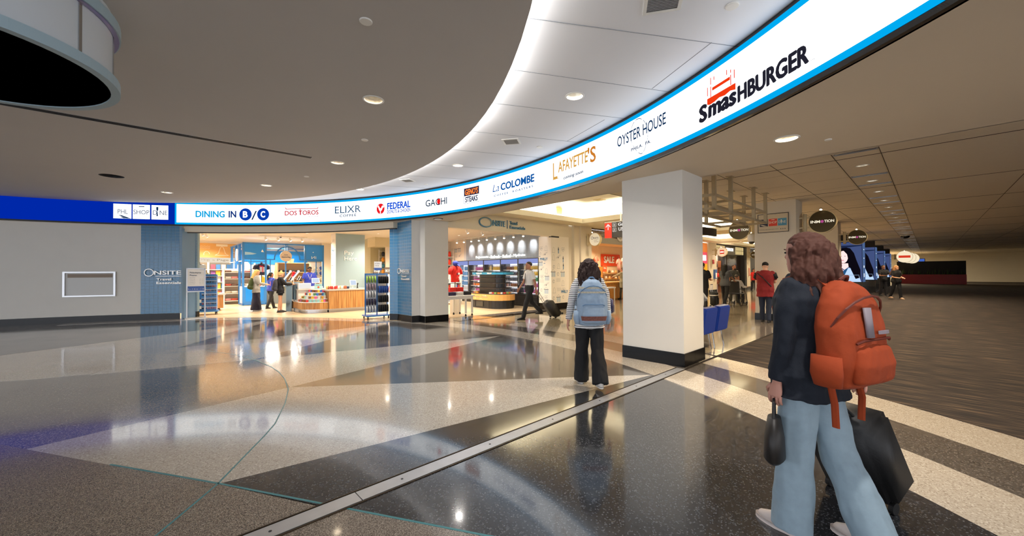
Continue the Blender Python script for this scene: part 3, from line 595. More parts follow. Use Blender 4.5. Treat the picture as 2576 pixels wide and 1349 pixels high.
for k, z_ in enumerate((.25, .65, 1.0, 1.32, 1.66)):
    for i in range(15):
        uu = .42 + i * .225
        if 2.1 < uu < 2.35: continue
        o = bpy.data.objects.new('magazine', random.choice(mgmesh)); COL.objects.link(o); o.location = W(uu, 25.72, z_ + .031); o.rotation_euler = (0, 0, TH)
        tag(o, 'bright magazine on the %s shelf of the flip a page wall' % rn[k], 'magazine', 'magazines on the %s shelf' % rn[k])
# plush shelf beside it, seen through the blue posts
ps = thing('plush_shelf', 'white gondola of pink and beige neck pillows behind the blue posts', 'shelf', 2.55, 22.6, 0)
part('frame', MB().box(0, 0, 0, .04, .5, 1.7).box(1.1, 0, 0, 1.14, .5, 1.7).box(0, .46, 0, 1.14, .5, 1.7), WHM, ps)
for z_ in (.15, .5, .85, 1.2, 1.5): part('shelf', MB().box(.04, 0, z_, 1.1, .46, z_ + .025), WHM, ps)
pil = MB()
pil.tube([(math.cos(a) * .12, math.sin(a) * .1, .055) for a in [(-140 + i * 28) * PI / 180 for i in range(11)]], .05, 8)
pilm = [pil.mesh('neck_pillow', mat('plush_' + c, c, .9), True) for c in ('d98b86', 'cfc0a6', 'b7503f', 'e9e0d0', '6a5145')]
for k, z_ in enumerate((.15, .5, .85, 1.2, 1.5)):
    for i in range(4):
        o = bpy.data.objects.new('neck_pillow', pilm[(i * 2 + k) % 5]); COL.objects.link(o); o.location = W(2.72 + i * .26, 22.8, z_ + .025); o.rotation_euler = (0, 0, TH)
        tag(o, 'soft neck pillow on the %s shelf behind the blue posts' % rn[k], 'pillow', 'neck pillows on the %s shelf' % rn[k])
# blue kiosk frame
BM = M['bluem']; BP = mat('bright_blue_panel', '0f78d0', .3, coat=.3); BLT = mat('pale_mauve_panel', 'c9c3d6', .4)
kf = thing('souvenir_kiosk', 'tall blue steel kiosk frame with blue top panels around souvenirs', 'kiosk', 3.09, 21.27, 0)
X1 = 3.46
for x_, w_ in ((0, .07), (.31, .035), (.88, .07), (1.08, .035), (1.72, .05), (2.57, .07), (3.1, .035), (3.42, .07)):
    part('post', MB().box(x_, 0, 0 if w_ > .06 else .8, x_ + w_, .06, 2.9 if w_ > .04 else 2.1), BM, kf)
for y_ in (.16, .75, 1.1, 1.82, 2.2, 3.04, 3.5): part('post', MB().box(0, y_, 0, .05, y_ + .05, 2.88), BM, kf)
part('top_rail', MB().box(0, 0, 2.84, X1 + .03, .07, 2.9).box(0, 0, 2.84, .06, 3.8, 2.88).box(X1 - .03, 0, 2.84, X1 + .03, 3.8, 2.88).box(0, 3.74, 2.84, X1, 3.8, 2.88), BM, kf)
part('middle_rail', MB().box(.07, .01, 2.10, 1.3, .06, 2.15).box(2.35, .01, 2.10, X1, .06, 2.15).box(.07, .01, 2.00, .88, .05, 2.04), BM, kf)
part('white_rail', MB().box(-.01, .2, 2.02, .06, 1.0, 2.06), WHT, kf); part('white_rail', MB().box(-.01, 2.2, 2.02, .06, 3.8, 2.06), WHT, kf)
part('blue_panel', MB().box(.07, .02, 2.15, .88, .04, 2.84), BP, kf, label='blue panel printed with pale sea shapes')
part('blue_panel', MB().box(2.64, .02, 2.15, 3.42, .04, 2.84), BP, kf); part('blue_panel', MB().box(2.64, .02, 2.06, 3.42, .05, 2.12), BP, kf)
f = FM(0, .02, 0); sb = mat('pale_blue_print', '9cc4e4', .5)
shape('print_shape', [(.09, 2.32), (.09, 2.46), (.3, 2.44), (.55, 2.385), (.4, 2.34)], sb, kf, f); shape('print_shape', [(.72, 2.47), (.84, 2.46), (.775, 2.6)], WHT, kf, f)
text('print_word', 'IN', 3.12, 2.9, 2.19, 2.32, WHT, kf, f); shape('print_shape', arcpts(2.98, 2.52, .025, .02, n=10), WHT, kf, f)
strokes('arch', [arcpts(1.82, 2.13, .55, .62, 180, 0, 24)], .06, BM, kf, FM(0, .03, 0)); part('hanger', MB().box(1.80, .0, 2.55, 1.83, .04, 2.9), BM, kf)
part('round_sign', MB().tube([(1.75, -.02, 2.295), (1.75, .03, 2.295)], .255, 32), mat('beige_sign', 'd9c9b4', .5), kf)
text('sign_word', 'now', 1.67, 1.83, 2.33, 2.39, mat('navy_letter', '1c3a5c', .5), kf, FM(0, -.022, 0)); text('sign_word', 'featuring', 1.56, 1.94, 2.2, 2.28, _mats['navy_letter'], kf, FM(0, -.022, 0), bold=.02); strokes('sign_rule', [[(1.6, 2.305), (1.9, 2.305)]], .008, _mats['navy_letter'], kf, FM(0, -.022, 0))
part('lower_panel', MB().box(.07, .0, .1, .88, .04, .84), BM, kf); part('lower_panel', MB().box(.12, -.01, .18, .83, .0, .78), BP, kf)
part('lower_panel', MB().box(0, .06, .1, .03, .75, .86), BLT, kf, label='pale mauve lower side panel'); part('lower_panel', MB().box(0, 1.87, .1, .03, 3.5, .86), BLT, kf, label='pale mauve lower side panel')
part('kick_rail', MB().box(0, 0, .02, .95, .07, .1).box(0, 0, .02, .07, 1.1, .1).box(0, 1.8, .02, .07, 3.8, .1), BM, kf)
part('oval_sign', MB().tube([(-.03, 1.5, 2.36), (.02, 1.5, 2.36)], .30, 28), WHT, kf); part('blue_panel', MB().box(.04, 1.1, 2.15, .06, 1.9, 2.84), BP, kf)
part('back_band', MB().box(.2, 3.3, 1.95, 3.6, 3.34, 2.7).box(.28, 3.28, 1.95, .33, 3.3, 2.7).box(1.0, 3.28, 1.95, 1.05, 3.3, 2.7), BP, kf, label='blue band across the back of the kiosk')
part('back_board', MB().box(.05, 3.34, 0, 3.9, 3.4, 2.0), screen('kiosk_backlit', (1, .93, .82), .0) if 0 else WHT, kf)
lamp('AREA', 'kiosk_light', W(4.8, 24.1, 2.8), 30, (1, .93, .82), 2.8, .2, (-.5, 0, TH))
# merchandise hanging on the kiosk back board
hk = [MB().box(-.045, -.01, -.2, .045, 0, 0).box(-.008, -.01, 0, .008, .0, .03).mesh('boxed_souvenir', mat('souvenir_' + c, c, .5)) for c in ('e3c98e', 'b8925a', 'f0e6d0', '8fb7c9', 'd7a13f')]
for r_ in range(4):
    for i in range(11):
        o = bpy.data.objects.new('boxed_souvenir', random.choice(hk)); COL.objects.link(o); o.location = W(4.35 + i * .14, 24.59, 1.85 - r_ * .27); o.rotation_euler = (0, 0, TH)
        tag(o, 'small boxed souvenir on row %d from the top of the kiosk board' % (r_ + 1), 'souvenir', 'souvenirs on row %d of the kiosk board' % (r_ + 1))
def backpack(name, label, u, v, z, rot, c, s=1.0, cat='backpack', extra=None):
    t = thing(name, label, cat, u, v, z, rot); m = mat('fabric_' + c, c, .8, bump=.2, nscale=90)
    k = s
    part('body', MB().loft([((0, 0, 0), .12 * k, .07 * k), ((0, 0, .03 * k), .155 * k, .095 * k), ((0, 0, .2 * k), .165 * k, .1 * k), ((0, .005, .34 * k), .15 * k, .085 * k), ((0, .02, .43 * k), .11 * k, .05 * k), ((0, .03, .46 * k), .05 * k, .02 * k)], 20), m, t, True)
    part('front_pocket', MB().loft([((0, -.085 * k, .04 * k), .10 * k, .03 * k), ((0, -.09 * k, .08 * k), .12 * k, .05 * k), ((0, -.09 * k, .17 * k), .12 * k, .05 * k), ((0, -.075 * k, .22 * k), .10 * k, .02 * k)], 16), m, t, True)
    part('top_handle', MB().tube([(-.04 * k, .03, .45 * k), (-.03 * k, .03, .49 * k), (.03 * k, .03, .49 * k), (.04 * k, .03, .45 * k)], .008 * k, 6), m, t)
    return t
backpack('display_backpack', 'pale mesh backpack hanging inside the kiosk', 3.55, 23.4, 1.56, 0, 'd8d6d0', 1.05)
backpack('display_backpack', 'black backpack on the kiosk shelf under the pale one', 3.5, 23.4, .98, 0, '17171a', .95)
t = thing('kiosk_shelf', 'white shelf holding backpacks inside the kiosk', 'shelf', 3.3, 23.3, 0); part('shelf', MB().box(0, 0, 1.5, .6, .3, 1.53), WHM, t); part('shelf', MB().box(0, 0, .93, .6, .3, .96), WHM, t); part('side', MB().box(-.03, 0, 0, 0, .3, 2.0).box(.6, 0, 0, .63, .3, 2.0), WHM, t)
def torso_form(name, label, u, v, z, rot, c, print_=None, s=1.0, sleeve=True):
    """a t-shirt on a bust form standing on a post"""
    t = thing(name, label, 'mannequin', u, v, z, rot); m = mat('jersey_' + c, c, .85, bump=.15, nscale=30)
    S = MB().loft([((0, 0, .52 * s), .19 * s, .11 * s), ((0, 0, .66 * s), .185 * s, .11 * s), ((0, 0, .85 * s), .215 * s, .12 * s), ((0, 0, .98 * s), .225 * s, .105 * s), ((0, 0, 1.06 * s), .17 * s, .08 * s), ((0, 0, 1.09 * s), .08 * s, .06 * s)], 22)
    part('shirt', S, m, t, True)
    for d in (-1, 1): part('sleeve', MB().tube([(d * .17 * s, 0, 1.02 * s), (d * .27 * s, 0, .93 * s), (d * .30 * s, 0, .80 * s)], [.075 * s, .075 * s, .085 * s], 12), m, t, True)
    part('stand', MB().cyl((0, 0, 0), (0, 0, .54 * s), .018).lathe([(.14, 0), (.13, .02), (.02, .03)], 20), M['blackm'], t); part('neck_form', MB().cyl((0, 0, 1.07 * s), (0, 0, 1.15 * s), .05 * s), M['blackm'], t, True)
    return t
tf = torso_form('shirt_mannequin', 'navy t-shirt with red and white print on a bust in the kiosk', 4.0, 22.2, .86, 0, '1a1b30')
f = lambda x, y, l: (x, -.122 - l, y); shape('shirt_print', [(-.1, .68), (.1, .68), (.1, .92), (-.1, .92)], mat('print_grey', 'c9c6c2', .7), tf, f); shape('shirt_print', [(.01, .66), (.045, .66), (.045, .98), (.01, .98)], mat('print_red', 'd5202a', .7), tf, lambda x, y, l: (x, -.124, y)); shape('shirt_print', arcpts(-.06, .955, .06, .03, n=14), _mats['print_red'], tf, lambda x, y, l: (x, -.124, y))
# souvenir table inside the kiosk
kt = thing('souvenir_table', 'round-cornered white souvenir table beside the blue kiosk panel', 'table', 4.2, 21.5, 0)
part('tabletop', MB().box(-1.0, -.2, .84, 1.2, .8, .88), WHT, kt, bevel=.01); part('plinth', MB().box(-.85, 0, 0, 1.0, .7, .84), mat('grey_laminate', '7d8587', .5), kt)
mugm = [MB().lathe([(.04, 0), (.042, .02), (.042, .1), (.036, .1), (.034, .01)], 12).tube([(.042, 0, .08), (.07, 0, .07), (.07, 0, .04), (.042, 0, .03)], .006, 6).mesh('souvenir_mug', mat('mug_' + c, c, .3), True) for c in ('f2efe9', 'c22a2a', '1f2026', 'e0b23c')]
for i in range(26):
    o = bpy.data.objects.new('souvenir_mug', random.choice(mugm)); COL.objects.link(o); o.location = W(3.35 + (i % 13) * .15 + .04 * (i // 13), 21.5 + (i // 13) * .2, .88); o.rotation_euler = (0, 0, i)
    tag(o, 'small souvenir mug on the white table inside the kiosk', 'mug', 'mugs on the kiosk table')
o = part('sale_card', MB().cb(0, 0, .13, .28, .02, .26), mat('card_yellow', 'f0c52a', .5)); o.location = W(4.1, 21.9, 1.02); o.rotation_euler = (0, 0, TH); tag(o, 'bright yellow gift card display on the souvenir table', 'display card')
for uu, cc, lb in ((4.65, 'f06a9a', 'pink'), (5.35, 'e3262b', 'red')):
    o = part('plush_toy', MB().ell((0, 0, .12), .11, .1, .12).ell((0, -.02, .27), .08, .08, .07), mat('plush_' + cc, cc, .9), None, True); o.location = W(uu, 22.0, .88 if lb == 'pink' else 1.22); o.rotation_euler = (0, 0, TH); tag(o, lb + ' plush toy on the souvenir table in the kiosk', 'toy')
t = thing('toy_stand', 'small white stand holding the red plush toy', 'stand', 5.35, 22.0, .88); part('stand_top', MB().box(-.12, -.1, .32, .12, .1, .34), WHT, t); part('post', MB().box(-.02, -.02, 0, .02, .02, .32), WHT, t)
# cap shelves behind the cashier
cp = thing('cap_shelf', 'beige wooden bay of black caps behind the cashier', 'shelf', 4.75, 22.6, 0)
tan = mat('tan_laminate', 'c9a878', .6)
part('bay_frame', MB().box(.0, 0, 0, .05, .5, 2.02).box(1.5, 0, 0, 1.55, .5, 2.02).box(0, .45, 0, 1.55, .5, 2.02).box(0, 0, 1.98, 1.55, .5, 2.02), tan, cp)
for z_ in (.5, 1.0, 1.5): part('shelf', MB().box(.05, 0, z_, 1.5, .45, z_ + .03), tan, cp)
cap = MB().ell((0, 0, .0), .09, .1, .11, 12, 8); cap.v = [(x, y, max(z, 0)) for x, y, z in cap.v]; cap.add([(-.07, -.08, .0), (.07, -.08, .0), (.08, -.17, -.01), (0, -.19, -.005), (-.08, -.17, -.01)], [(0, 1, 2, 3, 4)])
capm = {c: cap.mesh('ball_cap', mat('cap_' + c, c, .8), True) for c in ('18181c', 'e2a03a', '2f4c8f', 'd8c9a8', '6b4a30')}
for k, z_ in enumerate((.53, 1.03, 1.53)):
    for i in range(7):
        o = bpy.data.objects.new('ball_cap', capm['18181c' if k == 2 or i % 2 else '6b4a30']); COL.objects.link(o); o.location = W(4.9 + i * .2, 22.8, z_); o.rotation_euler = (0, 0, TH)
        tag(o, 'dark ball cap on the %s shelf behind the cashier' % ('lowest', 'middle', 'top')[k], 'cap', 'caps on the %s tan shelf' % ('lowest', 'middle', 'top')[k])
o = part('basket', MB().lathe([(.13, 0), (.17, .2), (.16, .2), (.12, .01)], 16), mat('wicker', 'cdb68a', .8, bump=.4, nscale=50), None); o.location = W(5.4, 22.8, 2.02); tag(o, 'pale wicker basket on top of the tan cap shelf', 'basket')
# cap wall to the right, blue and white
for r_ in range(4):
    for i in range(4):
        o = bpy.data.objects.new('ball_cap', capm[('2f4c8f', 'd8c9a8', 'd8c9a8', '2f4c8f')[(i + r_) % 4]]); COL.objects.link(o); o.location = W(6.55 + i * .28, 24.45, 1.75 - r_ * .3); o.rotation_euler = (.5, 0, TH)
        tag(o, 'blue or cream ball cap on the white cap wall, row %d from the top' % (r_ + 1), 'cap', 'caps on the cap wall, row %d' % (r_ + 1))
t = thing('cap_wall', 'white slotted wall panel of blue and cream caps by the pay column', 'panel', 6.4, 24.6, 0); part('board', MB().box(0, 0, .6, 1.3, .05, 2.1), WHT, t); part('plinth', MB().box(0, 0, 0, 1.3, .1, .6), WHM, t)
for r_ in range(4): part('rail', MB().box(.05, -.03, 1.66 - r_ * .3, 1.25, 0, 1.68 - r_ * .3), WHM, t)
# pay column
pc = struct('column_pay', MB().box(5.96, 17.68, 0, 7.22, 18.3, 3.2), mat('pale_mural_paint', 'f0e8da', .6))
struct('front_panel', MB().box(5.95, 17.66, 0, 7.23, 17.68, 3.2), mat('pay_grey_blue', '8fa3a8', .55), parent=pc)
wl_ = mat('white_letter', 'f3efe6', .4)
text('sign_word', 'Pay', 6.31, 6.72, 2.22, 2.45, wl_, pc, FM(0, 17.66, 0), depth=.015); text('sign_word', 'Here', 6.31, 6.86, 2.02, 2.2, wl_, pc, FM(0, 17.66, 0), depth=.015)
nvp = mat('navy_print', '22303f', .6); blp = mat('blue_print', '4f7fa3', .6); lbp = mat('light_blue_print', '9db9cb', .6)
def mural_bits(parent, fm, W_, H_, seed, z0=.3, sc_=1.0, dens=1.0):
    """line drawings in navy and blue spread over a panel"""
    R = random.Random(seed); lines = []; y = z0; col = 0; solids = []
    step = .35 * sc_
    yy = z0
    while yy < H_ - .2:
        xx = .1 * sc_ + (R.random() * .1)
        while xx < W_ - .12 * sc_:
            k = R.randrange(8); s = .135 * sc_; cx_, cy_ = xx, yy + R.uniform(-.05, .05)
            if k == 0: lines += [arcpts(cx_ - s * .4, cy_, s * .42, s * .42, n=14), arcpts(cx_ + s * .4, cy_, s * .42, s * .42, n=14), arcpts(cx_, cy_ - s * .5, s * .4, s * .4, n=14)]
            elif k == 1: lines.append([(cx_ - s * .7, cy_ - s), (cx_ - s * .5, cy_ - s * .6), (cx_ - s * .35, cy_ + s * .5), (cx_, cy_ + s * .8), (cx_ + s * .35, cy_ + s * .5), (cx_ + s * .5, cy_ - s * .6), (cx_ + s * .7, cy_ - s), (cx_ - s * .7, cy_ - s)])
            elif k == 2:
                for q in range(3): lines.append([(cx_ - s + i * s * .25, cy_ + q * s * .4 + (.12 * s if i % 2 else -.12 * s)) for i in range(9)])
            elif k == 3:
                lines.append([(cx_ - s, cy_ + s * .5), (cx_, cy_ + s * 1.3), (cx_ + s, cy_ + s * .5)])
                solids.append((nvp, [(cx_ - s * 1.1, cy_ + s * .35), (cx_ + s * 1.1, cy_ + s * .35), (cx_ + s * 1.1, cy_ + s * .5), (cx_ - s * 1.1, cy_ + s * .5)]))
                for q in range(4): a = cx_ - s * .8 + q * s * .5; solids.append((lbp, [(a, cy_ - s * 1.1), (a + s * .28, cy_ - s * 1.1), (a + s * .28, cy_ + s * .3), (a, cy_ + s * .3)]))
            elif k == 4:
                solids.append((blp, [(cx_ - s * .18, cy_ - s * 1.2), (cx_ + s * .2, cy_ - s * 1.2), (cx_ + s * .2, cy_ - s * .1), (cx_ - s * .18, cy_ - s * .1)])); solids.append((nvp, [(cx_ - s * .25, cy_ - s * .1), (cx_ + s * .25, cy_ - s * .1), (cx_ + s * .2, cy_ + s * .5), (cx_ - s * .2, cy_ + s * .5)])); solids.append((nvp, arcpts(cx_, cy_ + s * .7, s * .16, s * .16, n=10)))
            elif k == 5:
                lines.append([(cx_ - s * 1.1, cy_ - s * .5), (cx_ + s * .9, cy_ + s * .35), (cx_ + s * 1.2, cy_ + s * .7), (cx_ + s * .7, cy_ + s * .6), (cx_ - s * 1.1, cy_ - s * .25), (cx_ - s * 1.1, cy_ - s * .5)]); solids.append((nvp, [(cx_ - s * .2, cy_ - s * .1), (cx_ + s * .2, cy_), (cx_ - s * .1, cy_ - s * .5), (cx_ - s * .3, cy_ - s * .5)]))
            elif k == 6:
                st = []
                for i in range(11): a = PI / 2 + i * PI / 5; rr = s * (.6 if i % 2 == 0 else .25); st.append((cx_ + rr * math.cos(a), cy_ + rr * math.sin(a)))
                lines.append(st); solids.append((blp, [(cx_ - s, cy_ - s), (cx_ - s * .3, cy_ - s * .75), (cx_ + s * .2, cy_ - s), ]))
            else: lines += [arcpts(cx_, cy_, s * .5, s * .5, n=16), arcpts(cx_, cy_, s * .2, s * .5, n=14)]
            xx += step * .9
        yy += step
    strokes('mural_line', lines, .009 * sc_, mat('grey_line', '8a8d8f', .6), parent, fm)
    for mm in (nvp, blp, lbp):
        mb = MB()
        for m_, p in solids:
            if m_ is not mm: continue
            tr = tessellate_polygon([[Vector((q[0], q[1], 0)) for q in p]]); mb.add([fm(q[0], q[1], .0) for q in p], [tuple(t_) for t_ in tr])
        if mb.v: o = part('mural_print', mb, mm, parent); o['kind'] = 'stuff'
mural_bits(pc, plane_map((5.96, 18.3, 0), (0, -1, 0), (0, 0, 1), (-1, 0, 0)), .6, 3.1, 3, .9, .8)
text('mural_word', 'PHILLY', .12, .5, 2.42, 2.5, blp, pc, plane_map((5.96, 18.3, 0), (0, -1, 0), (0, 0, 1), (-1, 0, 0), .003), bold=.05)
# checkout counter
ct = thing('checkout_counter', 'long wood-fronted checkout counter with a pale top under the pay here column', 'counter', 4.85, 15.1, 0)
sl = MB(); nsl = 17
for i in range(nsl): sl = MB().box(i * 1.5 / nsl, 0, .13, (i + 1) * 1.5 / nsl - .004, .02, .8); part('wood_slat', sl, M['wood'], ct)
part('body', MB().box(0, .02, .12, 1.5, .75, .8), M['wood'], ct); part('worktop', MB().box(-.06, -.03, .8, 1.54, .8, .855), mat('pale_stone_top', 'c9c2b6', .3), ct, bevel=.008); part('kick_plate', MB().box(.02, .08, 0, 1.36, .7, .12), M['alu'], ct); part('lower_trim', MB().box(-.02, -.01, .1, 1.51, .74, .135), M['alu'], ct)
# candy display with rounded end
def rr_poly(x0, y0, x1, y1, r, n=8, corners=(1, 1, 1, 1)):
    P = []
    for k, (cx_, cy_, a0) in enumerate(((x0 + r, y0 + r, 180), (x1 - r, y0 + r, 270), (x1 - r, y1 - r, 0), (x0 + r, y1 - r, 90))):
        if corners[k]: P += [(cx_ + r * math.cos(math.radians(a0 + 90 * i / n)), cy_ + r * math.sin(math.radians(a0 + 90 * i / n))) for i in range(n + 1)]
        else: P.append(((x0, y0), (x1, y0), (x1, y1), (x0, y1))[k])
    return P
cd = thing('candy_stand', 'rounded wood candy display with four stepped white tiers', 'display', 4.05, 15.15, 0)
part('kick_plate', MB().prism(rr_poly(.08, .08, .78, 2.2, .5, corners=(1, 0, 0, 0)), 0, .11), M['alu'], cd); part('lower_trim', MB().prism(rr_poly(-.01, -.01, .8, 2.4, .62, corners=(1, 0, 0, 0)), .1, .14), M['alu'], cd)
part('wood_body', MB().prism(rr_poly(0, 0, .79, 2.4, .6, corners=(1, 0, 0, 0)), .14, .38), M['wood'], cd)
for k in range(4): part('tier', MB().prism(rr_poly(.0 + k * .12 - .015, .0 + k * .12 - .015, .79, 2.4 - k * .3, .6 - k * .08, corners=(1, 0, 0, 0)), .38 + k * .115, .395 + k * .115), WHT, cd); 
for k in range(4): part('riser', MB().prism(rr_poly(.12 + k * .12, .12 + k * .12, .79, 2.3 - k * .3, .5 - k * .08, corners=(1, 0, 0, 0)), .395 + k * .115, .49 + k * .115), WHM, cd)
part('side_screen', MB().box(.02, 1.3, .45, .06, 2.45, 1.04).box(.02, 1.3, .45, .55, 1.33, 1.04), M['slate'], cd, label='slate blue screen panel')
cdc = ['d7362c', 'f0b429', '3d7a4a', '2a5fa8', 'e8e3d8', '7a4a2c', '8ec6c2', 'd9598a']
cdm = [MB().box(-.035, -.018, 0, .035, .018, .085).mesh('candy_pack', mat('wrap_' + c, c, .35)) for c in cdc]
for k in range(4):
    r = .6 - k * .08; x0 = k * .12 + .05
    pts = [(x0, y_) for y_ in [x0 + r + .1 * i for i in range(4)]] + [(x0 + r - r * math.cos(a), x0 + r - r * math.sin(a)) for a in [PI / 2 * (i + .5) / 7 for i in range(7)]] + [(x0 + r + .08 * i, x0) for i in range(int((.74 - x0 - r) / .08) + 1)]
    for (x_, y_) in pts:
        o = bpy.data.objects.new('candy_pack', random.choice(cdm)); COL.objects.link(o); o.location = W(4.05 + x_ + .02, 15.15 + y_ + .02, .396 + k * .115); o.rotation_euler = (0, 0, TH + random.uniform(-.2, .2))
        tag(o, 'small candy pack on %s tier of the rounded candy display' % ('the lowest', 'the second', 'the third', 'the top')[k], 'candy', 'candy on tier %d' % (k + 1))
o = thing('poster_card', 'small blue-green boxed toy card on the top candy tier', 'display card', 4.66, 15.72, .85); part('card', MB().box(-.13, -.015, 0, .13, .015, .2), mat('card_aqua', 'a9d3d6', .5), o); part('gingerbread_print', MB().lathe([(.001, 0), (.04, .001)], 12), mat('print_brown', 'b5502a', .6), o, loc=(0, -.017, .08)).rotation_euler = (PI / 2, 0, 0)
text('card_word', 'Awesome', -.1, .1, .14, .18, mat('print_green', '2e7d5b', .6), o, FM(0, -.0155, 0))
snk = [MB().loft([((0, 0, 0), .05, .02), ((0, 0, .03), .06, .035), ((0, 0, .09), .055, .03), ((0, 0, .12), .05, .005)], 10).mesh('snack_bag', mat('bag_' + c, c, .4), True) for c in ('c8322a', 'e7e0d2', 'a85a34', 'd8b26a')]
for i in range(12):
    o = bpy.data.objects.new('snack_bag', random.choice(snk)); COL.objects.link(o); o.location = W(4.9 + (i % 6) * .12, 15.3 + (i // 6) * .16, .857); o.rotation_euler = (0, 0, random.random() * 3); tag(o, 'small snack bag heaped at the left end of the counter', 'snack', 'snack bags on the counter')
def monitor(label, u, v, z, rot, wd=.3, hh=.22, tilt=-.25, cat='monitor'):
    t = thing('pos_monitor', label, cat, u, v, z, rot); Rm = Matrix.Rotation(tilt, 3, 'X')
    part('bezel', MB().cb(0, 0, .22, wd, .025, hh, Rm), WHT, t, bevel=.005); part('screen', MB().cb(0, -.014, .224, wd - .04, .004, hh - .04, Rm), screen('till_screen', (.72, .83, 1), .9), t); part('stand', MB().cyl((0, .03, 0), (0, .01, .2), .02).box(-.09, -.06, 0, .09, .08, .012), WHT, t); return t
monitor('white till monitor with a lit screen on the wood counter', 5.86, 15.45, .855, .35)
t = thing('card_reader', 'small blue card reader beside the till monitor', 'card reader', 5.6, 15.35, .855, .2); part('body', MB().box(-.05, -.06, 0, .05, .06, .09), mat('navy_plastic', '26345c', .4), t, bevel=.006); part('keypad', MB().box(-.035, -.062, .02, .035, -.06, .05), M['dark'], t)
t = thing('barcode_scanner', 'black hand scanner standing on the counter', 'scanner', 6.05, 15.5, .855); part('handle', MB().tube([(0, 0, 0), (0, .01, .12), (0, -.03, .2)], [.02, .018, .03], 10), M['blackm'], t, True); part('base', MB().lathe([(.05, 0), (.045, .015), (.01, .02)], 14), M['blackm'], t)
monitor('cashier monitor facing the candy display', 4.75, 16.35, .95, -.1, .28, .2)
t = thing('till_drawer', 'pale till box with a lit panel beside the cashier', 'till', 4.35, 16.4, .86); part('box', MB().box(-.22, -.1, 0, .22, .15, .22), WHT, t, bevel=.006); part('lit_panel', MB().box(-.2, -.104, .02, .2, -.1, .2), screen('till_panel', (1, .96, .9), .9), t)
t = thing('back_counter', 'white back counter where the cashier works', 'counter', 4.1, 16.2, 0); part('body', MB().box(0, 0, 0, 1.9, .6, .82), WHM, t); part('worktop', MB().box(-.02, -.05, .82, 1.92, .62, .858), _mats['pale_stone_top'], t)
part('plinth', MB().box(.45, .1, .858, .9, .3, .95), WHT, t)
# self checkout screens
for k, (uu, lb) in enumerate(((3.86, 'left self-checkout screen tilted back beside the blonde shopper'), (4.14, 'right self-checkout screen tilted back near the cashier'))):
    t = thing('self_checkout', lb, 'self checkout', uu, 16.85, 0, -.15); Rm = Matrix.Rotation(-.0, 3, 'X') @ Matrix.Rotation(.62, 3, 'Y')
    part('frame', MB().cb(0, 0, 1.36, .06, .3, .5, Rm), WHT, t, bevel=.008); part('screen', MB().cb(-.035, 0, 1.36, .006, .26, .44, Rm), screen('kiosk_blue', '3b6fb5', .8), t, label='tilted blue screen'); part('pedestal', MB().box(-.02, -.12, 0, .16, .12, 1.12), M['slate'], t); part('card_slot', MB().cb(.1, -.12, 1.24, .05, .03, .14, Rm), M['blackm'], t); part('handle', MB().tube([(.06, -.17, 1.2), (.14, -.17, 1.36), (.2, -.17, 1.34), (.12, -.17, 1.18)], .012, 6), WHT, t)
# magazine stand behind, slim posters in the aisle
for k, (uu, vv, z1) in enumerate(((7.95, 17.2, 1.72), (7.4, 17.2, 1.7))):
    t = thing('gum_stand', ('slim white end stand with colourful prints behind the counter', 'narrow shelf stand just left of the slim white end stand')[k], 'stand', uu, vv, 0)
    part('panel', MB().box(0, 0, 0, .42, .3, 1.35), WHT, t); part('header_card', MB().box(.02, -.01, 1.4, .38, .02, z1), mat('brown_card', '4b4038', .6), t)
    strokes('print_line', [arcpts(.12, 1.05, .05, .12, n=14)], .03, mat('print_purple', '5a5fa8', .6), t, FM(0, 0, 0)); strokes('print_line', [arcpts(.28, .7, .05, .15, n=14)], .03, mat('print_orange', 'e2593a', .6), t, FM(0, 0, 0)); text('header_word', 'ESSIE' if k else 'BOSE', .06, .34, 1.5, 1.62, WHT, t, FM(0, -.01, 0))
# headphone bags on the olive wall
hbm = [MB().loft([((0, 0, -.12), .06, .02), ((0, 0, -.05), .09, .05), ((0, 0, .04), .085, .045), ((0, 0, .1), .03, .01)], 10).mesh('travel_pillow_pack', mat('pack_' + c, c, .5), True) for c in ('2a3140', 'f0a23a', '3f7f9a', 'e4d9c4')]
for r_ in range(4):
    for i in range(6):
        o = bpy.data.objects.new('travel_pillow_pack', hbm[(r_ + i) % 4 if r_ < 3 else 1]); COL.objects.link(o); o.location = W(8.75 + i * .24, 19.05, 2.45 - r_ * .3); o.rotation_euler = (0, 0, TH); tag(o, 'packed travel accessory hanging on olive wall row %d from the top' % (r_ + 1), 'travel pack', 'travel packs on olive wall row %d' % (r_ + 1))
t = thing('peg_rack', 'white peg rails on the olive wall behind the slipper rack', 'rack', 8.55, 19.1, 0)
for r_ in range(4): part('rail', MB().box(0, 0, 2.56 - r_ * .3, 1.7, .04, 2.58 - r_ * .3), WHT, t)
part('upright', MB().box(0, .02, .3, .03, .05, 2.65).box(1.67, .02, .3, 1.7, .05, 2.65), WHT, t)
ex = thing('exit_sign', 'small glowing red exit sign on the cream wall', 'exit sign', 8.05, 23.75, 2.75); part('panel', MB().box(-.16, 0, 0, .16, .04, .2), WHT, ex); text('exit_word', 'EXIT', -.13, .13, .04, .16, screen('exit_red', (1, .12, .06), 3), ex, FM(0, 0, 0), bold=.03)
# doorway shadow, put in as a flat brown sheet on the wall
struct('door_1', MB().box(8.35, 23.86, 0, 8.8, 23.9, 2.0), mat('doorway_shadow_brown', '7d6a52', .6))
def caster(t, x, y, r=.04, m=None): part('caster', MB().cyl((x - .012, y, r), (x + .012, y, r), r, n=14).box(x - .018, y - .01, r, x + .018, y + .01, r * 2.3), m or M['blackm'], t)
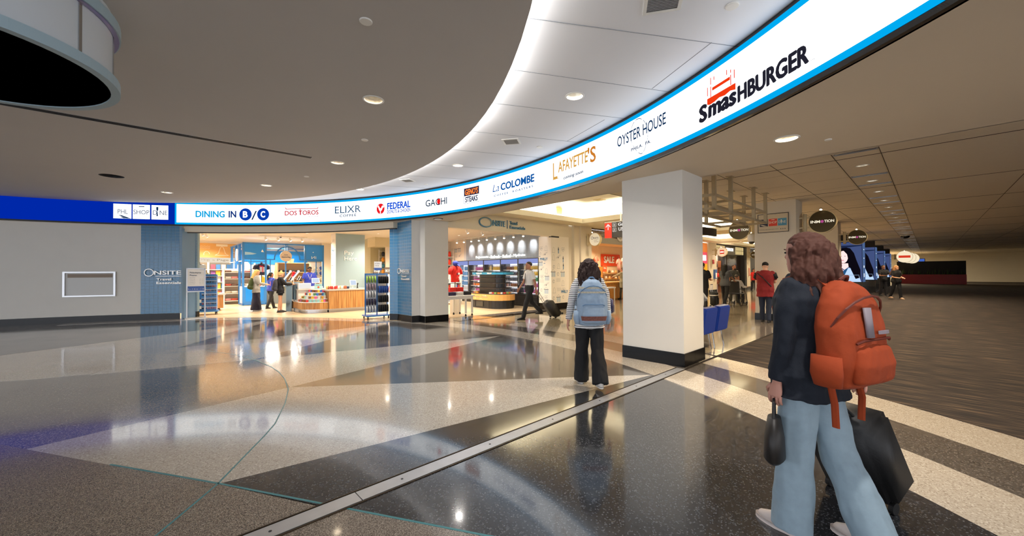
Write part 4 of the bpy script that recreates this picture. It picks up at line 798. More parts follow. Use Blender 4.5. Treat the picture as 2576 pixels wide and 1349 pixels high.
# slipper rack on the right
sr = thing('slipper_rack', 'tall blue wheeled rack of slippers and black flip flops at the tiled pier', 'rack', 5.30, 12.02, 0, -.12)
part('base', MB().box(-.38, -.22, .09, .38, .3, .13), BM, sr, bevel=.01); part('top_bar', MB().box(-.36, 0, 1.40, .36, .04, 1.44), BM, sr)
for x_ in (-.36, .0, .33): part('upright', MB().box(x_, 0, .13, x_ + .03, .04, 1.42), BM, sr)
for x_, y_ in ((-.32, -.18), (.32, -.18), (-.32, .26), (.32, .26)): caster(sr, x_, y_, .042)
part('back_mesh', MB().box(-.35, .03, .2, .36, .036, 1.4), M['alu'], sr)
slip = MB().tube([(0, 0, .12), (0, -.01, .04), (0, -.01, -.1)], [.035, .045, .04], 10, flat=.35)
slm = {c: slip.mesh('flip_flop', mat('sole_' + c, c, .8), True) for c in ('141417', '2a4f9a', 'a9cf5a', 'b59aa0', 'e6e3de', '2b2140')}
rowc = [('141417', 'black'), ('2a4f9a', 'blue'), ('141417', 'black'), ('141417', 'black')]
for r_ in range(4):
    for i in range(5):
        for q in (0, 1):
            o = bpy.data.objects.new('flip_flop', slm[rowc[r_][0]]); COL.objects.link(o); lx, ly, lz = .06 + i * .065, -.04 - q * .07, 1.22 - r_ * .3
            a = TH - .12; b0 = W(5.30, 12.02); o.location = (b0.x + lx * math.cos(a) - ly * math.sin(a), b0.y + lx * math.sin(a) + ly * math.cos(a), lz); o.rotation_euler = (0, 0, a + .2 * q)
            tag(o, '%s flip flop hanging on row %d from the top of the slipper rack' % (rowc[r_][1], r_ + 1), 'flip flop', 'flip flops on rack row %d' % (r_ + 1))
for r_, (cc, nm) in enumerate((('a9cf5a', 'fluffy green'), ('b59aa0', 'pink and grey'), ('e6e3de', 'white'), ('2b2140', 'dark purple'), ('e6e3de', 'white boxed'))):
    for i in range(4):
        o = bpy.data.objects.new('slipper', slm[cc]); COL.objects.link(o); lx, ly, lz = -.32 + i * .085, -.06, 1.24 - r_ * .235
        a = TH - .12; b0 = W(5.30, 12.02); o.location = (b0.x + lx * math.cos(a) - ly * math.sin(a), b0.y + lx * math.sin(a) + ly * math.cos(a), lz); o.rotation_euler = (0, 0, a); o.scale = (1.15, 1.6, .9)
        tag(o, '%s slipper hanging on the left half of the wheeled rack' % nm, 'slipper', nm + ' slippers on the rack')
t = thing('price_sign', 'small white and blue price card on top of the slipper rack', 'sign', 5.36, 12.0, 1.44, -.12); part('card', MB().box(-.14, 0, .1, .1, .01, .38), PAPER, t); part('blue_strip', MB().box(-.14, -.002, .1, .1, 0, .18), mat('strip_blue', '3f62ab', .5), t); part('holder', MB().cyl((0, .01, 0), (0, .01, .12), .008), M['chrome'], t); text('card_word', 'In Soles', -.11, .03, .3, .34, nvp, t, FM(0, 0, 0)); text('card_word', '2 for 20', -.11, .0, .23, .27, nvp, t, FM(0, 0, 0))
# sunglasses rack and sign stand on the left
gr = thing('sunglasses_rack', 'blue wheeled tower rack full of sunglasses behind the promo sign', 'rack', 1.5, 17.7, 0, -.2)
part('base', MB().prism(rr_poly(-.36, -.25, .36, .25, .12), .1, .14), mat('sky_blue_base', '4a8ccb', .4), gr)
for x_, y_ in ((-.28, -.18), (.28, -.18), (-.28, .2), (.28, .2)): caster(gr, x_, y_, .05)
part('tower', MB().box(-.12, -.16, .14, .3, .2, 1.44), BM, gr); part('side_tower', MB().box(-.3, -.1, .14, -.13, .14, 1.1), BM, gr)
for z_ in (.42, .64): part('tray', MB().box(-.42, -.3, z_ - .3 + .1, -.12, -.02, z_ - .3 + .2), WHT, gr)
for r_ in range(8): part('rail', MB().box(-.12, -.2, 1.36 - r_ * .155, .32, -.16, 1.372 - r_ * .155), WHT, gr)
gls = MB()
for d in (-1, 1): gls.tube([(d * .035, 0, 0), (d * .035, -.012, 0)], .024, 10)
gls.box(-.012, -.01, .004, .012, -.004, .01).box(-.062, -.005, .004, -.056, .06, .01).box(.056, -.005, .004, .062, .06, .01)
glm = [gls.mesh('sunglasses', mat('lens_' + c, c, .15)) for c in ('1a1512', '5a2a1e', '32230f', '8a2f2f')]
for r_ in range(8):
    for i in range(3):
        lx, ly, lz = -.04 + i * .14, -.215, 1.32 - r_ * .155; a = TH - .2; b0 = W(1.5, 17.7); o = bpy.data.objects.new('sunglasses', random.choice(glm)); COL.objects.link(o)
        o.location = (b0.x + lx * math.cos(a) - ly * math.sin(a), b0.y + lx * math.sin(a) + ly * math.cos(a), lz); o.rotation_euler = (0, 0, a); tag(o, 'pair of sunglasses on row %d from the top of the blue tower rack' % (r_ + 1), 'sunglasses', 'sunglasses on rack row %d' % (r_ + 1))
t = thing('price_sign', 'white and blue price card above the sunglasses rack', 'sign', 1.35, 17.6, 1.44, -.2); part('card', MB().box(-.2, 0, .08, .12, .01, .34), PAPER, t); part('blue_strip', MB().box(-.2, -.002, .08, .12, 0, .16), _mats['strip_blue'], t); part('holder', MB().cyl((0, .01, 0), (0, .01, .1), .008), M['chrome'], t); part('picture_strip', MB().box(-.05, .0, -.06, .2, .01, .06), mat('cream_card', 'efdcae', .5), t)
ss = thing('promo_sign_stand', 'silver floor sign stand with a printed philadelphia promo sheet at the entrance', 'sign stand', 1.12, 16.42, 0)
part('post', MB().box(-.25, 0, .02, -.215, .035, 1.64), M['alu'], ss); part('post', MB().box(.215, 0, .02, .25, .035, 1.64), M['alu'], ss); part('rail', MB().box(-.25, 0, 1.61, .25, .035, 1.645).box(-.25, 0, .86, .25, .035, .895), M['alu'], ss); part('foot', MB().box(-.29, -.22, 0, .29, .25, .02), mat('pale_steel', 'd6d2ca', .3, .5), ss, bevel=.006)
part('sheet', MB().box(-.215, .01, .895, .215, .025, 1.61), PAPER, ss); part('blue_strip', MB().box(-.215, .006, .9, .215, .01, 1.03 + .02), _mats['strip_blue'], ss)
f = FM(0, .01, 0); gy = mat('sheet_grey', '6d7888', .6)
text('sheet_word', 'Philadelphia', -.16, .13, 1.46, 1.52, gy, ss, f, bold=.02); text('sheet_word', 'Promo', -.16, .02, 1.385, 1.44, gy, ss, f, bold=.02)
for i, (a_, b_) in enumerate((('Mix and Match', ''), ('Candy', '2 for 10'), ('T-Shirts', '2 for 40'), ('Magnets', '3 for 20'), ('Keychains', '2 for 15'))):
    z_ = 1.325 - i * .052; text('sheet_word', a_, -.16, -.02, z_, z_ + .018, gy, ss, f)
    if b_: text('sheet_word', b_, .08, .18, z_, z_ + .018, gy, ss, f)
text('sheet_symbols', 'S - 1 6 o - 1 6', -.2, .2, .94, .98, WHT, ss, FM(0, .006, 0))
# wood table at left and goods
t = thing('wood_display_table', 'wood veneer display table with a pale top behind the sunglasses rack', 'table', 1.15, 19.1, 0)
part('body', MB().box(0, 0, .1, 1.0, .9, .62), M['wood'], t); part('kick_plate', MB().box(.06, .06, 0, .9, .8, .1), M['dark'], t); part('worktop', MB().box(-.05, -.05, .62, 1.08, .95, .68), _mats['pale_stone_top'], t)
for i in range(9):
    o = bpy.data.objects.new('gift_box', [MB().box(-.05, -.05, 0, .05, .05, .05).mesh('gift_box', mat('gift_' + c, c, .5)) for c in ('c8483a', 'f0c24a', 'eee4d4')][i % 3]); COL.objects.link(o); o.location = W(1.25 + (i % 5) * .18, 19.2 + (i // 5) * .2, .68); o.rotation_euler = (0, 0, TH); tag(o, 'small gift box on the wood display table', 'box', 'gift boxes on the wood table')
# tracks with spotlights
def track(label, u0, v0, u1, v1, z, n, group, glow=True):
    t = thing('track_light', label, 'track light', u0, v0, z, 0, group); d = Vector((u1 - u0, v1 - v0)); L_ = d.length; t.rotation_euler = (0, 0, TH + math.atan2(d.y, d.x))
    part('rail', MB().box(0, -.018, -.03, L_, .018, 0), WHT, t)
    for i in range(n):
        x = L_ * (i + .5) / n; h_ = part('lamp_head', MB().cyl((x, 0, -.03), (x, 0, -.09), .01).tube([(x - .02, 0, -.08), (x + .03, -.05, -.2)], [.045, .05], 14), WHT, t); part('lamp_glow', MB().tube([(x + .032, -.052, -.203), (x + .033, -.053, -.206)], .042, 12), screen('spot_glow', (1, .9, .72), 9), h_)
    return t
track('white track light with three heads over the sunglasses rack', 1.2, 18.6, 1.8, 21.0, 3.19, 3, 'track lights left shop')
track('white track light over the blue kiosk front', 3.6, 20.6, 5.6, 20.6, 3.19, 4, 'track lights left shop')
for u_, v_, lb in ((3.2, 18.6, 'dark dome camera on the shop ceiling left of the kiosk'), (4.4, 20.3, 'dark dome camera over the kiosk front')):
    t = thing('dome_camera', lb, 'camera', u_, v_, 3.2); part('housing', MB().lathe([(.07, 0), (.07, -.05), (.06, -.06)], 16), WHT, t, True); part('dome', MB().ell((0, 0, -.06), .05, .05, .05), M['black'], t, True)
t = thing('fire_bell', 'red dome alarm on the shop ceiling by the pay column', 'alarm', 4.9, 17.0, 3.2); part('bell', MB().lathe([(.09, -.01), (.10, -.04), (.04, -.06)], 18), mat('alarm_red', 'a3202a', .4), t, True); part('plate', MB().lathe([(.1, 0), (.1, -.012)], 18), mat('alarm_red2', '8a1a22', .5), t)
# dimensional letters on the tiled walls
LET = mat('satin_white_letter', 'e8e6e1', .3, .2)
def onsite(parent, fm, x0, z0, s, m, m2=None, thin=False, depth=.03):
    """circle O, wide NSITE, rule, Travel Essentials; s is the overall width"""
    cx_, cz_ = x0 + .13 * s, z0 + .40 * s
    P = arcpts(cx_, cz_, .13 * s, .125 * s, n=36); Q = arcpts(cx_, cz_, .108 * s, .10 * s, n=36); mb = MB(); n = 36
    mb.add([fm(*p, depth) for p in P] + [fm(*p, depth) for p in Q] + [fm(*p, 0) for p in P] + [fm(*p, 0) for p in Q], [(i, (i + 1) % n, n + (i + 1) % n, n + i) for i in range(n)] + [(i, (i + 1) % n, 2 * n + (i + 1) % n, 2 * n + i) for i in range(n)] + [(n + i, n + (i + 1) % n, 3 * n + (i + 1) % n, 3 * n + i) for i in range(n)])
    part('letter_ring', mb, m, parent)
    text('letters', 'NSITE', x0 + .265 * s, x0 + s, z0 + .33 * s, z0 + .46 * s, m, parent, fm, depth=depth, bold=.02)
    mb = MB(); c = [(x0 + .3 * s, z0 + .275 * s), (x0 + s, z0 + .275 * s), (x0 + s, z0 + .29 * s), (x0 + .3 * s, z0 + .29 * s)]; mb.add([fm(*p, depth) for p in c] + [fm(*p, 0) for p in c], [(0, 1, 2, 3), (0, 1, 5, 4), (1, 2, 6, 5), (2, 3, 7, 6), (3, 0, 4, 7)]); part('letter_rule', mb, m, parent)
    text('letters', 'Travel', x0 + .33 * s, x0 + .73 * s, z0 + .145 * s, z0 + .225 * s, m, parent, fm, depth=depth, bold=.03); text('letters', 'Essentials', x0 + .33 * s, x0 + s, z0 + .03 * s, z0 + .11 * s, m, parent, fm, depth=depth, bold=.03)
sg = thing('wall_letters', 'white raised shop lettering on the blue tiled wall left of the entrance', 'sign', RC.x, RC.y, 0, xy=True)
def cyl_map(x, y, l): a = math.radians(106.9) - x / 11.11; r = 11.108 - l; return (r * math.cos(a), r * math.sin(a), y)
onsite(sg, cyl_map, 0, 1.105, 1.0, LET)
sg2 = thing('wall_letters', 'white raised shop lettering on the blue tiled pier right of the entrance', 'sign', 5.585, 11.125, 0)
onsite(sg2, plane_map((-.002, 0, 0), (.02, -1, 0), (0, 0, 1), (-1, 0, 0), .004), .02, 1.22, .72, LET)
# poster at far left
t = thing('wall_poster', 'silver framed poster on the white wall at the left edge', 'poster', RC.x, RC.y, 0, xy=True)
def cb2(x, y, l): a = math.radians(110.55) + x / 11.13; r = 11.128 - l; return (r * math.cos(a), r * math.sin(a), y)
def slab(x0, x1, z0, z1, l0, l1, f=cb2):
    return MB().add([f(x, z, l) for l in (l0, l1) for x, z in ((x0, z0), (x1, z0), (x1, z1), (x0, z1))], [(0, 1, 2, 3), (4, 5, 6, 7), (0, 1, 5, 4), (1, 2, 6, 5), (2, 3, 7, 6), (3, 0, 4, 7)])
part('frame_bar', slab(0, .05, .78, 1.54, 0, .04), M['alu'], t); part('frame_bar', slab(1.15, 1.2, .78, 1.54, 0, .04), M['alu'], t); part('frame_bar', slab(.05, 1.15, .78, .82, 0, .04), M['alu'], t); part('frame_bar', slab(.05, 1.15, 1.5, 1.54, 0, .04), M['alu'], t); part('sheet', slab(.05, 1.15, .82, 1.5, 0, .01), mat('poster_grey', 'c9c8c3', .4), t); part('picture', slab(.08, 1.1, 1.36, 1.47, .01, .014), mat('poster_brown', '8a7866', .5), t)
# ================================================================ second shop (straight front along the concourse)
hd2 = struct('wall_fascia', MB().box(6.6, 9.9, 2.85, 12.37, 10.05, 3.5).box(6.6, 9.88, 2.83, 11.3, 10.1, 2.85), M['wpaint'])
ZS = 3.36
bs = mat('teal_blue_letter', '1f5a7d', .4)
s2 = thing('fascia_letters', 'large dark blue raised shop lettering on the cream fascia over the second shop', 'sign', 7.7, 9.9, 0)
f = plane_map((0, -.002, 0), (1, 0, 0), (0, 0, 1), (0, -1, 0))
P_ = arcpts(.35, 3.10, .285, .17, n=36); Q_ = arcpts(.35, 3.10, .24, .135, n=36); mb = MB(); mb.add([f(*p, .03) for p in P_] + [f(*p, .03) for p in Q_] + [f(*p, 0) for p in P_], [(i, (i + 1) % 36, 36 + (i + 1) % 36, 36 + i) for i in range(36)] + [(i, (i + 1) % 36, 72 + (i + 1) % 36, 72 + i) for i in range(36)]); part('letter_ring', mb, bs, s2)
text('letters', 'NSITE', .66, 1.2, 3.01, 3.2, bs, s2, f, depth=.03, bold=.015)
mb = MB().box(1.3, -.03, 2.96, 1.315, 0, 3.25); part('letter_rule', mb, bs, s2)
text('letters', 'Travel', 1.42, 1.78, 3.11, 3.23, bs, s2, f, depth=.03, bold=.015); text('letters', 'Essentials', 1.42, 2.17, 2.97, 3.08, bs, s2, f, depth=.03, bold=.015)
# mural pier
mp_ = struct('wall_mural', MB().box(11.3, 9.9, .24, 12.37, 10.55, 2.85), mat('pale_mural_paint', 'f0e8da', .6))
struct('base_tile', MB().box(11.28, 9.885, 0, 11.83, 10.5, .24), M['base'], parent=mp_); struct('base_tile', MB().box(11.833, 9.885, 0, 12.37, 10.5, .24), M['base'], parent=mp_)
fm2 = plane_map((11.3, 9.9, 0), (1, 0, 0), (0, 0, 1), (0, -1, 0)); mural_bits(mp_, fm2, 1.05, 2.7, 11, .45, .9)
text('mural_word', 'PHILLY', .58, 1.0, .62, .73, blp, mp_, plane_map((11.3, 9.9, 0), (1, 0, 0), (0, 0, 1), (0, -1, 0), .003), bold=.05); text('mural_word', 'PHILLY', .02, .42, 1.92, 2.02, blp, mp_, plane_map((11.3, 10.5, 0), (0, -1, 0), (0, 0, 1), (-1, 0, 0), .003), bold=.05)
mural_bits(mp_, plane_map((11.3, 10.55, 0), (0, -1, 0), (0, 0, 1), (-1, 0, 0)), .6, 2.7, 12, .45, .8)
struct('gate_housing', MB().box(11.28, 10.0, 2.8, 11.75, 9.88, 2.85), M['blackm'], parent=mp_)
# white piers beside it
pr = struct('wall_pier', MB().box(12.37, 9.98, 0, 12.68, 10.5, 3.5).box(12.68, 9.86, 0, 13.02, 10.5, 3.5).box(13.02, 9.78, 0, 13.77, 10.6, 3.5), M['wpaint'])
struct('base_tile', MB().box(13.01, 9.765, 0, 13.78, 9.78, .22), M['base'], parent=pr)
# interior walls
DBL = mat('dark_kick', '1b1a1a', .4)
wc = struct('wall_cooler', MB().box(12.42, 10.5, 0, 12.5, 18.4, 3.2), CW)
struct('wall_back_shop', MB().box(8.6, 18.4, 0, 12.5, 18.5, 3.2), CW)
gt = mat('grey_blue_glazed_tile', 'a9b5c2', .22, noise=.12, nscale=5)
gp = MB()
for i in range(int(5.6 / .2)):
    for k in range(15): gp.box(12.405, 11.5 + i * .2 + .003, 2.1 + k * .075 + .003, 12.42, 11.5 + (i + 1) * .2 - .003, 2.1 + (k + 1) * .075 - .003)
o = struct('wall_tile', gp, gt, parent=wc); o['kind'] = 'stuff'; struct('grout', MB().box(12.412, 11.5, 2.06, 12.421, 17.1, 3.2), mat('white_grout', 'd5d3cf', .8), parent=wc)
mural_bits(wc, plane_map((12.42, 18.3, 0), (0, -1, 0), (0, 0, 1), (-1, 0, 0)), 1.15, 3.1, 21, 1.0, 1.0)
for u_, v_ in ((7.6, 11.4), (9.2, 11.0), (10.6, 12.6), (8.6, 13.4), (10.6, 15.0), (8.4, 15.8), (10.8, 17.0)):
    shop_light(u_, v_, p=85, col=(1, .92, .8), lab='small round downlight in the ceiling of the drinks shop', grp='downlights of the drinks shop')
for i in range(7):
    v_ = 11.9 + i * .75; lamp('SPOT', 'wall_washer', W(11.75, v_, 3.08), 17, (1, .93, .85), .04, rot=(0, 0, 0), spot=.75)
    l = bpy.data.objects['wall_washer' if i == 0 else 'wall_washer.%03d' % i]; l.rotation_euler = (W(12.42, v_, 2.65) - l.location).to_track_quat('-Z', 'Y').to_euler()
track('long white track of spotlights washing the grey tiled wall', 11.7, 17.0, 11.7, 11.5, 3.19, 9, 'track lights drinks shop')
track('short white track with two spotlights near the second shop front', 8.6, 12.2, 10.4, 12.6, 3.19, 2, 'track lights drinks shop')
jw = thing('wall_slogan', 'glowing white slogan letters on the grey tiled wall above the coolers', 'sign', 12.4, 16.02, 0)
fj = plane_map((0, 0, 0), (0, -1, 0), (0, 0, 1), (-1, 0, 0)); glo = screen('slogan_glow', (1, .97, .9), 1.3)
for s_, a_, b_ in (('Rejuvenate', 0, 1.02), ('Refresh', 1.2, 1.88), ('Refuel', 2.08, 2.66), ('Hydrate', 2.85, 3.62)):
    text('slogan_word', s_, a_, b_, 2.15, 2.31, glo, jw, fj, depth=.03, bold=.02)
    if b_ < 3: part('slogan_dot', MB().cyl((0, -(b_ + .09), 2.21), (-.03, -(b_ + .09), 2.21), .028, n=12), glo, jw)
# coolers: five glazed bays along the wall
GLS = mat('cooler_glass', (.95, .97, 1), .02, trans=1.0, alpha=.12)
vb = [17.06, 15.84, 14.62, 13.38, 12.23, 11.0]
bot = {}
def bottle(name, c, cc, h_=.22, r=.032):
    mb = MB().lathe([(r, 0), (r, h_ * .6), (r * .45, h_ * .8), (r * .4, h_ * .93), (r * .45, h_ * .93), (r * .45, h_), (.002, h_)], 10); return mb.mesh(name, mat('drink_' + c, c, .2, coat=.3), True)
bts = [bottle('bottle', c, c, h_, r) for c, h_, r in (('5f9ad6', .24, .032), ('d94a5a', .2, .034), ('e9c34a', .22, .034), ('7a4a2a', .2, .036), ('4a9a6a', .22, .034), ('e6e8ee', .24, .03), ('c85aa8', .2, .033), ('2a2f45', .22, .032), ('e07a2a', .18, .04))]
pal = [[0, 0, 5], [5, 8, 6], [3, 2, 4], [3, 7, 2], [6, 2, 4]]
cn = ['first', 'second', 'third', 'fourth', 'fifth']
for k in range(5):
    v0, v1 = vb[k], vb[k + 1]; wd = v0 - v1
    t = thing('drinks_cooler', '%s glass-fronted glowing drinks cooler from the back of the tiled wall' % cn[k], 'cooler', 12.40, v1, 0, group='coolers')
    part('cabinet', MB().box(-.62, .0, 0, 0, .03, 2.06).box(-.62, wd - .03, 0, 0, wd, 2.06).box(-.62, 0, 2.0, 0, wd, 2.06).box(-.04, 0, 0, 0, wd, 2.06), M['blackm'], t)
    part('lit_back', MB().box(-.06, .03, .5, -.05, wd - .03, 1.95), screen('cooler_light', (.84, .88, 1.0), 1.5), t, label='glowing white interior')
    part('header_panel', MB().box(-.64, .03, 1.83, -.6, wd - .03, 2.03), screen('cooler_header', (.36, .42, .86), .75), t, label='lit violet header panel')
    part('base', MB().box(-.7, 0, 0, 0, wd, .5), DBL, t)
    for q in range(5): part('louvre', MB().box(-.715, .03, .08 + q * .075, -.70, wd - .03, .115 + q * .075), M['dark'], t)
    for q in range(5): part('shelf', MB().box(-.5, .04, .55 + q * .25, -.06, wd - .04, .565 + q * .25), WHT, t)
    part('door_frame', MB().box(-.64, 0, .5, -.6, .04, 2.06).box(-.64, wd - .04, .5, -.6, wd, 2.06), M['black'], t)
    part('door_glass', MB().box(-.625, .04, .52, -.62, wd - .04, 1.83), GLS, t)
    part('door_handle', MB().cyl((-.66, wd - .07, .9), (-.66, wd - .07, 1.5), .01), M['chrome'], t)
    for q in range(5):
        c = random.choice(pal[k])
        for i in range(int((wd - .14) / .085)):
            if random.random() < .06: continue
            if random.random() < .12: c = random.choice(pal[k])
            o = bpy.data.objects.new('bottle', bts[c]); COL.objects.link(o); o.location = W(12.0, v1 + .1 + i * .085, .566 + q * .25)
            tag(o, 'drink bottle on shelf %d from the bottom of the %s cooler' % (q + 1, cn[k]), 'bottle', 'bottles on shelf %d of the %s cooler' % (q + 1, cn[k]))
# grab and go island
isl = thing('food_island', 'rounded black grab and go island with shelves and a golden skirt', 'display island', 10.5, 12.45, 0)
def stad(r, L_, n=12, cx=0, cy=0): return [(cx + r * math.cos(a), cy + L_ / 2 + r * math.sin(a)) for a in [PI * i / n for i in range(n + 1)]] + [(cx + r * math.cos(a), cy - L_ / 2 + r * math.sin(a)) for a in [PI + PI * i / n for i in range(n + 1)]]
part('plinth', MB().prism(stad(.58, .9), 0, .33), DBL, isl)
for i in range(26):
    p = stad(.585, .9)[i % 26]; part('plinth_rib', MB().box(p[0] - .006, p[1] - .006, .05, p[0] + .006, p[1] + .006, .31), M['dark'], isl)
part('golden_skirt', MB().prism(stad(.62, .9), .33, .57), GLD, isl, label='golden skirt with white line drawings')
part('vent', MB().box(-.6, -.1, .08, -.58, .35, .28), M['black'], isl)
fs_ = lambda x, y, l: (-.622 - l, -x, y)
text('skirt_word', 'Refuel  Hydrate', -.42, .42, .42, .5, mat('slate_letter', '5a7080', .5), isl, fs_); strokes('skirt_line', [arcpts(.3, .5, .03, .03, n=8), arcpts(-.38, .4, .03, .03, n=8), [(-.1, .36), (0, .4), (.1, .36)], [(.1, .54), (.2, .5), (.3, .54)]], .008, WHT, isl, fs_)
part('deck', MB().prism(stad(.6, .9), .57, .60), M['black'], isl); part('glass_guard', MB().rings([[(p[0], p[1], z) for p in stad(.6, .9)] for z in (.6, .80)], False), GLS, isl)
part('core', MB().prism(stad(.27, .9), .6, 1.38), mat('espresso_panel', '1a1412', .3), isl)
for z_ in (.80, 1.0, 1.19): part('shelf', MB().prism(stad(.5, .9), z_, z_ + .035), mat('dark_bronze', '2b211b', .35, .3), isl)
part('header_band', MB().prism(stad(.56, .95), 1.37, 1.47), mat('teal_band', '2a7fa3', .4), isl); part('cap', MB().prism(stad(.58, .95), 1.47, 1.495), M['black'], isl)
fs2 = lambda x, y, l: (-.562 - l, -x, y); text('band_word', 'GRAB & GO', -.38, -.02, 1.39, 1.45, WHT, isl, fs2, bold=.05); text('band_word', 'GRAB & GO', .32, .6, 1.39, 1.45, WHT, isl, fs2, bold=.05)
fdc = [MB().box(-.05, -.04, 0, .05, .04, .06).mesh('food_box', mat('food_' + c, c, .5)) for c in ('e98a2a', 'efe6da', 'c94a3a', '8aa04a')]
for i in range(22):
    p = stad(.5, .9, cx=0)[i]; o = bpy.data.objects.new('food_box', fdc[i % 4]); COL.objects.link(o); b0 = W(10.5 + p[0] * .93, 12.45 + p[1] * .95); o.location = (b0.x, b0.y, .60); o.rotation_euler = (0, 0, i)
    tag(o, 'packed snack box behind the low glass of the grab and go island', 'food box', 'snack boxes on the island')
# white table with shirts
wt2 = thing('shirt_table', 'white wheeled display table with folded shirts beside the white pier', 'table', 7.95, 10.42, 0)
part('tabletop', MB().box(-1.35, 0, .66, .05, .85, .70), WHT, wt2, bevel=.006); part('apron', MB().box(-1.3, .03, .58, .0, .06, .66).box(-.05, .03, .58, -.02, .8, .66), WHT, wt2)
for x_, y_ in ((-.02, .06), (-.02, .76), (-1.25, .06), (-1.25, .76), (-.28, .06), (-.28, .76)):
    part('leg', MB().box(x_ - .025, y_ - .025, .1, x_ + .025, y_ + .025, .6), WHT, wt2); caster(wt2, x_, y_, .035)
shc = [('e9e6df', 'white'), ('1c1b22', 'black and gold'), ('322a48', 'dark purple'), ('c6281e', 'red')]
fold = MB().box(-.13, -.1, 0, .13, .1, .028)
for k, (x_, y_, c, n_) in enumerate(((-.2, .25, 3, 5), (-.48, .25, 3, 5), (-.10, .12, 1, 4), (-.42, .12 - .0, 0, 4), (-.72, .2, 2, 4), (-1.0, .2, 0, 4))):
    x_, y_ = ((-.16, .62), (-.46, .62), (-.14, .2), (-.46, .2), (-.76, .2), (-1.06, .2))[k]
    me = fold.mesh('folded_shirt', mat('shirt_' + shc[c][0], shc[c][0], .9, bump=.3, nscale=30), bevel=.008)
    for i in range(n_):
        o = bpy.data.objects.new('folded_shirt', me); COL.objects.link(o); o.location = W(7.95 + x_, 10.42 + y_, .701 + (.10 if k < 2 else 0) + i * .029); o.rotation_euler = (0, 0, TH + random.uniform(-.06, .06))
        tag(o, '%s folded shirt in stack %s of the white wheeled table' % (shc[c][1], ('one, back right', 'two, back centre', 'three, front right', 'four, front centre', 'five, front left', 'six, far left')[k]), 'shirt', 'folded shirts stack %d' % (k + 1))
t = thing('table_riser', 'low white riser under the red shirts on the white table', 'riser', 7.95, 10.42, .70); part('board', MB().box(-.66, .48, .0, .02, .76, .10), WHT, t)
tm_ = torso_form('shirt_mannequin', 'red t-shirt and blue baseball cap on a bust beside the white table', 7.92, 11.45, .0, .25, 'cf2217', s=1.0)
tm_.location.z = .60
f = lambda x, y, l: (x, -.124 - l, y); text('shirt_word', 'Go', -.06, .02, .77, .85, mat('print_navy', '141a3a', .7), tm_, f, bold=.05); shape('shirt_print', [(0, .78), (.12, .79), (.12, .84), (.04, .86)], WHT, tm_, f); text('shirt_word', 'T', .03, .1, .60, .70, WHT, tm_, f, bold=.04)
part('bust_base', MB().box(-.14, -.12, -.6, .14, .12, .0), WHM, tm_)
o = part('ball_cap', MB().ell((0, 0, .02), .1, .11, .1, 14, 8).add([(-.07, -.09, .03), (.07, -.09, .03), (.08, -.17, -.03), (0, -.19, -.04), (-.08, -.17, -.03)], [(0, 1, 2, 3, 4)]), mat('cap_royal', '2a3f9e', .7), None, True); o.location = W(7.92, 11.43, 1.76); o.rotation_euler = (.25, 0, TH + .5); tag(o, 'royal blue baseball cap with red front on top of the red shirt bust', 'cap')
# white gondola with signs behind the table
gd = thing('snack_gondola', 'white wheeled gondola of packets with a breakfast on the go header', 'shelf', 9.6, 14.9, 0)
part('frame', MB().box(0, 0, .1, .04, .5, 1.35).box(1.05, 0, .1, 1.09, .5, 1.35).box(0, .46, .1, 1.09, .5, 1.35).box(0, 0, .08, 1.09, .5, .14), WHT, gd); part('header_board', MB().box(0, -.01, 1.3, 1.12, .02, 1.55), WHT, gd)
text('header_word', 'Breakfast', .5, .95, 1.43, 1.5, mat('grey_letter2', '6b7480', .5), gd, FM(0, -.01, 0)); text('header_word', 'On The Go', .5, .95, 1.34, 1.4, _mats['grey_letter2'], gd, FM(0, -.01, 0))
for z_ in (.16, .45, .72, .98): part('shelf', MB().box(.04, 0, z_, 1.05, .46, z_ + .02), WHT, gd)
part('sale_card', MB().box(.45, -.03, .5, .75, -.01, .95), PAPER, gd); text('card_word', 'FINAL', .5, .7, .8, .86, mat('pink_letter', 'd87a6a', .5), gd, FM(0, -.03, 0)); text('card_word', 'SALE', .5, .7, .7, .77, _mats['pink_letter'], gd, FM(0, -.03, 0))
for x_ in (.1, .5, 1.0): caster(gd, x_, .06, .035)
pkm = [MB().box(-.05, -.04, 0, .05, .04, .15).mesh('packet', mat('pkt_' + c, c, .5)) for c in ('3d5fa8', 'e8e4dc', 'b23a3a', '8a8f98', 'd9a24a')]
for r_, z_ in enumerate((.18, .47, .74, 1.0)):
    for i in range(8):
        o = bpy.data.objects.new('packet', random.choice(pkm)); COL.objects.link(o); o.location = W(9.72 + i * .12, 15.02, z_ + .001); o.rotation_euler = (0, 0, TH); tag(o, 'small packet on shelf %d from the bottom of the white gondola' % (r_ + 1), 'packet', 'packets on gondola shelf %d' % (r_ + 1))
# orange bags on the far wall
bgm = MB().loft([((0, 0, 0), .07, .03), ((0, 0, .06), .09, .05), ((0, 0, .2), .085, .045), ((0, 0, .3), .07, .006)], 10).mesh('snack_pouch', mat('pouch_red', 'd9381e', .35), True)
for r_ in range(4):
    for i in range(7):
        o = bpy.data.objects.new('snack_pouch', bgm); COL.objects.link(o); o.location = W(10.9 + i * .21, 18.1, .98 + r_ * .45 + .001); o.rotation_euler = (0, 0, TH); tag(o, 'red snack pouch on wall shelf %d from the bottom behind the white pier' % (r_ + 1), 'snack', 'red pouches on wall shelf %d' % (r_ + 1))
t = thing('pouch_shelf', 'cream wall shelves of red pouches seen past the white pier', 'shelf', 10.75, 17.95, 0)
for z_ in (.95, 1.40, 1.85, 2.3): part('shelf', MB().box(0, 0, z_, 1.6, .42, z_ + .03), WHM, t)
part('side_panel', MB().box(-.04, 0, .2, 0, .42, 2.7), WHM, t); part('side_panel', MB().box(1.6, 0, .2, 1.62, .42, 2.7), WHM, t)
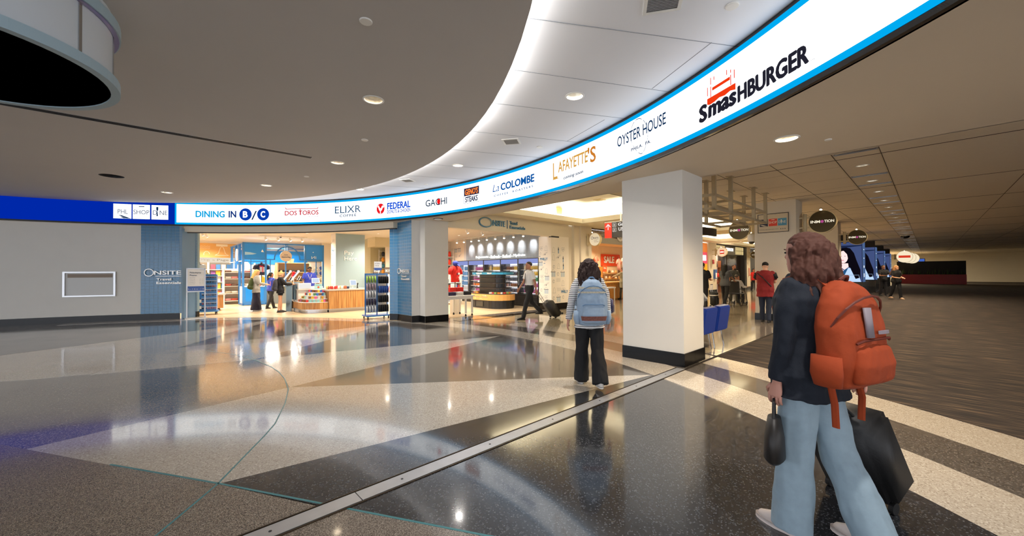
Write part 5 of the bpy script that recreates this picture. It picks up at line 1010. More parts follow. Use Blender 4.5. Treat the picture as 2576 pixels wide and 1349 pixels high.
struct('floor_mat', MB().box(6.75, 9.55, .0035, 11.2, 9.88, .006), mat('dark_marble', '2a2018', .08, noise=.4, nscale=12, coat=.6), parent=floor)
# ================================================================ concourse ceilings
TZ = 3.48
tile_c = struct('ceiling_tiles', MB().flat([(6.63, -14), (78, -14), (78, 4.4), (6.63, 4.4)], [[(u_ + .09 * math.cos(a), v_ + .09 * math.sin(a)) for a in [2 * PI * i / 16 for i in range(16)]] for u_, v_ in [(8.3 + k * 3.63 + d, .85) for k in range(14) for d in (0, 1.75)]], TZ), M['tilec'])
jn = mat('ceiling_groove', '3a2f25', .9)
for k in range(18): struct('ceiling_joint', MB().box(9.22 + k * 3.7, -9, TZ - .004, 9.24 + k * 3.7, 4.4, TZ + .001), jn, parent=tile_c)
for v_ in (.53, 1.14, 2.05, -1.4, -3.0, 3.0): struct('ceiling_joint', MB().box(6.7, v_, TZ - .004, 76, v_ + .008, TZ + .001), jn, parent=tile_c)
for k in range(40): struct('ceiling_joint', MB().box(7.4 + k * 1.23, 1.15, TZ - .002, 7.404 + k * 1.23, 4.4, TZ + .001), mat('faint_groove', 'b09f82', .9), parent=tile_c)
for k in range(14):
    for d in (0, 1.75):
        t = thing('downlight', 'oval downlight number %s along the gate corridor ceiling strip' % ('%d' % (2 * k + (d > 0) + 1)), 'downlight', 8.3 + k * 3.63 + d, .85, TZ, group='corridor downlights'); t['label'] = 'round downlight in the corridor ceiling strip over the carpet'; cup_parts(t, .09)
        if k < 7: lamp('SPOT', 'corridor_lamp', W(8.3 + k * 3.63 + d, .85, TZ - .03), 85, WARM, .06, spot=2.3)
        t = thing('slot_vent', 'rectangular metal air slot in the corridor ceiling strip', 'vent', 8.78 + k * 3.63 + d * 1.35, .835, TZ, group='corridor air slots')
        part('frame', MB().box(-.07, -.29, -.012, .07, -.27, 0).box(-.07, .27, -.012, .07, .29, 0).box(-.07, -.27, -.012, -.06, .27, 0).box(.06, -.27, -.012, .07, .27, 0), M['alu'], t); part('slot', MB().box(-.06, -.27, -.004, .06, .27, -.001), mat('slot_metal', '8c8f94', .25, .8), t)
# soffit with lit coffers over the concourse
cofs = [(7.35, 12.41), (14.3, 19.5), (21.6, 26.8), (28.9, 34.1), (36.2, 41.4)]
hl = [[(a, 5.3), (b_, 5.3), (b_, 9.22), (a, 9.22)] for a, b_ in cofs]
cf = struct('ceiling_concourse', MB().flat([(6.63, 4.4), (78, 4.4), (78, 9.95), (6.63, 9.95)], hl, ZS).box(6.63, 4.38, ZS, 78, 4.4, TZ + .02), mat('soffit_cream', 'd8cbae', .8))
for a, b_ in cofs:
    for q in (MB().box(a, 9.22, ZS, b_, 9.25, 3.54), MB().box(b_, 5.3, ZS, b_ + .03, 9.25, 3.54), MB().box(a - .03, 5.3, ZS, a, 9.25, 3.54), MB().box(a, 5.27, ZS, b_, 5.3, 3.54)): struct('trim_coffer', q, M['coff'], parent=cf)
    for q in (MB().box(a - .3, 9.5, ZS + .02, b_ + .3, 9.52, 4.02), MB().box(b_ + .3, 5.0, ZS + .02, b_ + .32, 9.5, 4.02), MB().box(a - .32, 5.0, ZS + .02, a - .3, 9.5, 4.02), MB().box(a - .3, 4.98, ZS + .02, b_ + .3, 5.0, 4.02), MB().box(a - .3, 5.0, 4.0, b_ + .3, 9.5, 4.02), MB().box(a - .3, 9.25, 3.42, b_ + .3, 9.5, 3.43), MB().box(b_ + .03, 5.0, 3.42, b_ + .3, 9.5, 3.43)): struct('coffer_wall', q, M['coff'], parent=cf)
    m_ = (a + b_) / 2
    e = 34 if a < 30 else 26
    lamp('AREA', 'cove_light', W(m_, 9.37, 3.46), e, (1, .92, .74), 5.0, .08, (PI, 0, TH)); lamp('AREA', 'cove_light', W(b_ + .16, 7.2, 3.46), e * .8, (1, .92, .74), .08, 4.0, (PI, 0, TH)); lamp('AREA', 'cove_light', W(m_, 5.15, 3.46), e * .8, (1, .92, .74), 5.0, .08, (PI, 0, TH)); lamp('AREA', 'cove_light', W(a - .16, 7.2, 3.46), e * .8, (1, .92, .74), .08, 4.0, (PI, 0, TH))
    lamp('AREA', 'coffer_downlight', W(m_, 7.2, 3.95), 90, (1, .84, .6), 1.2, None, (0, 0, TH)) if 0 else None
    for dv in (6.3, 8.2): 
        t = thing('downlight', 'small downlight in the cream concourse ceiling beside a lit coffer', 'downlight', b_ + .9, dv, ZS - .002, group='concourse downlights'); part('trim_ring', MB().lathe([(.07, 0), (.09, 0), (.088, -.006), (.07, -.008)], 14, caps=False), WHT, t); part('lamp_bulb', MB().lathe([(.07, -.002), (.002, -.002)], 14), lampm, t); lamp('SPOT', 'concourse_lamp', W(b_ + .9, dv, ZS - .03), 80 if a < 30 else 50, WARM, .06, spot=2.4)
t = thing('wall_vent', 'square beige air grille on the lit coffer wall', 'vent', 11.3, 9.5, 3.62); part('frame', MB().box(-.17, -.02, 0, .17, 0, .26), mat('beige_grille', 'c9b88a', .5), t)
for i in range(9): part('louvre', MB().box(-.15, -.03, .02 + i * .026, .15, -.02, .035 + i * .026), mat('beige_grille_dark', 'a8965f', .5), t)
t = thing('ceiling_vent', 'small cream diffuser inside the lit coffer', 'vent', 11.6, 7.9, 4.0); part('frame', MB().box(-.16, -.16, -.02, .16, .16, 0), mat('cream_diffuser', 'd9c79a', .6), t); part('slot', MB().box(-.1, -.1, -.025, .1, .1, -.02), _mats['beige_grille_dark'], t)
# ================================================================ facades further along
FW = M['wpaint']
def pier(u0, u1, v=9.85):
    o = struct('wall_pier', MB().box(u0, v, 0, u1, 10.6, 3.5), FW); struct('base_tile', MB().box(u0 - .01, v - .015, 0, u1 + .01, v, .22), M['base'], parent=o)
for a, b_ in ((19.9, 20.7), (26.85, 28.25), (34.7, 35.6), (42.2, 43.4), (50, 78)): pier(a, b_)
# sale shop
sal = struct('wall_fascia', MB().box(13.77, 9.9, 2.72, 19.9, 10.05, 2.98), mat('grey_fascia', 'a39c90', .6))
struct('trim_band', MB().box(13.77, 9.88, 2.62, 19.9, 10.0, 2.72), mat('orange_cream_band', 'e9a569', .6), parent=sal)
for k in range(5): struct('fascia_slat', MB().box(13.77, 9.93 - .01 * (k % 2), 3.0 + k * .075, 19.9, 9.97, 3.06 + k * .075), mat('brown_slat', '5b4a3a', .5), parent=sal)
struct('wall_back_shop', MB().box(12.6, 15.5, 0, 28, 15.6, 3.3).box(12.55, 10.6, 0, 12.6, 15.5, 3.3), mat('peach_wall', 'f3dcb6', .7))
struct('ceiling_shop', MB().flat([(12.6, 10.05), (49, 10.05), (49, 15.5), (12.6, 15.5)], [], 3.3), _mats['shop_ceiling_paint'])
for u_, v_ in ((15, 11.6), (17.2, 12.4), (19.4, 13.4), (21.6, 14.2), (23.6, 13.2), (18.4, 14.4), (21, 11.4), (30, 12), (32.6, 12.6)):
    shop_light(u_, v_, 3.3, 100, (1, .82, .58), 'small warm downlight in the peach-walled shop ceiling', 'downlights of the sale shop')
t = thing('shop_emblem', 'white shell emblem with dark stripes on the brown slatted fascia', 'sign', 16.15, 9.86, 3.14)
part('disc', MB().tube([(0, .02, 0), (0, -.03, 0)], .26, 24), WHT, t)
for i in range(5): part('stripe', MB().cb(-.16 + i * .08, -.034, 0, .022, .008, .36 - abs(i - 2) * .06, Matrix.Rotation(.35, 3, 'Y')), nvp, t)
for i in range(5):
    t = thing('heart_sign', 'small white heart in the row on the grey shop fascia', 'sign', 17.6 + i * .42, 9.86, 3.06, group='heart row'); part('heart', MB().prism([(0, -.11), (.1, 0), (.09, .07), (.045, .09), (0, .05), (-.045, .09), (-.09, .07), (-.1, 0)], 0, .03), WHT, t).rotation_euler = (PI / 2, 0, 0)
sl_ = thing('sale_banner', 'large orange sale banner on the wall of the peach-walled shop', 'banner', 23.0, 15.42, 1.87)
ORG = mat('sale_orange', 'e8501a', .6); part('panel', MB().box(-.15, 0, 0, 2.2, .04, .82), ORG, sl_); text('banner_word', 'SALE', .1, 1.4, .2, .68, WHT, sl_, FM(0, -.02, 0), bold=.05, depth=.01); strokes('banner_script', [[(1.3 + i * .07, .12 + .3 * abs(math.sin(i * .9))) for i in range(12)]], .03, mat('peach_script', 'f2a04a', .6), sl_, FM(0, 0, 0))
t = thing('sale_card', 'small orange price card below left of the sale banner', 'sign', 22.4, 14.85, 1.45); part('card', MB().box(-.2, 0, 0, .22, .03, .42), ORG, t); text('card_word', 'DEAL', -.14, .14, .2, .32, WHT, t, FM(0, 0, 0))
part('post', MB().cyl((0, .02, -1.45), (0, .02, 0), .015), M['chrome'], t)
def hanging_shirt(label, u, v, z, rot, c, L_=.62):
    t = thing('hanging_shirt', label, 'shirt', u, v, z, rot); m = mat('jersey_' + c, c, .85, bump=.2, nscale=25)
    part('shirt', MB().loft([((0, 0, -L_), .22, .07), ((0, 0, -.4), .2, .07), ((0, 0, -.12), .21, .07), ((0, 0, -.03), .17, .05), ((0, 0, 0), .07, .04)], 16), m, t, True)
    for d in (-1, 1): part('sleeve', MB().tube([(d * .16, 0, -.06), (d * .27, 0, -.2), (d * .29, 0, -.32)], [.06, .07, .08], 10, flat=.7), m, t, True)
    part('hanger', MB().tube([(-.15, 0, -.02), (0, 0, .04), (.15, 0, -.02)], .008, 6).tube([(0, 0, .04), (0, 0, .12), (0, -.02, .14)], .005, 6), M['chrome'], t); return t
hanging_shirt('pink coral shirt hanging on the left of the sale banner', 21.9, 15.2, 2.52, .3, 'e0705a')
hanging_shirt('patterned pink shirt on a stand right of the sale banner', 20.95, 12.9, 2.25, .2, 'd99a8c', .7); t = thing('shirt_stand', 'slim metal stand holding the patterned shirt', 'stand', 20.95, 12.95, 0); part('pole', MB().cyl((0, 0, 0), (0, 0, 2.38), .015), M['dark'], t); part('foot', MB().lathe([(.18, 0), (.17, .02), (.02, .03)], 16), M['dark'], t)
hanging_shirt('white and pink print shirt beside the patterned one', 21.5, 12.9, 2.35, .2, 'f0dcd0', .6); t = thing('shirt_stand', 'slim metal stand behind the white print shirt', 'stand', 21.5, 12.96, 0); part('pole', MB().cyl((0, 0, 0), (0, 0, 2.48), .015), M['dark'], t); part('foot', MB().lathe([(.18, 0), (.17, .02), (.02, .03)], 16), M['dark'], t)
t = thing('bag_wall', 'golden wall shelves of pale bags under the sale banner', 'shelf', 22.4, 15.0, 0)
for z_ in (.15, .55, .95, 1.35): part('shelf', MB().box(0, 0, z_, 3.4, .45, z_ + .03), mat('amber_wood', 'c98a3c', .5), t)
part('side_panel', MB().box(-.04, 0, 0, 0, .45, 1.8), _mats['amber_wood'], t); part('side_panel', MB().box(3.4, 0, 0, 3.44, .45, 1.8), _mats['amber_wood'], t)
hbg = MB().loft([((0, 0, 0), .13, .05), ((0, 0, .05), .14, .06), ((0, 0, .18), .10, .03)], 12).tube([(-.07, 0, .17), (-.04, 0, .28), (.04, 0, .28), (.07, 0, .17)], .008, 6)
hbk = [hbg.mesh('handbag', mat('bagc_' + c, c, .5), True) for c in ('efe2c8', 'd9b06a', '6b4a2a', 'c9302a')]
for r_, z_ in enumerate((.18, .58, .98, 1.38)):
    for i in range(8):
        o = bpy.data.objects.new('handbag', hbk[(i + r_) % 3]); COL.objects.link(o); o.location = W(22.65 + i * .41, 15.2, z_ + .001); o.rotation_euler = (0, 0, TH); tag(o, 'small bag on shelf %d from the bottom under the sale banner' % (r_ + 1), 'handbag', 'bags on golden shelf %d' % (r_ + 1))
t = thing('shop_counter', 'amber slatted counter at the sale shop front', 'counter', 17.0, 11.3, 0); part('worktop', MB().box(-.1, -.1, .86, 2.6, .7, .92), _mats['amber_wood'], t)
for i in range(24): part('slat', MB().box(i * .105, 0, .05, i * .105 + .08, .02, .86), _mats['amber_wood'], t)
part('body', MB().box(0, .02, .0, 2.5, .6, .86), mat('amber_dark', '9a6426', .6), t)
t = thing('low_table', 'low white table in front of the amber counter', 'table', 15.6, 10.9, 0); part('tabletop', MB().box(0, 0, .62, 1.8, .6, .68), WHT, t)
for x_, y_ in ((.05, .05), (1.75, .05), (.05, .55), (1.75, .55)): part('leg', MB().box(x_ - .02, y_ - .02, 0, x_ + .02, y_ + .02, .62), WHT, t)
# toy shop window: coloured graphics
tw = thing('window_graphics', 'orange, pink and yellow window graphics with a glowing white square', 'window graphic', 20.7, 9.92, 0)
for z0, z1, c in ((2.7, 3.3, 'f08a2a'), (1.95, 2.7, 'ee4a7a'), (1.0, 1.95, 'f2b822'), (0.1, 1.0, 'f5cf3a')): part('colour_panel', MB().box(0, 0, z0, 6.1, .03, z1), mat('graphic_' + c, c, .4, emis=.25), tw)
part('glowing_logo_box', MB().box(5.2, -.05, 2.15, 5.8, 0, 2.5), screen('box_glow', (1, .93, .75), 2.5), tw); part('red_patch', MB().box(4.2, -.03, 1.5, 5.0, 0, 1.9), mat('graphic_red', 'd8402a', .4, emis=.2), tw)
# dark handbag shop
dk = struct('wall_facade', MB().box(28.25, 9.95, 2.66, 34.7, 10.3, 3.45), mat('bronze_fascia', '3a3028', .45))
struct('trim_facade', MB().box(28.25, 9.85, 3.36, 34.7, 9.96, 3.47).box(34.2, 9.85, 0, 34.7, 10.3, 3.4).box(28.25, 9.9, 0, 28.4, 10.3, 2.7), M['blackm'], parent=dk)
for a, b_, lb in ((28.3, 30.1, 'lit gold lattice panel left of the shop name'), (32.4, 34.15, 'lit gold lattice panel right of the shop name')):
    t = thing('lattice_panel', lb, 'light panel', a, 9.93, 2.72 if a > 30 else 2.9); h_ = .56 if a > 30 else .36
    part('glow', MB().box(0, 0, 0, b_ - a, .02, h_), screen('gold_glow', (1, .78, .36), .95), t); g = MB()
    for i in range(int((b_ - a) / .12)): part('lattice_bar', MB().box(i * .12, -.01, 0, i * .12 + .02, 0, h_), mat('lattice_brown', '6b5230', .5), t)
    part('lattice_rail', MB().box(0, -.012, h_ / 2 - .015, b_ - a, 0, h_ / 2 + .015), _mats['lattice_brown'], t)
t = thing('shop_sign', 'small lit white shop name on the dark bronze facade', 'sign', 30.25, 9.93, 2.93); text('sign_word', 'COACH', 0, 1.5, 0, .22, screen('sign_glow_white', (1, .96, .9), 2.2), t, FM(0, 0, 0), bold=.02, depth=.03)
struct('wall_back_shop', MB().box(28.2, 13.4, 0, 50, 13.5, 3.3), mat('mauve_wall', 'a08f8c', .7))
for a, b_ in ((30.0, 31.0), (31.2, 34.2)): struct('door_%d' % (2 if a < 31 else 3), MB().box(a, 10.15, 0, b_, 10.2, 2.66), mat('smoked_glass', '241a16', .15, coat=.5))
struct('window_1', MB().box(28.4, 10.28, 0, 30.0, 10.3, 2.66), mat('pale_display_back', 'e8cfc0', .6, emis=.18))
struct('window_frame', MB().box(29.6, 9.95, 0, 29.7, 10.2, 2.66).box(28.4, 9.95, 0, 28.45, 10.2, 2.66), M['blackm'])
t = thing('handbag_shelf', 'lit display shelves of handbags in the dark shop window', 'shelf', 28.5, 10.02, 0)
for z_ in (.55, 1.02, 1.72): part('shelf', MB().box(0, 0, z_, 1.05, .22, z_ + .03), mat('walnut', '7a4a2c', .5), t)
part('side_panel', MB().box(-.02, 0, 0, 0, .22, 2.2), _mats['walnut'], t); part('side_panel', MB().box(1.05, 0, 0, 1.07, .22, 2.2), _mats['walnut'], t)
lamp('POINT', 'window_lamp', W(29.2, 9.7, 2.5), 14, (1, .75, .55), .1)
for x_, z_, c, lb in ((.5, 1.75, '241a18', 'black handbag on the top shelf of the lit window'), (.28, 1.05, '3a241c', 'dark handbag with a beige strap on the middle shelf'), (.75, 1.05, 'c9302a', 'red handbag on the middle shelf of the lit window'), (.55, .58, '7a3a2a', 'brown handbag on the lowest shelf of the lit window')):
    o = bpy.data.objects.new('handbag', hbg.mesh('handbag', mat('bagc_' + c, c, .5), True)); COL.objects.link(o); o.location = W(28.5 + x_, 10.12, z_ + .001); o.scale = (1.5, 1.2, 1.5); o.rotation_euler = (0, 0, TH); tag(o, lb, 'handbag')
struct('wall_dark_shop', MB().box(35.6, 10.1, 0, 42.2, 10.2, 3.4), mat('charcoal_facade', '2c2a2a', .4))
struct('wall_end', MB().box(74, -9, 0, 74.1, 11, 3.5), FW); struct('wall_right', MB().box(9, -9.1, 0, 74, -9, 3.5), M['paint']); struct('baseboard_right', MB().box(9, -9, 0, 74, -8.98, .2), M['base'])
t = thing('fire_alarm', 'small red fire alarm on the white pier by the dark shop', 'alarm', 27.6, 9.84, 1.95); part('box', MB().box(-.09, -.05, 0, .09, 0, .28), mat('alarm_red', 'a3202a', .4), t)
t = thing('hand_sanitizer', 'blue and white dispenser box on the white pier', 'dispenser', 27.8, 9.84, .95); part('case', MB().box(-.16, -.12, 0, .16, 0, .62), mat('dispenser_blue', '3a62a8', .4), t); part('label_panel', MB().box(-.11, -.125, .06, .11, -.12, .4), PAPER, t)
t = thing('vertical_banner', 'red vertical lettering strip on the far white pier', 'sign', 35.15, 9.83, 1.0); part('strip', MB().box(-.14, -.015, 0, .14, 0, .75), mat('banner_cream', 'e8dcc8', .6), t); part('letter_strip', MB().box(-.09, -.02, .06, .09, -.015, .7), mat('banner_red', 'b23a2a', .6), t)
# round blade signs hung from brackets
def disc_sign(label, u, v, z, r, c, fn, brk=1, glow=None):
    t = thing('blade_sign', label, 'sign', u, v, z, 0, 'round shop blade signs')
    part('disc', MB().tube([(.05, 0, 0), (-.05, 0, 0)], r, 36), c, t, label='round sign face'); part('rim', MB().rings([[(x_, rr * math.cos(a), rr * math.sin(a)) for a in [2 * PI * i / 36 for i in range(36)]] for x_, rr in ((-.055, r), (-.055, r + .015), (.055, r + .015), (.055, r))], False), mat('brass_rim', 'cbb684', .35, .5), t)
    b = brk
    part('bracket', MB().box(-.02, min(0, b * (r + .32)), .12, .02, max(0, b * (r + .32)), .16).box(-.02, min(b * r * .9, b * (r + .32)), -.16, .02, max(b * r * .9, b * (r + .32)), -.12), mat('beige_bracket', 'cdbd98', .5), t)
    part('bracket_tube', MB().cyl((0, b * (r + .1), -.25), (0, b * (r + .1), .25), .05), _mats['beige_bracket'], t, True)
    part('lamp_arm', MB().tube([(-.02, 0, r), (-.12, 0, r + .06), (-.2, 0, r + .04)], .012, 8).cyl((-.2, 0, r + .05), (-.22, 0, r + .01), .03, .04), M['chrome'], t); part('lamp_glow', MB().ell((-.215, 0, r + .005), .03, .03, .015, 10, 6), screen('picture_lamp', (1, .88, .6), 10), t)
    lamp('SPOT', 'sign_lamp', W(u - .24, v, z + r + .04), 40, (1, .85, .6), .02, spot=1.4).rotation_euler = ((W(u - .06, v, z - r * .2) - W(u - .24, v, z + r + .04)).to_track_quat('-Z', 'Y').to_euler())
    fm = lambda x, y, l: (-.056 - l, -x, y); fn(t, fm); return t
dkb = mat('bronze_black_disc', '4a3d20', .3, .6); ltr = screen('ivory_letter', 'fff3d8', .9); mag = mat('magenta_ball', 'c24fa0', .3, emis=.4)
def inm(t, f):
    text('sign_word', 'INM', -.26, -.045, -.035, .04, ltr, t, f, bold=.03); text('sign_word', 'TION', .045, .26, -.035, .04, ltr, t, f, bold=.03); shape('sign_ball', arcpts(0, 0, .036, .04, n=16), mag, t, f)
ivd = mat('ivory_disc', 'f0e6cf', .4, emis=.35)
def ons(t, f):
    strokes('sign_ring', [arcpts(-.12, .06, .055, .055, n=20) + [(-.065, .06)]], .014, bs, t, f); text('sign_word', 'NSITE', -.06, .19, .02, .09, bs, t, f, bold=.01); strokes('sign_rule', [[(-.04, -.01), (.19, -.01)]], .005, bs, t, f); text('sign_word', 'Travel', -.02, .1, -.07, -.03, bs, t, f); text('sign_word', 'Essentials', -.02, .19, -.12, -.08, bs, t, f)
def leg(t, f):
    shape('red_square', [(-.13, -.13), (.13, -.13), (.13, .13), (-.13, .13)], screen('sign_red', 'e0402a', .9), t, f); text('sign_word', 'LEGO', -.11, .11, -.05, .05, screen('sign_white2', (1, .95, .85), 1.4), t, lambda x, y, l: tuple(Vector(f(x, y, l)) + Vector((-.003, 0, 0))), bold=.08, shear=.15)
disc_sign('black round sign behind the steel frame, left of the second column', 13.7, 4.08, 2.75, .29, dkb, inm, -1)
disc_sign('large black round sign right of the second column', 13.7, 2.0, 2.82, .30, dkb, inm, 1)
disc_sign('smaller black round sign in front of the bright portrait screens', 20.9, 1.95, 2.80, .29, dkb, inm, 1)
disc_sign('ivory round sign beside the sale shop', 13.4, 9.33, 2.79, .26, ivd, ons, 1)
disc_sign('white round sign with a red square by the dark handbag shop', 27.5, 9.23, 2.72, .30, ivd, leg, 1)
disc_sign('dark round sign on the farthest white pier', 35.0, 9.35, 2.74, .29, dkb, lambda t, f: text('sign_word', 'BROOKSTONE', -.2, .2, -.03, .03, ltr, t, f), 1)
# columns down the corridor
def column(u, v0=2.52, base=True):
    o = struct('column', MB().box(u, v0 + .01, .2, u + .8, v0 + 1.04, TZ), FW); struct('base_tile', MB().box(u - .015, v0, 0, u + .815, v0 + 1.055, .2), M['base'], parent=o); return o
for u_ in (13.3, 20.7, 28.1, 35.4, 42.7, 50.0): column(u_)
ph = thing('framed_sign', 'framed sign with dark, red and blue squares on the second column', 'sign', 13.28, 3.46, 0)
fp = plane_map((-.022, 0, 0), (0, -1, 0), (0, 0, 1), (-1, 0, 0)); part('panel', MB().box(-.02, -.77, 2.575, .0, 0, 3.125), mat('sign_sand', 'cdbfa3', .5), ph); part('frame', MB().box(-.03, -.77, 2.575, -.02, 0, 2.59).box(-.03, -.77, 3.11, -.02, 0, 3.125).box(-.03, -.015, 2.59, -.02, 0, 3.11).box(-.03, -.77, 2.59, -.02, -.755, 3.11), M['dark'], ph)
for x0, c in ((.05, '23263a'), (.28, 'd8402a'), (.51, '4f92b0')): shape('colour_square', [(x0, 2.76), (x0 + .21, 2.76), (x0 + .21, 2.97), (x0, 2.97)], mat('sq_' + c, c, .5), ph, fp)
ivm = mat('ivory_paint', 'f4ead0', .5); fp2 = plane_map((-.026, 0, 0), (0, -1, 0), (0, 0, 1), (-1, 0, 0))
text('sign_word', 'PHL', .09, .22, 2.84, 2.89, ivm, ph, fp2); text('sign_word', 'SHOP', .29, .48, 2.83, 2.9, ivm, ph, fp2); text('sign_word', 'D NE', .53, .70, 2.83, 2.9, ivm, ph, fp2); text('sign_word', 'PHLfoodandshops.com', .04, .52, 2.65, 2.68, nvp, ph, fp2); shape('fork', [(.59, 2.79), (.60, 2.86), (.605, 2.93), (.58, 2.93), (.585, 2.86)], ivm, ph, fp2); shape('bag_handle', [(.35, 2.935), (.43, 2.935), (.43, 2.948), (.35, 2.948)], ivm, ph, fp2); shape('plane_wing', [(.06, 2.81), (.12, 2.81), (.24, 2.77), (.15, 2.775)], ivm, ph, fp2)
for i in range(3): shape('social_mark', arcpts(.58 + i * .05, 2.665, .013, .013, n=8), nvp, ph, fp2)
t = thing('security_camera', 'white dome camera on the left face of the second column', 'camera', 13.6, 3.72, 2.5); part('housing', MB().lathe([(.09, -.14), (.11, -.1), (.11, .06), (.06, .1)], 18), M['white'], t, True); part('dome', MB().ell((0, 0, -.14), .085, .085, .08, 14, 8), M['black'], t, True); part('arm', MB().box(-.02, -.145, .02, .02, 0, .06), M['white'], t)
# big portrait screens on the far columns
sky = screen('screen_dusk', '4a5a8c', .8); skn = screen('screen_skin', 'ffd9d8', 1.2); hr = screen('screen_hair', '16121e', .5); jk = screen('screen_jacket', 'b9d4f5', 1.1); tp = screen('screen_top', '2a5f92', .8)
cn4 = ['nearest', 'second', 'third', 'farthest']
for k, u_ in enumerate((28.1, 35.4, 42.7, 50.0)):
    t = thing('portrait_screen', 'tall lit screen showing a dark-haired woman, %s of the row of four' % cn4[k], 'screen', u_ - .12, 2.42, 0)
    part('plinth', MB().box(-.05, 0, 0, .1, 1.3, .78), M['black'], t); part('housing', MB().box(-.04, 0, .78, .1, 1.3, 3.42), M['blackm'], t)
    f = lambda x, y, l: (-.045 - l * 1, 1.28 - x, y)
    shape('image_background', [(0, .84), (1.27, .84), (1.27, 3.0), (0, 3.0)], sky, t, f)
    lay = [0]
    def sh(nm, pts, m): lay[0] += 1; q = .003 * lay[0]; shape(nm, pts, m, t, lambda x, y, l: (-.045 - q, 1.28 - x, y))
    sh('hair', [(.25, 2.0), (.2, 2.35), (.3, 2.62), (.55, 2.75), (.8, 2.66), (.95, 2.4), (1.05, 2.0), (1.2, 1.5), (1.2, 1.0), (.95, .95), (.8, 1.6)], hr)
    sh('jacket', [(.2, .84), (.25, 1.3), (.4, 1.6), (.75, 1.6), (1.1, 1.35), (1.22, .84)], jk); sh('top', [(.28, 1.0), (.38, 1.65), (.72, 1.65), (.45, .95)], tp)
    sh('neck', [(.42, 1.85), (.7, 1.85), (.72, 1.65), (.55, 1.5), (.38, 1.65)], skn); sh('face', arcpts(.5, 2.2, .2, .34, n=24), skn)
    sh('hair_lock', [(.48, 2.6), (.7, 2.5), (.85, 2.1), (1.1, 1.5), (1.15, 1.05), (1.0, 1.0), (.82, 1.5), (.72, 2.0), (.66, 2.35)], hr)
    sh('lips', arcpts(.48, 2.02, .06, .02, n=10), screen('screen_lips', 'e08a92', .9)); sh('eye', arcpts(.42, 2.25, .03, .012, n=8), hr); sh('eye', arcpts(.58, 2.25, .03, .012, n=8), hr)
    sh('jacket_line', [(.5, 1.2), (1.15, 1.2), (1.15, 1.22), (.5, 1.22)], screen('screen_grey', '8fa6c4', .9)); sh('pendant', [(.42, 1.62), (.5, 1.42), (.58, 1.62), (.5, 1.46)], skn)
    sh('rock', [(.0, 2.75), (.5, 2.7), (1.27, 2.78), (1.27, 2.83), (0, 2.82)], screen('screen_dark_blue', '26345c', .6))
    part('side_screen', MB().box(-.04, -.05, .84, .75, -.01, 3.0), screen('screen_side', '5a76a8', .7), t, label='narrow lit side face'); 
    for q in range(4): part('side_text', MB().box(-.02, -.055, 1.1 + q * .5, .3, -.05, 1.3 + q * .42), screen('screen_side_white', (.9, .95, 1), 1), t)
# hanging beige steel frame
hf = thing('ceiling_frame', 'hanging beige steel frame of posts and rails beside the big column', 'hanging frame', 8.15, 2.85, 0)
BG = mat('beige_steel', 'b7a888', .5, .2)
for x_ in (0, .95, 2.55, 3.55):
    for y_ in (0, .5, 1.1):
        if y_ == 1.1 and x_ in (0, 3.55): continue
        part('post', MB().box(x_, y_, 2.68, x_ + .07, y_ + .07, TZ - .01), BG, hf); part('ceiling_plate', MB().box(x_ - .08, y_ - .03, TZ - .012, x_ + .15, y_ + .1, TZ), BG, hf)
for z_ in (2.68, 2.95):
    for y_ in (0, .5, 1.1): part('long_rail', MB().box(0, y_ + .01, z_, 3.62, y_ + .06, z_ + .05), BG, hf)
    for x_ in (0, .95, 2.55, 3.55): part('cross_rail', MB().box(x_ + .01, 0, z_, x_ + .06, 1.17, z_ + .05), BG, hf)
ar = MB(); A_ = [(3.7 * i / 16, .95 - .55 * math.sin(PI * (i / 16) * .5) + .9) for i in range(17)]
L1, R1 = stroke(A_, .06); ar.prism(L1 + R1[::-1], 2.45, 2.66); part('curved_fascia', ar, mat('dark_brown_fascia', '17100c', .5), hf, label='dark curved fascia below the rails')
# overhead direction sign
gs = thing('direction_sign', 'hanging black overhead sign with a red arrow panel reading gate', 'sign', 11.0, 7.26, 0)
RDm = mat('sign_red_face', 'e0311c', .4, emis=.35); part('red_panel', MB().box(-.05, -.27, 2.56, .05, 0, 3.05), RDm, gs); part('black_panel', MB().box(-.05, -2.3, 2.56, .05, -.27, 3.05), mat('sign_charcoal', '2a2422', .4), gs); part('support', MB().box(-.01, -.6, 3.05, .01, -.56, 3.36).box(-.01, -1.9, 3.05, .01, -1.86, 3.36), M['chrome'], gs); part('top_rail', MB().box(-.06, -2.3, 3.05, .06, 0, 3.08), M['alu'], gs)
fg = lambda x, y, l: (-.052 - l, -x, y); sw = screen('sign_white', (1, .98, .94), .9)
mb = MB()
for a_, b_ in (((.135, 2.82), (.135, 3.0)), ((.05, 2.91), (.135, 3.0)), ((.22, 2.91), (.135, 3.0))):
    L1, R1 = stroke([a_, b_], .028); mb.add([fg(*p, 0) for p in (L1[0], L1[1], R1[1], R1[0])], [(0, 1, 2, 3)])
part('arrow', mb, sw, gs); text('sign_word', 'Gates', .50, .92, 2.92, 3.02, sw, gs, fg, bold=.03); text('sign_word', 'USO', .52, .82, 2.76, 2.87, sw, gs, fg, bold=.02)
for z_ in (2.91, 2.75): strokes('pictogram', [[(.31, z_), (.43, z_), (.43, z_ + .11), (.31, z_ + .11), (.31, z_)], [(.37, z_ + .02), (.37, z_ + .09)], [(.33, z_ + .05), (.41, z_ + .05)]], .012, sw, gs, fg)
t = thing('ceiling_monitor', 'black display boxes hanging in the concourse behind the steel frame', 'monitor', 12.2, 5.2, 0); part('cabinet', MB().box(0, 0, 2.62, .2, 1.6, 3.05), M['blackm'], t); part('pole', MB().box(.08, .3, 3.05, .12, .34, 3.36).box(.08, 1.3, 3.05, .12, 1.34, 3.36), M['dark'], t)
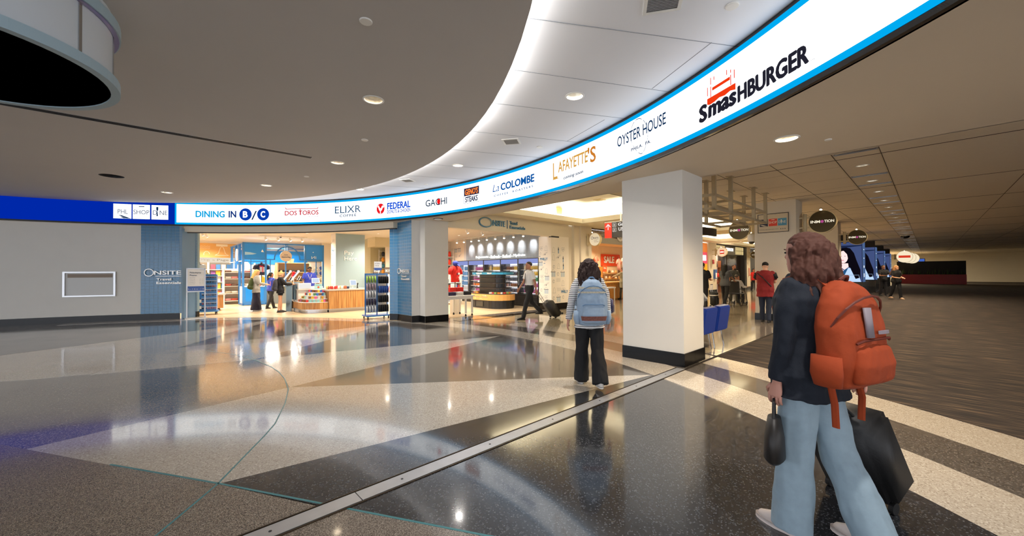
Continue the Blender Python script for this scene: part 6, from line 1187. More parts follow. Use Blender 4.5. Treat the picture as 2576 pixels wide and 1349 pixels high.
# blue lounge chairs behind the big column
def chair(label, u, v, rot):
    t = thing('lounge_chair', label, 'chair', u, v, 0, rot); bl = mat('blue_vinyl', '1b3f9c', .35, coat=.2)
    Rb = Matrix.Rotation(.14, 3, 'X')
    part('backrest', MB().cb(0, -.30, .56, .56, .13, .48, Rb), bl, t, bevel=.02); part('seat', MB().cb(0, 0, .40, .56, .56, .12), bl, t, bevel=.02)
    for x_, y_ in ((-.22, -.22), (.22, -.22), (-.22, .22), (.22, .22)): part('leg', MB().tube([(x_, y_, .36), (x_ * 1.1, y_ * 1.25, 0.0)], .012, 8), M['chrome'], t)
    part('frame', MB().box(-.25, -.25, .32, .25, .25, .345), M['chrome'], t); return t
chair('blue vinyl lounge chair in full view right of the big column', 8.05, 3.05, 0)
chair('blue vinyl lounge chair half hidden by the big column', 7.4, 3.05, 0)
# far right end of corridor
t = thing('planter_wall', 'low red planter with dark panel and grasses at the corridor end', 'planter', 60, 1.6, 0); part('planter_box', MB().box(0, -4.2, 0, .6, .8, 1.0), mat('planter_red', '9a1a1c', .4), t); part('dark_panel', MB().box(.6, -4.2, 0, .7, .8, 2.4), M['blackm'], t)
gr_ = MB(); R_ = random.Random(4)
for i in range(60): y_ = -4.1 + R_.random() * 4.8; h_ = R_.uniform(.3, .7); gr_.add([(.2, y_, 1), (.3, y_ + .03, 1), (.25 + R_.uniform(-.1, .1), y_ + R_.uniform(-.1, .1), 1 + h_)], [(0, 1, 2)])
part('grass', gr_, mat('grass_green', '3f6a2a', .7), t)['kind'] = 'stuff'
for i, (u_, v_, lb) in enumerate(((52.6, 1.55, 'nearest ivory and red round sign at the corridor end'), (56.6, 1.4, 'second ivory round sign at the corridor end'), (60.4, 1.2, 'last ivory round sign at the corridor end'))):
    disc_sign(lb, u_, v_, 2.75, .55, screen('ivory_glow', (1, .85, .6), .95), (lambda t, f: shape('red_bar', [(-.4, -.1), (.4, -.1), (.4, .12), (-.4, .12)], screen('sign_red', 'e0402a', .9), t, f)) if i == 0 else (lambda t, f: None), 1)
t = thing('dome_camera', 'dark dome camera on the far corridor ceiling', 'camera', 32, .9, TZ); part('dome', MB().ell((0, 0, -.05), .2, .2, .14), M['black'], t, True); part('plate', MB().lathe([(.22, 0), (.22, -.03)], 20), WHT, t)
lamp('AREA', 'corridor_end_light', W(64, 4, 3.2), 400, (1, .85, .6), 4, None, (0, 0, TH))
t = thing('departure_board', 'small blue departure screens at the corridor end', 'screen', 62, 2.3, 1.9); part('screen', MB().box(0, -2, 0, .1, 0, .8), screen('board_blue', '4a6fd0', .8), t); part('housing', MB().box(.05, -2.05, -.05, .15, .05, .85).box(.08, -1.1, -1.9, .12, -1.0, 0), M['blackm'], t)
# ================================================================ people
def remesh(mbs, vox, name, m, smooth_it=3, fold=0.0, fscale=14.0, seed=0, extra=None):
    base = MB()
    for q in (mbs if isinstance(mbs, list) else [mbs]): base.add(q.v, q.f)
    me = base.mesh(name, m); o = bpy.data.objects.new(name, me); COL.objects.link(o)
    md = o.modifiers.new('r', 'REMESH'); md.mode = 'VOXEL'; md.voxel_size = vox
    if smooth_it: sm_ = o.modifiers.new('s', 'SMOOTH'); sm_.iterations = smooth_it; sm_.factor = .6
    dg = bpy.context.evaluated_depsgraph_get(); new = bpy.data.meshes.new_from_object(o.evaluated_get(dg)); bpy.data.objects.remove(o); bpy.data.meshes.remove(me)
    if fold:
        n = len(new.vertices); co = np.empty(n * 3); new.vertices.foreach_get('co', co); no = np.empty(n * 3); new.vertices.foreach_get('normal', no); co = co.reshape(-1, 3); no = no.reshape(-1, 3)
        for i in range(n):
            p = co[i]; co[i] += no[i] * fold * (mnoise.noise(Vector((p[0] * fscale + seed, p[1] * fscale, p[2] * fscale * .45))) + .5 * mnoise.noise(Vector((p[0] * fscale * 2.3, p[1] * fscale * 2.3 + seed, p[2] * fscale))))
        new.vertices.foreach_set('co', co.ravel())
    if extra:      # fingers joined to the body mesh as one piece
        bm = bmesh.new(); bm.from_mesh(new); t = bpy.data.meshes.new('t'); t.from_pydata(extra.v, [], extra.f); bm.from_mesh(t); bm.to_mesh(new); bm.free(); bpy.data.meshes.remove(t)
    for p in new.polygons: p.use_smooth = True
    new.materials.clear(); new.materials.append(m); new.name = name; return new
def skinm(c='c98f6e'): return mat('skin_' + c, c, .5, noise=.05, nscale=12)
def person(label, x, y, rot, H=1.68, legs=((.1, .05), (-.1, .1)), arms=((.1, .12, .15), (-.1, .12, .15)), skin='c98f6e', hair='3a2a20', hair_style='short', top='444444', top_mat=None, sleeve='short', bottom='1c1c20', bottom_style='trousers', shoe='2a2a2a', vox=.014, uvpos=True, face=True, fem=False, sit=False, head_turn=0, head_down=0, lean=0, z=0, wide=1.0, hem=0.0, skirt=None, cap=None, bottom_mat=None, hand_curl=.5, tuck=False):
    s = H / 1.7; t = thing('person', label, 'person', x, y, z, rot, xy=not uvpos)
    sw = (.168 if fem else .19); hw = .088
    hipz = .90
    def leg(side, a, b):
        hp = Vector((side * hw, 0, hipz)); kn = hp + Vector((0, math.sin(a), -math.cos(a))) * .42; an = kn + Vector((0, math.sin(a - b), -math.cos(a - b))) * .41; return hp, kn, an
    Ls = [leg(-1, *legs[0]), leg(1, *legs[1])]; low = min(l[2].z for l in Ls); dz = .08 - low
    def sh(p): return Vector((p.x, p.y, p.z + dz)) * s
    def up(p):    # lean of the trunk about the hips
        q = Vector(p) - Vector((0, 0, hipz)); c, s_ = math.cos(lean), math.sin(lean); return Vector((q.x, q.y * c + q.z * s_, q.z * c - q.y * s_ + hipz))
    Ls = [tuple(sh(p) for p in l) for l in Ls]
    AR = []
    for side, (sa, so, eb) in zip((-1, 1), [a[:3] for a in arms]):
        shd = up((side * sw, 0, 1.40)); a = sa
        d1 = Vector((side * math.sin(so), math.sin(a) * math.cos(so), -math.cos(a) * math.cos(so))); el = shd + d1 * .285
        a2 = a + eb; k = arms[0 if side < 0 else 1]; so2 = k[3] if len(k) > 3 else so * .5
        d2 = Vector((side * math.sin(so2), math.sin(a2) * math.cos(so2), -math.cos(a2) * math.cos(so2))); wr = el + d2 * .25
        AR.append((sh(shd), sh(el), sh(wr), d2.normalized(), side))
    # ------------------------------------------------ body
    B = MB(); q = lambda p: sh(up(p))
    def tors(inf, z0=.84, z1=1.45):
        prof = [(.84, .155, .105), (.92, .165 + (.012 if fem else 0), .112), (1.02, .145 if fem else .155, .095), (1.12, .135 if fem else .158, .092), (1.24, .16 if fem else .178, .108), (1.33, .17 if fem else .19, .105), (1.40, sw - .03, .08), (1.44, .09, .065), (1.47, .058, .055)]
        return [(q((0, .0, zz)), (rx * wide + inf) * s, (ry * wide + inf) * s) for zz, rx, ry in prof if z0 - .001 <= zz <= z1 + .03]
    B.loft(tors(0), 18)
    hr = .001
    nk = q((0, .0, 1.44)); hd = q((0, .015, 1.585)) + Vector((0, head_down * .05, -head_down * .02)) * s
    B.tube([nk, nk.lerp(hd, .6)], [.058 * s, .052 * s], 12)
    Rh = Matrix.Rotation(head_turn, 3, 'Z') @ Matrix.Rotation(-head_down, 3, 'X')
    def hp_(v): return hd + Rh @ (Vector(v) * s)
    hs = [(-.112, .022, .022, .052), (-.10, .036, .04, .045), (-.07, .055, .062, .026), (-.03, .066, .078, .012), (.02, .073, .09, .002), (.06, .072, .092, -.004), (.09, .058, .075, -.006), (.108, .035, .045, -.006), (.115, .01, .012, -.006)]
    B.rings([[hp_((rx * math.cos(a), oy + ry * math.sin(a), zz)) for a in [2 * PI * i / 16 for i in range(16)]] for zz, rx, ry, oy in hs])
    B.tube([hp_((0, .088, .012)), hp_((0, .098, -.018)), hp_((0, .088, -.03))], [.006 * s, .0115 * s, .009 * s], 8)
    for sd in (-1, 1): B.ell(hp_((sd * .074, -.005, -.012)), .01 * s, .02 * s, .03 * s, 8, 6)
    for (hp, kn, an), sd in zip(Ls, (-1, 1)):
        B.tube([hp, hp.lerp(kn, .5), kn, kn.lerp(an, .35), an], [.082 * s, .072 * s, .052 * s, .054 * s, .036 * s], 12)
        B.tube([an, an + Vector((0, .07, -.045)) * s, an + Vector((0, .16, -.055)) * s], [.036 * s, .034 * s, .025 * s], 10)
    fing = MB()
    for sd_, el, wr, d, side in [(a[0], a[1], a[2], a[3], a[4]) for a in AR]:
        B.tube([sd_ + Vector((-side * .03, 0, -.01)) * s, sd_.lerp(el, .5), el, el.lerp(wr, .4), wr], [.036 * s, .042 * s, .036 * s, .034 * s, .024 * s], 12)
        side_v = Vector((0, 1, 0)) if abs(d.y) < .75 else Vector((side * -1.0, 0, 0.0)); side_v = (side_v - d * side_v.dot(d)).normalized(); nn = d.cross(side_v)
        if nn.x * side > 0: nn = -nn      # palm towards the body
        pm = wr + d * .085 * s
        B.rings([[c_ + side_v * a_ * s * math.cos(th) + nn * b_ * s * math.sin(th) for th in [2 * PI * i / 10 for i in range(10)]] for c_, a_, b_ in ((wr, .024, .018), (wr + d * .04 * s, .036, .016), (pm, .038, .014))])
        for k, (off, ln) in enumerate(((.029, .062), (.010, .072), (-.010, .068), (-.028, .054))):
            p0 = wr + d * .07 * s + side_v * off * s; c_ = hand_curl
            p1 = p0 + (d * math.cos(c_ * .4) + nn * math.sin(c_ * .4)) * ln * .5 * s; p2 = p1 + (d * math.cos(c_ * 1.1) + nn * math.sin(c_ * 1.1)) * ln * .32 * s; p3 = p2 + (d * math.cos(c_ * 1.9) + nn * math.sin(c_ * 1.9)) * ln * .28 * s
            fing.tube([p0, p1, p2, p3], [.0092 * s, .0088 * s, .008 * s, .006 * s], 7)
        t0 = wr + d * .025 * s + side_v * .028 * s; fing.tube([t0, t0 + (d * .7 + side_v * .6 + nn * .3).normalized() * .035 * s, t0 + (d * .95 + side_v * .35 + nn * .5).normalized() * .066 * s], [.012 * s, .0105 * s, .008 * s], 7)
    sk = skinm(skin)
    body = bpy.data.objects.new('body', remesh(B, vox * .75, 'body', sk, 2, extra=fing)); COL.objects.link(body); body.parent = t
    if face:
        for sd in (-1, 1): part('eye', MB().ell(hp_((sd * .03, .084, .008)), .011 * s, .007 * s, .006 * s, 8, 6), mat('eye_dark', '20160f', .3), t, True); part('eyebrow', MB().tube([hp_((sd * .016, .091, .026)), hp_((sd * .046, .082, .027))], .0035 * s, 5), mat('hair_' + hair, hair, .8), t)
        part('mouth', MB().ell(hp_((0, .085, -.058)), .02 * s, .007 * s, .006 * s, 8, 6), mat('lips', 'a8544c', .5), t, True)
    # ------------------------------------------------ clothes
    tm = top_mat or mat('cloth_' + top, top, .85, bump=.12, nscale=160)
    C = MB(); z0 = .84 - hem
    C.loft(([(q((0, 0, z0)), (.175 * wide + .036) * s, (.12 * wide + .036) * s)] if hem else []) + (tors(.020, 1.0, 1.45) if tuck else tors(.034, .84, 1.02) + tors(.022, 1.12, 1.45)), 20)
    fr = {'short': .75, 'long': 1.95, 'none': .1}[sleeve]
    for sd_, el, wr, d, side in AR:
        pts = [sd_ + Vector((-side * .03, 0, .0)) * s, sd_.lerp(el, .5)]; rs = [.065 * s, .062 * s]
        if fr < 1: pts.append(sd_.lerp(el, fr)); rs.append(.062 * s)
        else: pts += [el, el.lerp(wr, .5), el.lerp(wr, .96)]; rs += [.053 * s, .05 * s, .042 * s]
        if fr > .2: C.tube(pts, rs, 12)
        C.ell(sd_ + Vector((-side * .026, 0, -.012)) * s, .066 * s, .066 * s, .064 * s, 12, 8)
    part('top', remesh(C, vox, 'top', tm, 2, .010 * s, 16, x * 3), tm, t)
    bm_ = bottom_mat or mat('cloth_' + bottom, bottom, .85, bump=.12, nscale=120)
    D = MB()
    if bottom_style == 'skirt':
        f0 = sh(Vector((0, 0, .10 - dz / 1))) ; D.loft([(q((0, 0, 1.0)), .15 * s, .105 * s), (q((0, 0, .88)), .185 * s, .13 * s), (Vector((0, .0, .5 * s)), .19 * s, .15 * s), (Vector((0, 0, .06)), .24 * s, .2 * s)], 24)
    else:
        D.loft([(q((0, 0, 1.03 if tuck else .96)), (.17 if tuck else .152) * wide * s, (.115 if tuck else .10) * wide * s), (q((0, 0, .92)), .178 * wide * s, .125 * wide * s), (sh(Vector((0, 0, .82))), .165 * wide * s, .12 * wide * s)], 20)
        for hp, kn, an in Ls:
            if bottom_style == 'shorts': D.tube([hp, hp.lerp(kn, .45)], [.092 * s, .095 * s], 14)
            elif bottom_style == 'wide': D.tube([hp, hp.lerp(kn, .5), kn, kn.lerp(an, .5), an + Vector((0, .0, -.035)) * s], [.095 * s, .094 * s, .086 * s, .094 * s, .105 * s], 16)
            else: D.tube([hp, hp.lerp(kn, .5), kn, kn.lerp(an, .5), an + Vector((0, .0, -.02)) * s], [.092 * s, .084 * s, .07 * s, .066 * s, .06 * s], 14)
    part('trousers' if bottom_style in ('trousers', 'wide') else bottom_style, remesh(D, vox, 'trousers', bm_, 2, .012 * s, 11, y * 3), bm_, t)
    for hp, kn, an in Ls:
        c = an; S = MB().loft([((c + Vector((0, -.045, 0.03)) * s), .04 * s, .05 * s)] , 12) if 0 else MB()
        an0 = c + Vector((0, 0, -.08)) * s
        S.prism([(an0.x + .049 * s * math.cos(a) * (1 - .18 * (math.sin(a) < -.2)), an0.y + (.07 + .136 * math.copysign(abs(math.sin(a)) ** .85, math.sin(a))) * s) for a in [2 * PI * i / 20 for i in range(20)]], an0.z + .002, an0.z + .026 * s)
        S.rings([[(an0.x + rx * s * math.cos(a), an0.y + (oy + ry * math.sin(a)) * s, an0.z + zz * s) for a in [2 * PI * i / 14 for i in range(14)]] for zz, rx, ry, oy in ((.02, .046, .128, .07), (.045, .044, .12, .065), (.07, .038, .085, .035), (.095, .036, .055, .0))])
        part('shoe', S, mat('shoe_' + shoe, shoe, .5), t, True)
    # ------------------------------------------------ hair
    hm = mat('hair_' + hair, hair, .55, noise=.35, nscale=60, bump=.6)
    Hh = MB()
    shell = [(.005 if hair_style == 'short' else -.06, .074, .080, -.030), (.03, .080, .095, -.016), (.06, .081, .099, -.010), (.09, .069, .085, -.010), (.112, .045, .057, -.008), (.124, .012, .015, -.006)]
    Hh.rings([[hp_((rx * math.cos(a), oy + (ry if math.sin(a) < 0 else ry * (.92 if zz > .05 else .25)) * math.sin(a), zz)) for a in [2 * PI * i / 20 for i in range(20)]] for zz, rx, ry, oy in shell])
    vx = vox * .7
    if hair_style in ('long', 'curly', 'straight', 'vlong'):
        L_ = {'long': .26, 'curly': .27, 'straight': .3, 'vlong': .42}[hair_style]; R_ = random.Random(int(abs(x) * 100)); cur = hair_style == 'curly'
        g = (lambda q_: 1 + .85 * math.sin(min(1, q_ * 1.15) * PI / 2) * (1 - .15 * q_)) if cur else (lambda q_: 1 + .22 * math.sin(q_ * PI * .6))
        rg = []
        for k in range(9):
            q_ = k / 8; zz = .075 - (L_ + .075) * q_; rx = .084 * g(q_) * (1 if q_ < .9 else .8); ry = (.098 if q_ < .3 else .098 - .03 * (q_ - .3)) * (1 + .25 * (g(q_) - 1)) * (1 if q_ < .9 else .7)
            rg.append([hp_((rx * math.cos(a), -.012 - .04 * q_ + ry * (math.sin(a) if math.sin(a) < 0 else (.55 if q_ < .5 else .4) * math.sin(a)), zz)) for a in [2 * PI * i / 22 for i in range(22)]])
        Hh.rings(rg)
        nl = 46 if cur else 26
        for k in range(nl):
            a = PI * 1.0 + PI * (k + R_.random()) / nl; a += (a - 1.5 * PI) * .18; l_ = L_ * R_.uniform(.75, 1.18); ph = R_.random() * 6; am = .013 if cur else .004; q0 = R_.uniform(0, .25)
            Hh.tube([hp_((.084 * g(q_) * math.cos(a) + am * math.sin(ph + q_ * 14), -.012 - .04 * q_ + .098 * (1 + .25 * (g(q_) - 1)) * math.sin(a) + am * math.cos(ph + q_ * 12), .075 - (l_ + .075) * q_)) for q_ in [q0 + (1 - q0) * i / 9 for i in range(10)]], [(.015 if cur else .011) * s * (1.0 - .75 * (i / 9) ** 2) for i in range(10)], 6)
    elif hair_style == 'bun': Hh.ell(hp_((0, -.05, .13)), .04 * s, .04 * s, .035 * s)
    elif hair_style == 'ponytail': Hh.tube([hp_((0, -.09, .03)), hp_((0, -.14, -.02)), hp_((0, -.14, -.2)), hp_((0, -.11, -.36))], [.03 * s, .035 * s, .03 * s, .012 * s], 10)
    part('hair', remesh(Hh, vx, 'hair', hm, 1, .005 * s, 60, 2), hm, t)
    t['H'] = H; return t, AR, Ls, s
def rel(t, p):
    m = Matrix.Translation(t.location) @ Matrix.Rotation(t.rotation_euler.z, 4, 'Z'); return m @ Vector(p)
def at_rel(o, t, p, rz=0): o.location = rel(t, p); o.rotation_euler = (0, 0, t.rotation_euler.z + rz)
# striped shirt material: bands along the garment
stp = mat('striped_jersey', 'f1efec', .85); nt = stp.node_tree; b = nt.nodes['Principled BSDF']; tc = nt.nodes.new('ShaderNodeTexCoord'); wv = nt.nodes.new('ShaderNodeTexWave'); wv.bands_direction = 'Z'; wv.inputs['Scale'].default_value = 13.5; wv.inputs['Distortion'].default_value = .6; wv.inputs['Detail Scale'].default_value = 1
rr_ = nt.nodes.new('ShaderNodeValToRGB'); rr_.color_ramp.interpolation = 'CONSTANT'; rr_.color_ramp.elements[0].color = (*hexc('1d2028'), 1); rr_.color_ramp.elements[1].position = .24; rr_.color_ramp.elements[1].color = (*hexc('efedea'), 1)
nt.links.new(tc.outputs['Object'], wv.inputs['Vector']); nt.links.new(wv.outputs['Fac'], rr_.inputs[0]); nt.links.new(rr_.outputs[0], b.inputs['Base Color'])
den = mat('light_denim', '8ea2ae', .85, noise=.14, nscale=26, bump=.15)
# ---- woman in the striped shirt
pw1, AR, LS, s = person('woman in black and white striped shirt and black wide trousers walking away', .985, 4.98, 0, 1.62, legs=((.20, .06), (-.16, .35)), arms=((-.05, .26, .05, .16), (.02, .24, .10, .14)), skin='c08a72', hair='2c1810', hair_style='curly', top_mat=stp, sleeve='long', bottom='0f0f12', bottom_style='wide', shoe='d8d2ca', vox=.0085, uvpos=False, fem=True, face=True, hem=.06)
def big_pack(label, t, y, z, k, c, c2, band=None, accents=None, wd=1.0):
    b_ = thing('backpack', label, 'backpack', 0, 0, 0, xy=True); at_rel(b_, t, (0, y, z)); m = mat('pack_' + c, c, .85, noise=.10, nscale=30, bump=.25)
    X = MB().rings([[(rx * k * wd * (abs(math.cos(a)) ** .6) * (1 if math.cos(a) > 0 else -1), oy * k + ry * k * (abs(math.sin(a)) ** .75) * (1 if math.sin(a) > 0 else -1), zz * k) for a in [2 * PI * i / 28 for i in range(28)]] for zz, rx, ry, oy in ((0, .12, .05, -.06), (.02, .165, .075, -.065), (.12, .185, .10, -.07), (.3, .18, .095, -.06), (.42, .15, .08, -.05), (.5, .105, .06, -.035), (.535, .05, .03, -.02))])
    part('main_compartment', remesh(X, .011, 'pack', m, 2, .008, 16, 5), m, b_)
    Y = MB().rings([[(rx * k * wd * (abs(math.cos(a)) ** .5) * (1 if math.cos(a) > 0 else -1), (-.155 + oy) * k + ry * k * math.sin(a), zz * k) for a in [2 * PI * i / 24 for i in range(24)]] for zz, rx, ry, oy in ((.03, .11, .02, .01), (.05, .135, .04, 0), (.13, .14, .05, 0), (.2, .13, .04, .01), (.235, .10, .015, .02))])
    part('front_pocket', remesh(Y, .009, 'pocket', m, 2, .004, 20, 1), m, b_)
    for d in (-1, 1): part('side_pocket', MB().loft([((d * .175 * k * wd, -.06 * k, .02 * k), .03 * k, .06 * k), ((d * .185 * k * wd, -.06 * k, .08 * k), .04 * k, .07 * k), ((d * .185 * k * wd, -.06 * k, .17 * k), .035 * k, .065 * k)], 14), m, b_, True)
    part('zip_line', MB().tube([(-.13 * k * wd, -.155 * k, .235 * k), (-.10 * k * wd, -.17 * k, .25 * k), (.10 * k * wd, -.17 * k, .25 * k), (.13 * k * wd, -.155 * k, .235 * k)], .006 * k, 6), mat('zip_' + c2, c2, .6), b_)
    part('zip_line', MB().tube([(-.172 * k * wd * math.cos(a_), (-.075 - .075 * math.sin(a_)) * k, (.31 + .15 * math.sin(a_)) * k) for a_ in [PI * i / 10 for i in range(11)]], .006 * k, 6), mat('zip_' + c2, c2, .6), b_)
    part('top_handle', MB().tube([(-.035 * k, -.02, .515 * k), (-.032 * k, -.035, .54 * k), (-.015 * k, -.045, .555 * k), (.015 * k, -.045, .555 * k), (.032 * k, -.035, .54 * k), (.035 * k, -.02, .515 * k)], .009 * k, 8), mat('zip_' + c2, c2, .6), b_)
    for d in (-1, 1): part('shoulder_strap', MB().tube([(d * .07 * k, .0, .5 * k), (d * .10 * k, .07 * k, .58 * k), (d * .105 * k, .19 * k, .54 * k), (d * .12 * k, .24 * k, .38 * k), (d * .15 * k, .2 * k, .2 * k), (d * .14 * k, .02 * k, .08 * k)], .026 * k, 8, flat=.4), m, b_)
    return b_
bp1 = big_pack('faded blue quilted backpack with patterned bands on the striped woman', pw1, -.115, .79, 1.07, '8fa3b8', '5f7f9f', wd=.96)
pat = mat('paisley_band', '7a4a40', .85, noise=.8, nscale=70); pat2 = mat('floral_band', 'b9b29f', .85, noise=.7, nscale=90)
def sup(rx, ry, oy, z, e1, e2, k=1.07, g=1.04, arc=(185, 355)):
    return [(rx * k * g * .96 * (abs(math.cos(a)) ** e1) * (1 if math.cos(a) > 0 else -1), oy * k + ry * k * g * (abs(math.sin(a)) ** e2) * (1 if math.sin(a) > 0 else -1), z * k) for a in [math.radians(arc[0] + (arc[1] - arc[0]) * i / 30) for i in range(31)]]
part('patterned_band', MB().rings([sup(.132, .047, -.155, .07, .5, 1, g=1.08), sup(.142, .052, -.155, .12, .5, 1, g=1.08)], False, False), pat, bp1, True, label='dark red paisley band')
for z_, r_, ry_, oy_ in ((.375, .163, .085, -.054), (.425, .147, .079, -.049)): part('patterned_band', MB().rings([sup(r_, ry_, oy_, z_, .6, .75, g=1.07), sup(r_ - .006, ry_ - .003, oy_, z_ + .02, .6, .75, g=1.07)], False, False), pat2, bp1, True, label='pale floral trim band')
# ---- woman in the foreground with the orange pack
pw2, AR, LS, s = person('woman in navy sweatshirt and light blue jeans walking past in the foreground', 1.635, 2.15, .44, 1.65, legs=((.07, .02), (-.20, .24)), arms=((.02, .16, .12, .05), (-.22, .32, .15, .3)), skin='c08a78', hair='4a2414', hair_style='curly', top='0a1320', sleeve='long', bottom_mat=den, bottom_style='wide', shoe='cfc3bd', vox=.0085, uvpos=False, fem=True, hem=.05, wide=1.22)
bp2 = big_pack('large orange hiking backpack with grey panel on the foreground woman', pw2, -.13, .87, .99, '9c3a0c', '5f1e0b', wd=1.2)
part('grey_panel', MB().loft([((-.06, -.168, .26), .03, .012), ((-.05, -.150, .40), .03, .012)], 12), mat('pack_grey', '8a7f86', .6), bp2, True, label='grey reflective panel'); part('grey_panel', MB().loft([((.07, -.166, .27), .05, .008), ((.07, -.165, .285), .05, .008)], 12), mat('pack_grey', '8a7f86', .6), bp2)
for d in (-1, 1): part('loose_strap', MB().tube([(d * .12, -.02, .06), (d * .13, -.05, -.08), (d * .12, -.05, -.2)], .017, 6, flat=.3), mat('pack_9c3a0c', '9c3a0c', .85), bp2, label='dangling orange strap')
hb = thing('handbag', 'small dark bag hanging from the left hand of the foreground woman', 'bag', 0, 0, 0, xy=True)
wl_h = rel(pw2, AR[0][2] + AR[0][3] * .11)
hb.location = (wl_h.x, wl_h.y, wl_h.z); hb.rotation_euler = (0, 0, .9)
part('body', MB().loft([((0, 0, -.31), .085, .035), ((0, 0, -.29), .11, .05), ((0, 0, -.18), .10, .045), ((0, 0, -.08), .06, .03)], 18), mat('bag_black', '17120f', .5), hb, True, label='dark soft bag body'); part('strap', MB().tube([(-.05, 0, -.12), (-.02, 0, 0), (.0, 0, .015), (.02, 0, 0), (.05, 0, -.12)], .007, 6), mat('bag_black', '17120f', .5), hb)
def suitcase(label, loc, rz, tilt, wd=.36, dp=.24, ht=.55, c='101012', handle=.42, hx=None):
    t = thing('suitcase', label, 'suitcase', 0, 0, 0, xy=True); t.location = loc; t.rotation_euler = (tilt, 0, rz); m = mat('case_' + c, c, .55, bump=.1, nscale=60)
    part('shell', MB().box(-wd / 2, -dp / 2, .05, wd / 2, dp / 2, .05 + ht), m, t, True, bevel=.035); part('front_pocket', MB().box(-wd * .4, -dp / 2 - .035, .09, wd * .4, -dp / 2 + .01, .05 + ht * .6), m, t, bevel=.02)
    for d in (-1, 1): part('wheel', MB().cyl((d * wd * .42 - .012, dp * .4, .035), (d * wd * .42 + .012, dp * .4, .035), .035, n=16), M['blackm'], t); part('telescopic_tube', MB().cyl((d * .08, dp * .42, .05 + ht), (d * .08, dp * .42, .05 + ht + handle), .008), M['chrome'], t)
    part('handle_grip', MB().cyl((-.1, dp * .42, .05 + ht + handle), (.1, dp * .42, .05 + ht + handle), .014), M['blackm'], t); part('carry_handle', MB().tube([(-.08, 0, .05 + ht), (-.06, 0, .09 + ht), (.06, 0, .09 + ht), (.08, 0, .05 + ht)], .01, 6), M['blackm'], t); return t
suitcase('black suitcase pulled behind the foreground woman', (2.30, 2.52, 0.06), 1.94, -.55, .40, .26, .56)
# ---- pilot
pl, AR, LS, s = person('pilot in white short-sleeved shirt, dark tie and black trousers pulling a case', 8.62, 8.46, 1.22, 1.80, legs=((.34, .1), (-.30, .55)), arms=((-.25, .12, .1), (.25, .12, .35)), skin='a8745a', hair='1c1714', top='f0eeea', bottom='121216', shoe='0c0c0e', vox=.013, tuck=True)
part('tie', MB().add([(-.02, .135, 1.42), (.02, .135, 1.42), (.032, .15, 1.12), (0, .15, 1.06), (-.032, .15, 1.12)], [(0, 1, 2, 3, 4)]), mat('tie_black', '121318', .6), pl)
for d in (-1, 1): part('epaulette', MB().cb(d * .15, 0, 1.525, .1, .05, .012), mat('epaulette_black', '17181c', .6), pl)
part('belt', MB().loft([((0, 0, 1.0), .185, .13), ((0, 0, 1.04), .18, .128)], 20, False), M['blackm'], pl, True)
suitcase('black wheeled flight case trailing behind the pilot', (W(9.45, 8.1).x, W(9.45, 8.1).y, .07), TH + 1.25, -.6, .38, .26, .5)
t = suitcase('smaller black bag strapped on the flight case behind the pilot', (W(9.62, 8.1).x, W(9.62, 8.1).y, .0), TH + 1.25 + PI, .9, .32, .2, .34, '151517', .1); t.location.z = .06
# ---- shoppers in the first shop
p1, *_ = person('blonde woman in grey jacket and long dark skirt looking at her phone by the kiosk', 3.02, 17.75, -PI / 2 - .15, 1.60, legs=((.05, 0), (-.05, .05)), arms=((.35, .1, 1.1), (.35, .1, 1.0)), skin='d9a585', hair='c9a05c', hair_style='vlong', top='a5a29a', sleeve='long', bottom='17162b', bottom_style='skirt', shoe='e8e4dc', fem=True, hem=.08, head_down=.3)
b1 = big_pack('olive green backpack on the blonde woman by the kiosk', p1, -.11, .84, .88, '3f4a22', '2b3318')
p2, *_ = person('shop assistant in blue top and black trousers turning towards the shoppers', 3.66, 18.5, -PI / 2 + .5, 1.52, legs=((.30, .05), (-.22, .25)), arms=((.3, .1, .7), (.2, .15, .6)), skin='8f5a3c', hair='17110e', hair_style='ponytail', top='2f3f9a', bottom='141416', shoe='17171a', fem=True, head_turn=-.3)
p3, *_ = person('blonde woman with a bun in black top and shorts at the self-checkout', 3.58, 16.55, -PI / 2 - .1, 1.52, legs=((.06, .02), (-.06, .06)), arms=((.6, .12, .9), (.7, .1, .8)), skin='cf9a78', hair='d8b878', hair_style='bun', top='16161a', sleeve='long', bottom='111114', bottom_style='shorts', shoe='2b2320', fem=True, hem=.05, head_down=.35)
b3 = big_pack('dark grey backpack with a pink tag on the woman at the self-checkout', p3, -.11, .80, .84, '3a3a40', '26262b'); part('tag', MB().box(-.05, -.215, .2, .05, -.205, .36), mat('pink_tag', 'e0788a', .5), b3, label='pink and white tag')
p4, *_ = person('cashier in royal blue polo shirt with lanyard looking down behind the till', 4.75, 17.15, PI - .15, 1.72, legs=((0, 0), (0, 0)), arms=((.35, .15, .9), (.35, .15, .9)), skin='6b4630', hair='120d0a', top='2b3aa0', bottom='15151a', head_down=.45)
part('lanyard', MB().tube([(-.07, .12, 1.42), (-.03, .14, 1.3), (0, .15, 1.2), (.03, .14, 1.3), (.07, .12, 1.42)], .006, 6), mat('lanyard_cream', 'd9d2bd', .6), p4)
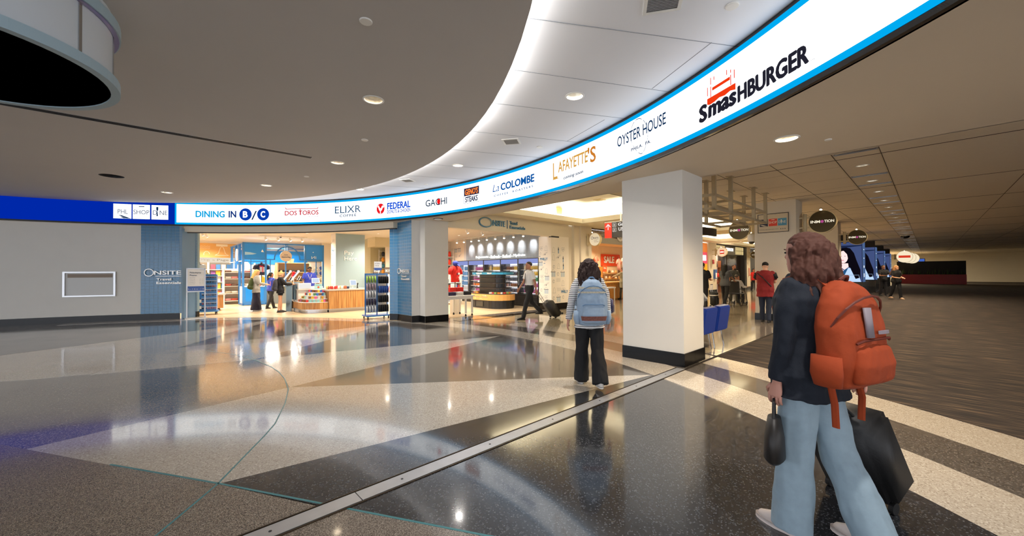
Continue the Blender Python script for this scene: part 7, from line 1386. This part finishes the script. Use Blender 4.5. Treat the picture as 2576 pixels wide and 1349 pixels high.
# hats at the left of the first shop
t = thing('hat_stand', 'slim stand carrying dark hats behind the promo sign', 'stand', 1.02, 18.1, 0); part('pole', MB().cyl((0, 0, 0), (0, 0, 1.9), .015), M['alu'], t); part('foot', MB().lathe([(.2, 0), (.18, .02), (.02, .03)], 18), M['alu'], t); part('arm', MB().box(-.35, -.01, 1.66, .35, .01, 1.68), M['alu'], t)
for x_, z_, c, lb in ((-.28, 1.68, '8f9a7c', 'pale green hat on the left arm of the hat stand'), (0, 1.70, '1c1612', 'dark brown brimmed hat in the middle of the hat stand'), (.22, 1.78, '15120f', 'black cap on the right of the hat stand')):
    o = part('hat', MB().lathe([(.19, 0), (.195, .01), (.11, .03), (.105, .1), (.08, .14), (.002, .15)], 22), mat('hat_' + c, c, .85), None, True); o.location = W(1.02 + x_, 18.1, z_); tag(o, lb, 'hat')
# ---- concourse people
person('man in plain black t-shirt with his back turned, beside the big column', 13.87, 5.30, -PI / 2 + .3, 1.74, arms=((.1, .18, .2), (.3, .15, 1.2)), skin='c08a6a', hair='3a2a1e', top='121214', bottom='17171c')
pc_, *_ = person('woman with long black hair and grey vest pushing the wheelchair', 17.4, 5.75, -PI / 2 - .1, 1.74, legs=((.25, .1), (-.2, .3)), arms=((.55, .1, .5), (.55, .1, .5)), skin='7a4e38', hair='0e0b0b', hair_style='vlong', top='4c4e52', bottom='0f0f12', fem=True, shoe='1a1a1c')
wc_ = thing('wheelchair', 'dark transport wheelchair with a seated passenger being pushed', 'wheelchair', 18.3, 5.62, 0, -PI / 2 - .1)
for d in (-1, 1):
    part('rear_wheel', MB().tube([(d * .27, -.15 + .17 * math.cos(a), .17 + .17 * math.sin(a)) for a in [2 * PI * i / 20 for i in range(21)]], .016, 6, False).cyl((d * .26, -.15, .17), (d * .28, -.15, .17), .03), M['blackm'], wc_); part('front_wheel', MB().cyl((d * .25 - .012, .42, .08), (d * .25 + .012, .42, .08), .08, n=18), M['dark'], wc_)
    part('side_frame', MB().tube([(d * .25, -.3, 1.0), (d * .25, -.25, .5), (d * .25, .35, .5), (d * .25, .5, .1)], .014, 8).tube([(d * .25, -.25, .7), (d * .25, .2, .7), (d * .25, .3, .5)], .016, 8), M['dark'], wc_); part('footrest', MB().box(d * .14 - .07, .5, .08, d * .14 + .07, .66, .1), M['dark'], wc_)
part('seat', MB().box(-.24, -.22, .47, .24, .28, .51), M['blackm'], wc_); part('backrest', MB().cb(0, -.25, .78, .46, .03, .5), M['blackm'], wc_)
def seated(label, u, v, rot, top, sleeve, bottom, skin, hair, seat=.5, H=1.6, arms=((.5, .15, 1.0), (.5, .15, 1.0)), top_mat=None, **k):
    t, a, l, s = person(label, u, v, rot, H, legs=((1.45, 1.45), (1.45, 1.45)), arms=arms, top=top, sleeve=sleeve, bottom=bottom, skin=skin, hair=hair, top_mat=top_mat, **k); return t
q_ = seated('passenger with a black and white striped sleeve sitting in the wheelchair', 18.32, 5.6, -PI / 2 - .1, '2a2a2e', 'long', '1a1c22', 'a8745a', '4a4038', top_mat=stp); q_.location.z = .04
t = suitcase('black bag with a white strap hanging behind the wheelchair group', (W(16.9, 6.0).x, W(16.9, 6.0).y, .01), TH, 0, .34, .22, .55, '141416', .3); part('white_strap', MB().box(-.18, -.12, .45, .18, .12, .48), WHT, t)
g1, *_ = person('man in dark grey t-shirt walking towards the camera near the handbag shop', 19.6, 6.1, PI / 2 + .9, 1.74, legs=((.1, 0), (-.1, .1)), arms=((-.1, .18, .1), (.1, .18, .2)), skin='b87a5c', hair='2a1d17', top='33332f', bottom='3a382e')
part('beard', MB().ell((0, .09, 1.545), .05, .035, .045), mat('hair_2a1d17', '2a1d17', .8), g1, True)
r1, *_ = person('woman in bright red top with a brown shoulder bag in the distance', 31.8, 8.6, PI / 2 + .8, 1.60, legs=((.12, 0), (-.12, .1)), arms=((.3, .1, 1.5), (0, .15, .1)), skin='b87a5c', hair='1a1412', hair_style='bun', top='c8201e', bottom='17171c', fem=True, wide=1.1)
o = thing('handbag', 'brown leather bag carried by the distant woman in red', 'bag', 0, 0, 0, xy=True); o.location = rel(r1, (-.3, .1, .86)); part('body', MB().loft([((0, 0, 0), .12, .06), ((0, 0, .08), .16, .08), ((0, 0, .2), .1, .05)], 14), mat('leather_brown', '7a4326', .5), o, True); part('strap', MB().tube([(-.08, 0, .18), (0, 0, .5), (.08, 0, .18)], .01, 6), mat('leather_brown', '7a4326', .5), o)
m1, *_ = person('man in dark red and black jersey standing at the second column', 12.75, 3.16, -PI / 2 + .1, 1.70, arms=((.35, .12, 1.1, -.35), (.35, .12, 1.1, -.35)), skin='d9a888', hair='0f0c0b', top='7d1518', bottom='1a2336', head_down=.35, wide=1.1, hem=.12)
part('chest_strap', MB().tube([(-.17, -.09, 1.38), (-.05, -.14, 1.28), (.06, -.14, 1.15), (.16, -.1, 1.02)], .012, 6), M['blackm'], m1); part('glasses', MB().tube([(-.08, .0, 1.59), (-.07, .1, 1.58), (.07, .1, 1.58), (.08, 0, 1.59)], .004, 5), M['blackm'], m1)
for d in (-1, 1): part('sleeve_panel', MB().tube([(d * .2, 0, 1.38), (d * .235, .06, 1.25)], [.07, .068], 12), mat('cloth_121214', '121214', .85), m1, True, label='black sleeve')
p7 = seated('person in pale grey long sleeves sitting in a blue chair behind the big column', 8.02, 3.18, .0, 'b9b7b0', 'long', '26262c', 'b87a5c', '3a2a20', arms=((.2, .25, 1.9), (-.1, 1.1, 2.7, -.2)), H=1.62)
person('man in dark clothes talking on the phone by the portrait screens', 30.2, 1.75, 2.2, 1.74, arms=((.6, .12, 2.2), (.3, .1, 1.3, -.4)), skin='9a6a50', hair='1c1714', top='17171a', bottom='15151a')
f1, *_ = person('woman with long fair hair in black t-shirt and trousers walking up the corridor', 27.5, 1.12, PI / 2 + .7, 1.70, legs=((.2, .05), (-.2, .3)), arms=((.1, .08, 1.3, -.3), (.1, .08, 1.3, -.3)), skin='cf9a7a', hair='a87848', hair_style='long', top='141416', bottom='131318', fem=True, wide=1.1, shoe='c9a88a', head_turn=.5)
person('shopper in beige coat reaching out at the sale shop', 18.3, 11.05, -PI / 2 + 1.4, 1.66, arms=((1.1, .1, .2), (.2, .12, .3)), skin='b87a5c', hair='5a3a28', top='8f8468', sleeve='long', bottom='3a3428', fem=True, hem=.22)
suitcase('navy blue suitcase standing in the concourse beyond the striped woman', (W(11.3, 7.35).x, W(11.3, 7.35).y, .0), TH + .3, 0, .34, .24, .5, '1d2a6a', .0)
# ---------------------------------------------------------------- repeats that share a wording are told apart by their order from the left
bpy.context.view_layer.update()
_ord = 'first second third fourth fifth sixth seventh eighth ninth tenth eleventh twelfth thirteenth fourteenth fifteenth sixteenth seventeenth eighteenth nineteenth twentieth'.split()
def _word(i): return _ord[i] if i < 20 else '%s-%s' % (('twenty', 'thirty', 'forty', 'fifty')[(i + 1) // 10 - 2], _ord[(i + 1) % 10 - 1]) if (i + 1) % 10 else ('twentieth', 'thirtieth', 'fortieth', 'fiftieth')[(i + 1) // 10 - 2]
import re as _re
_num = 'zero one two three four five six seven eight nine'.split()
for o in sc.objects:
    for k_ in ('label', 'group'):
        if o.get(k_): o[k_] = _re.sub(r'\b(\d)\b', lambda m_: _num[int(m_.group(1))], o[k_])
_by = {}
for o in sc.objects:
    if o.parent is None and o.get('label'): _by.setdefault(o['label'], []).append(o)
for lb, L in _by.items():
    if len(L) > 1:
        L.sort(key=lambda o: (math.atan2(o.location.x, o.location.y), o.location.z))
        for i, o in enumerate(L): 
            t_ = ', ' + _word(i) + ' from left'; ws = lb.split()
            while len(ws) + 3 > 16:
                for drop in ('the', 'small', 'pair', 'from', 'of', 'with', 'and'):
                    if drop in ws: ws.remove(drop); break
                else: ws.pop()
            o['label'] = ' '.join(ws) + t_
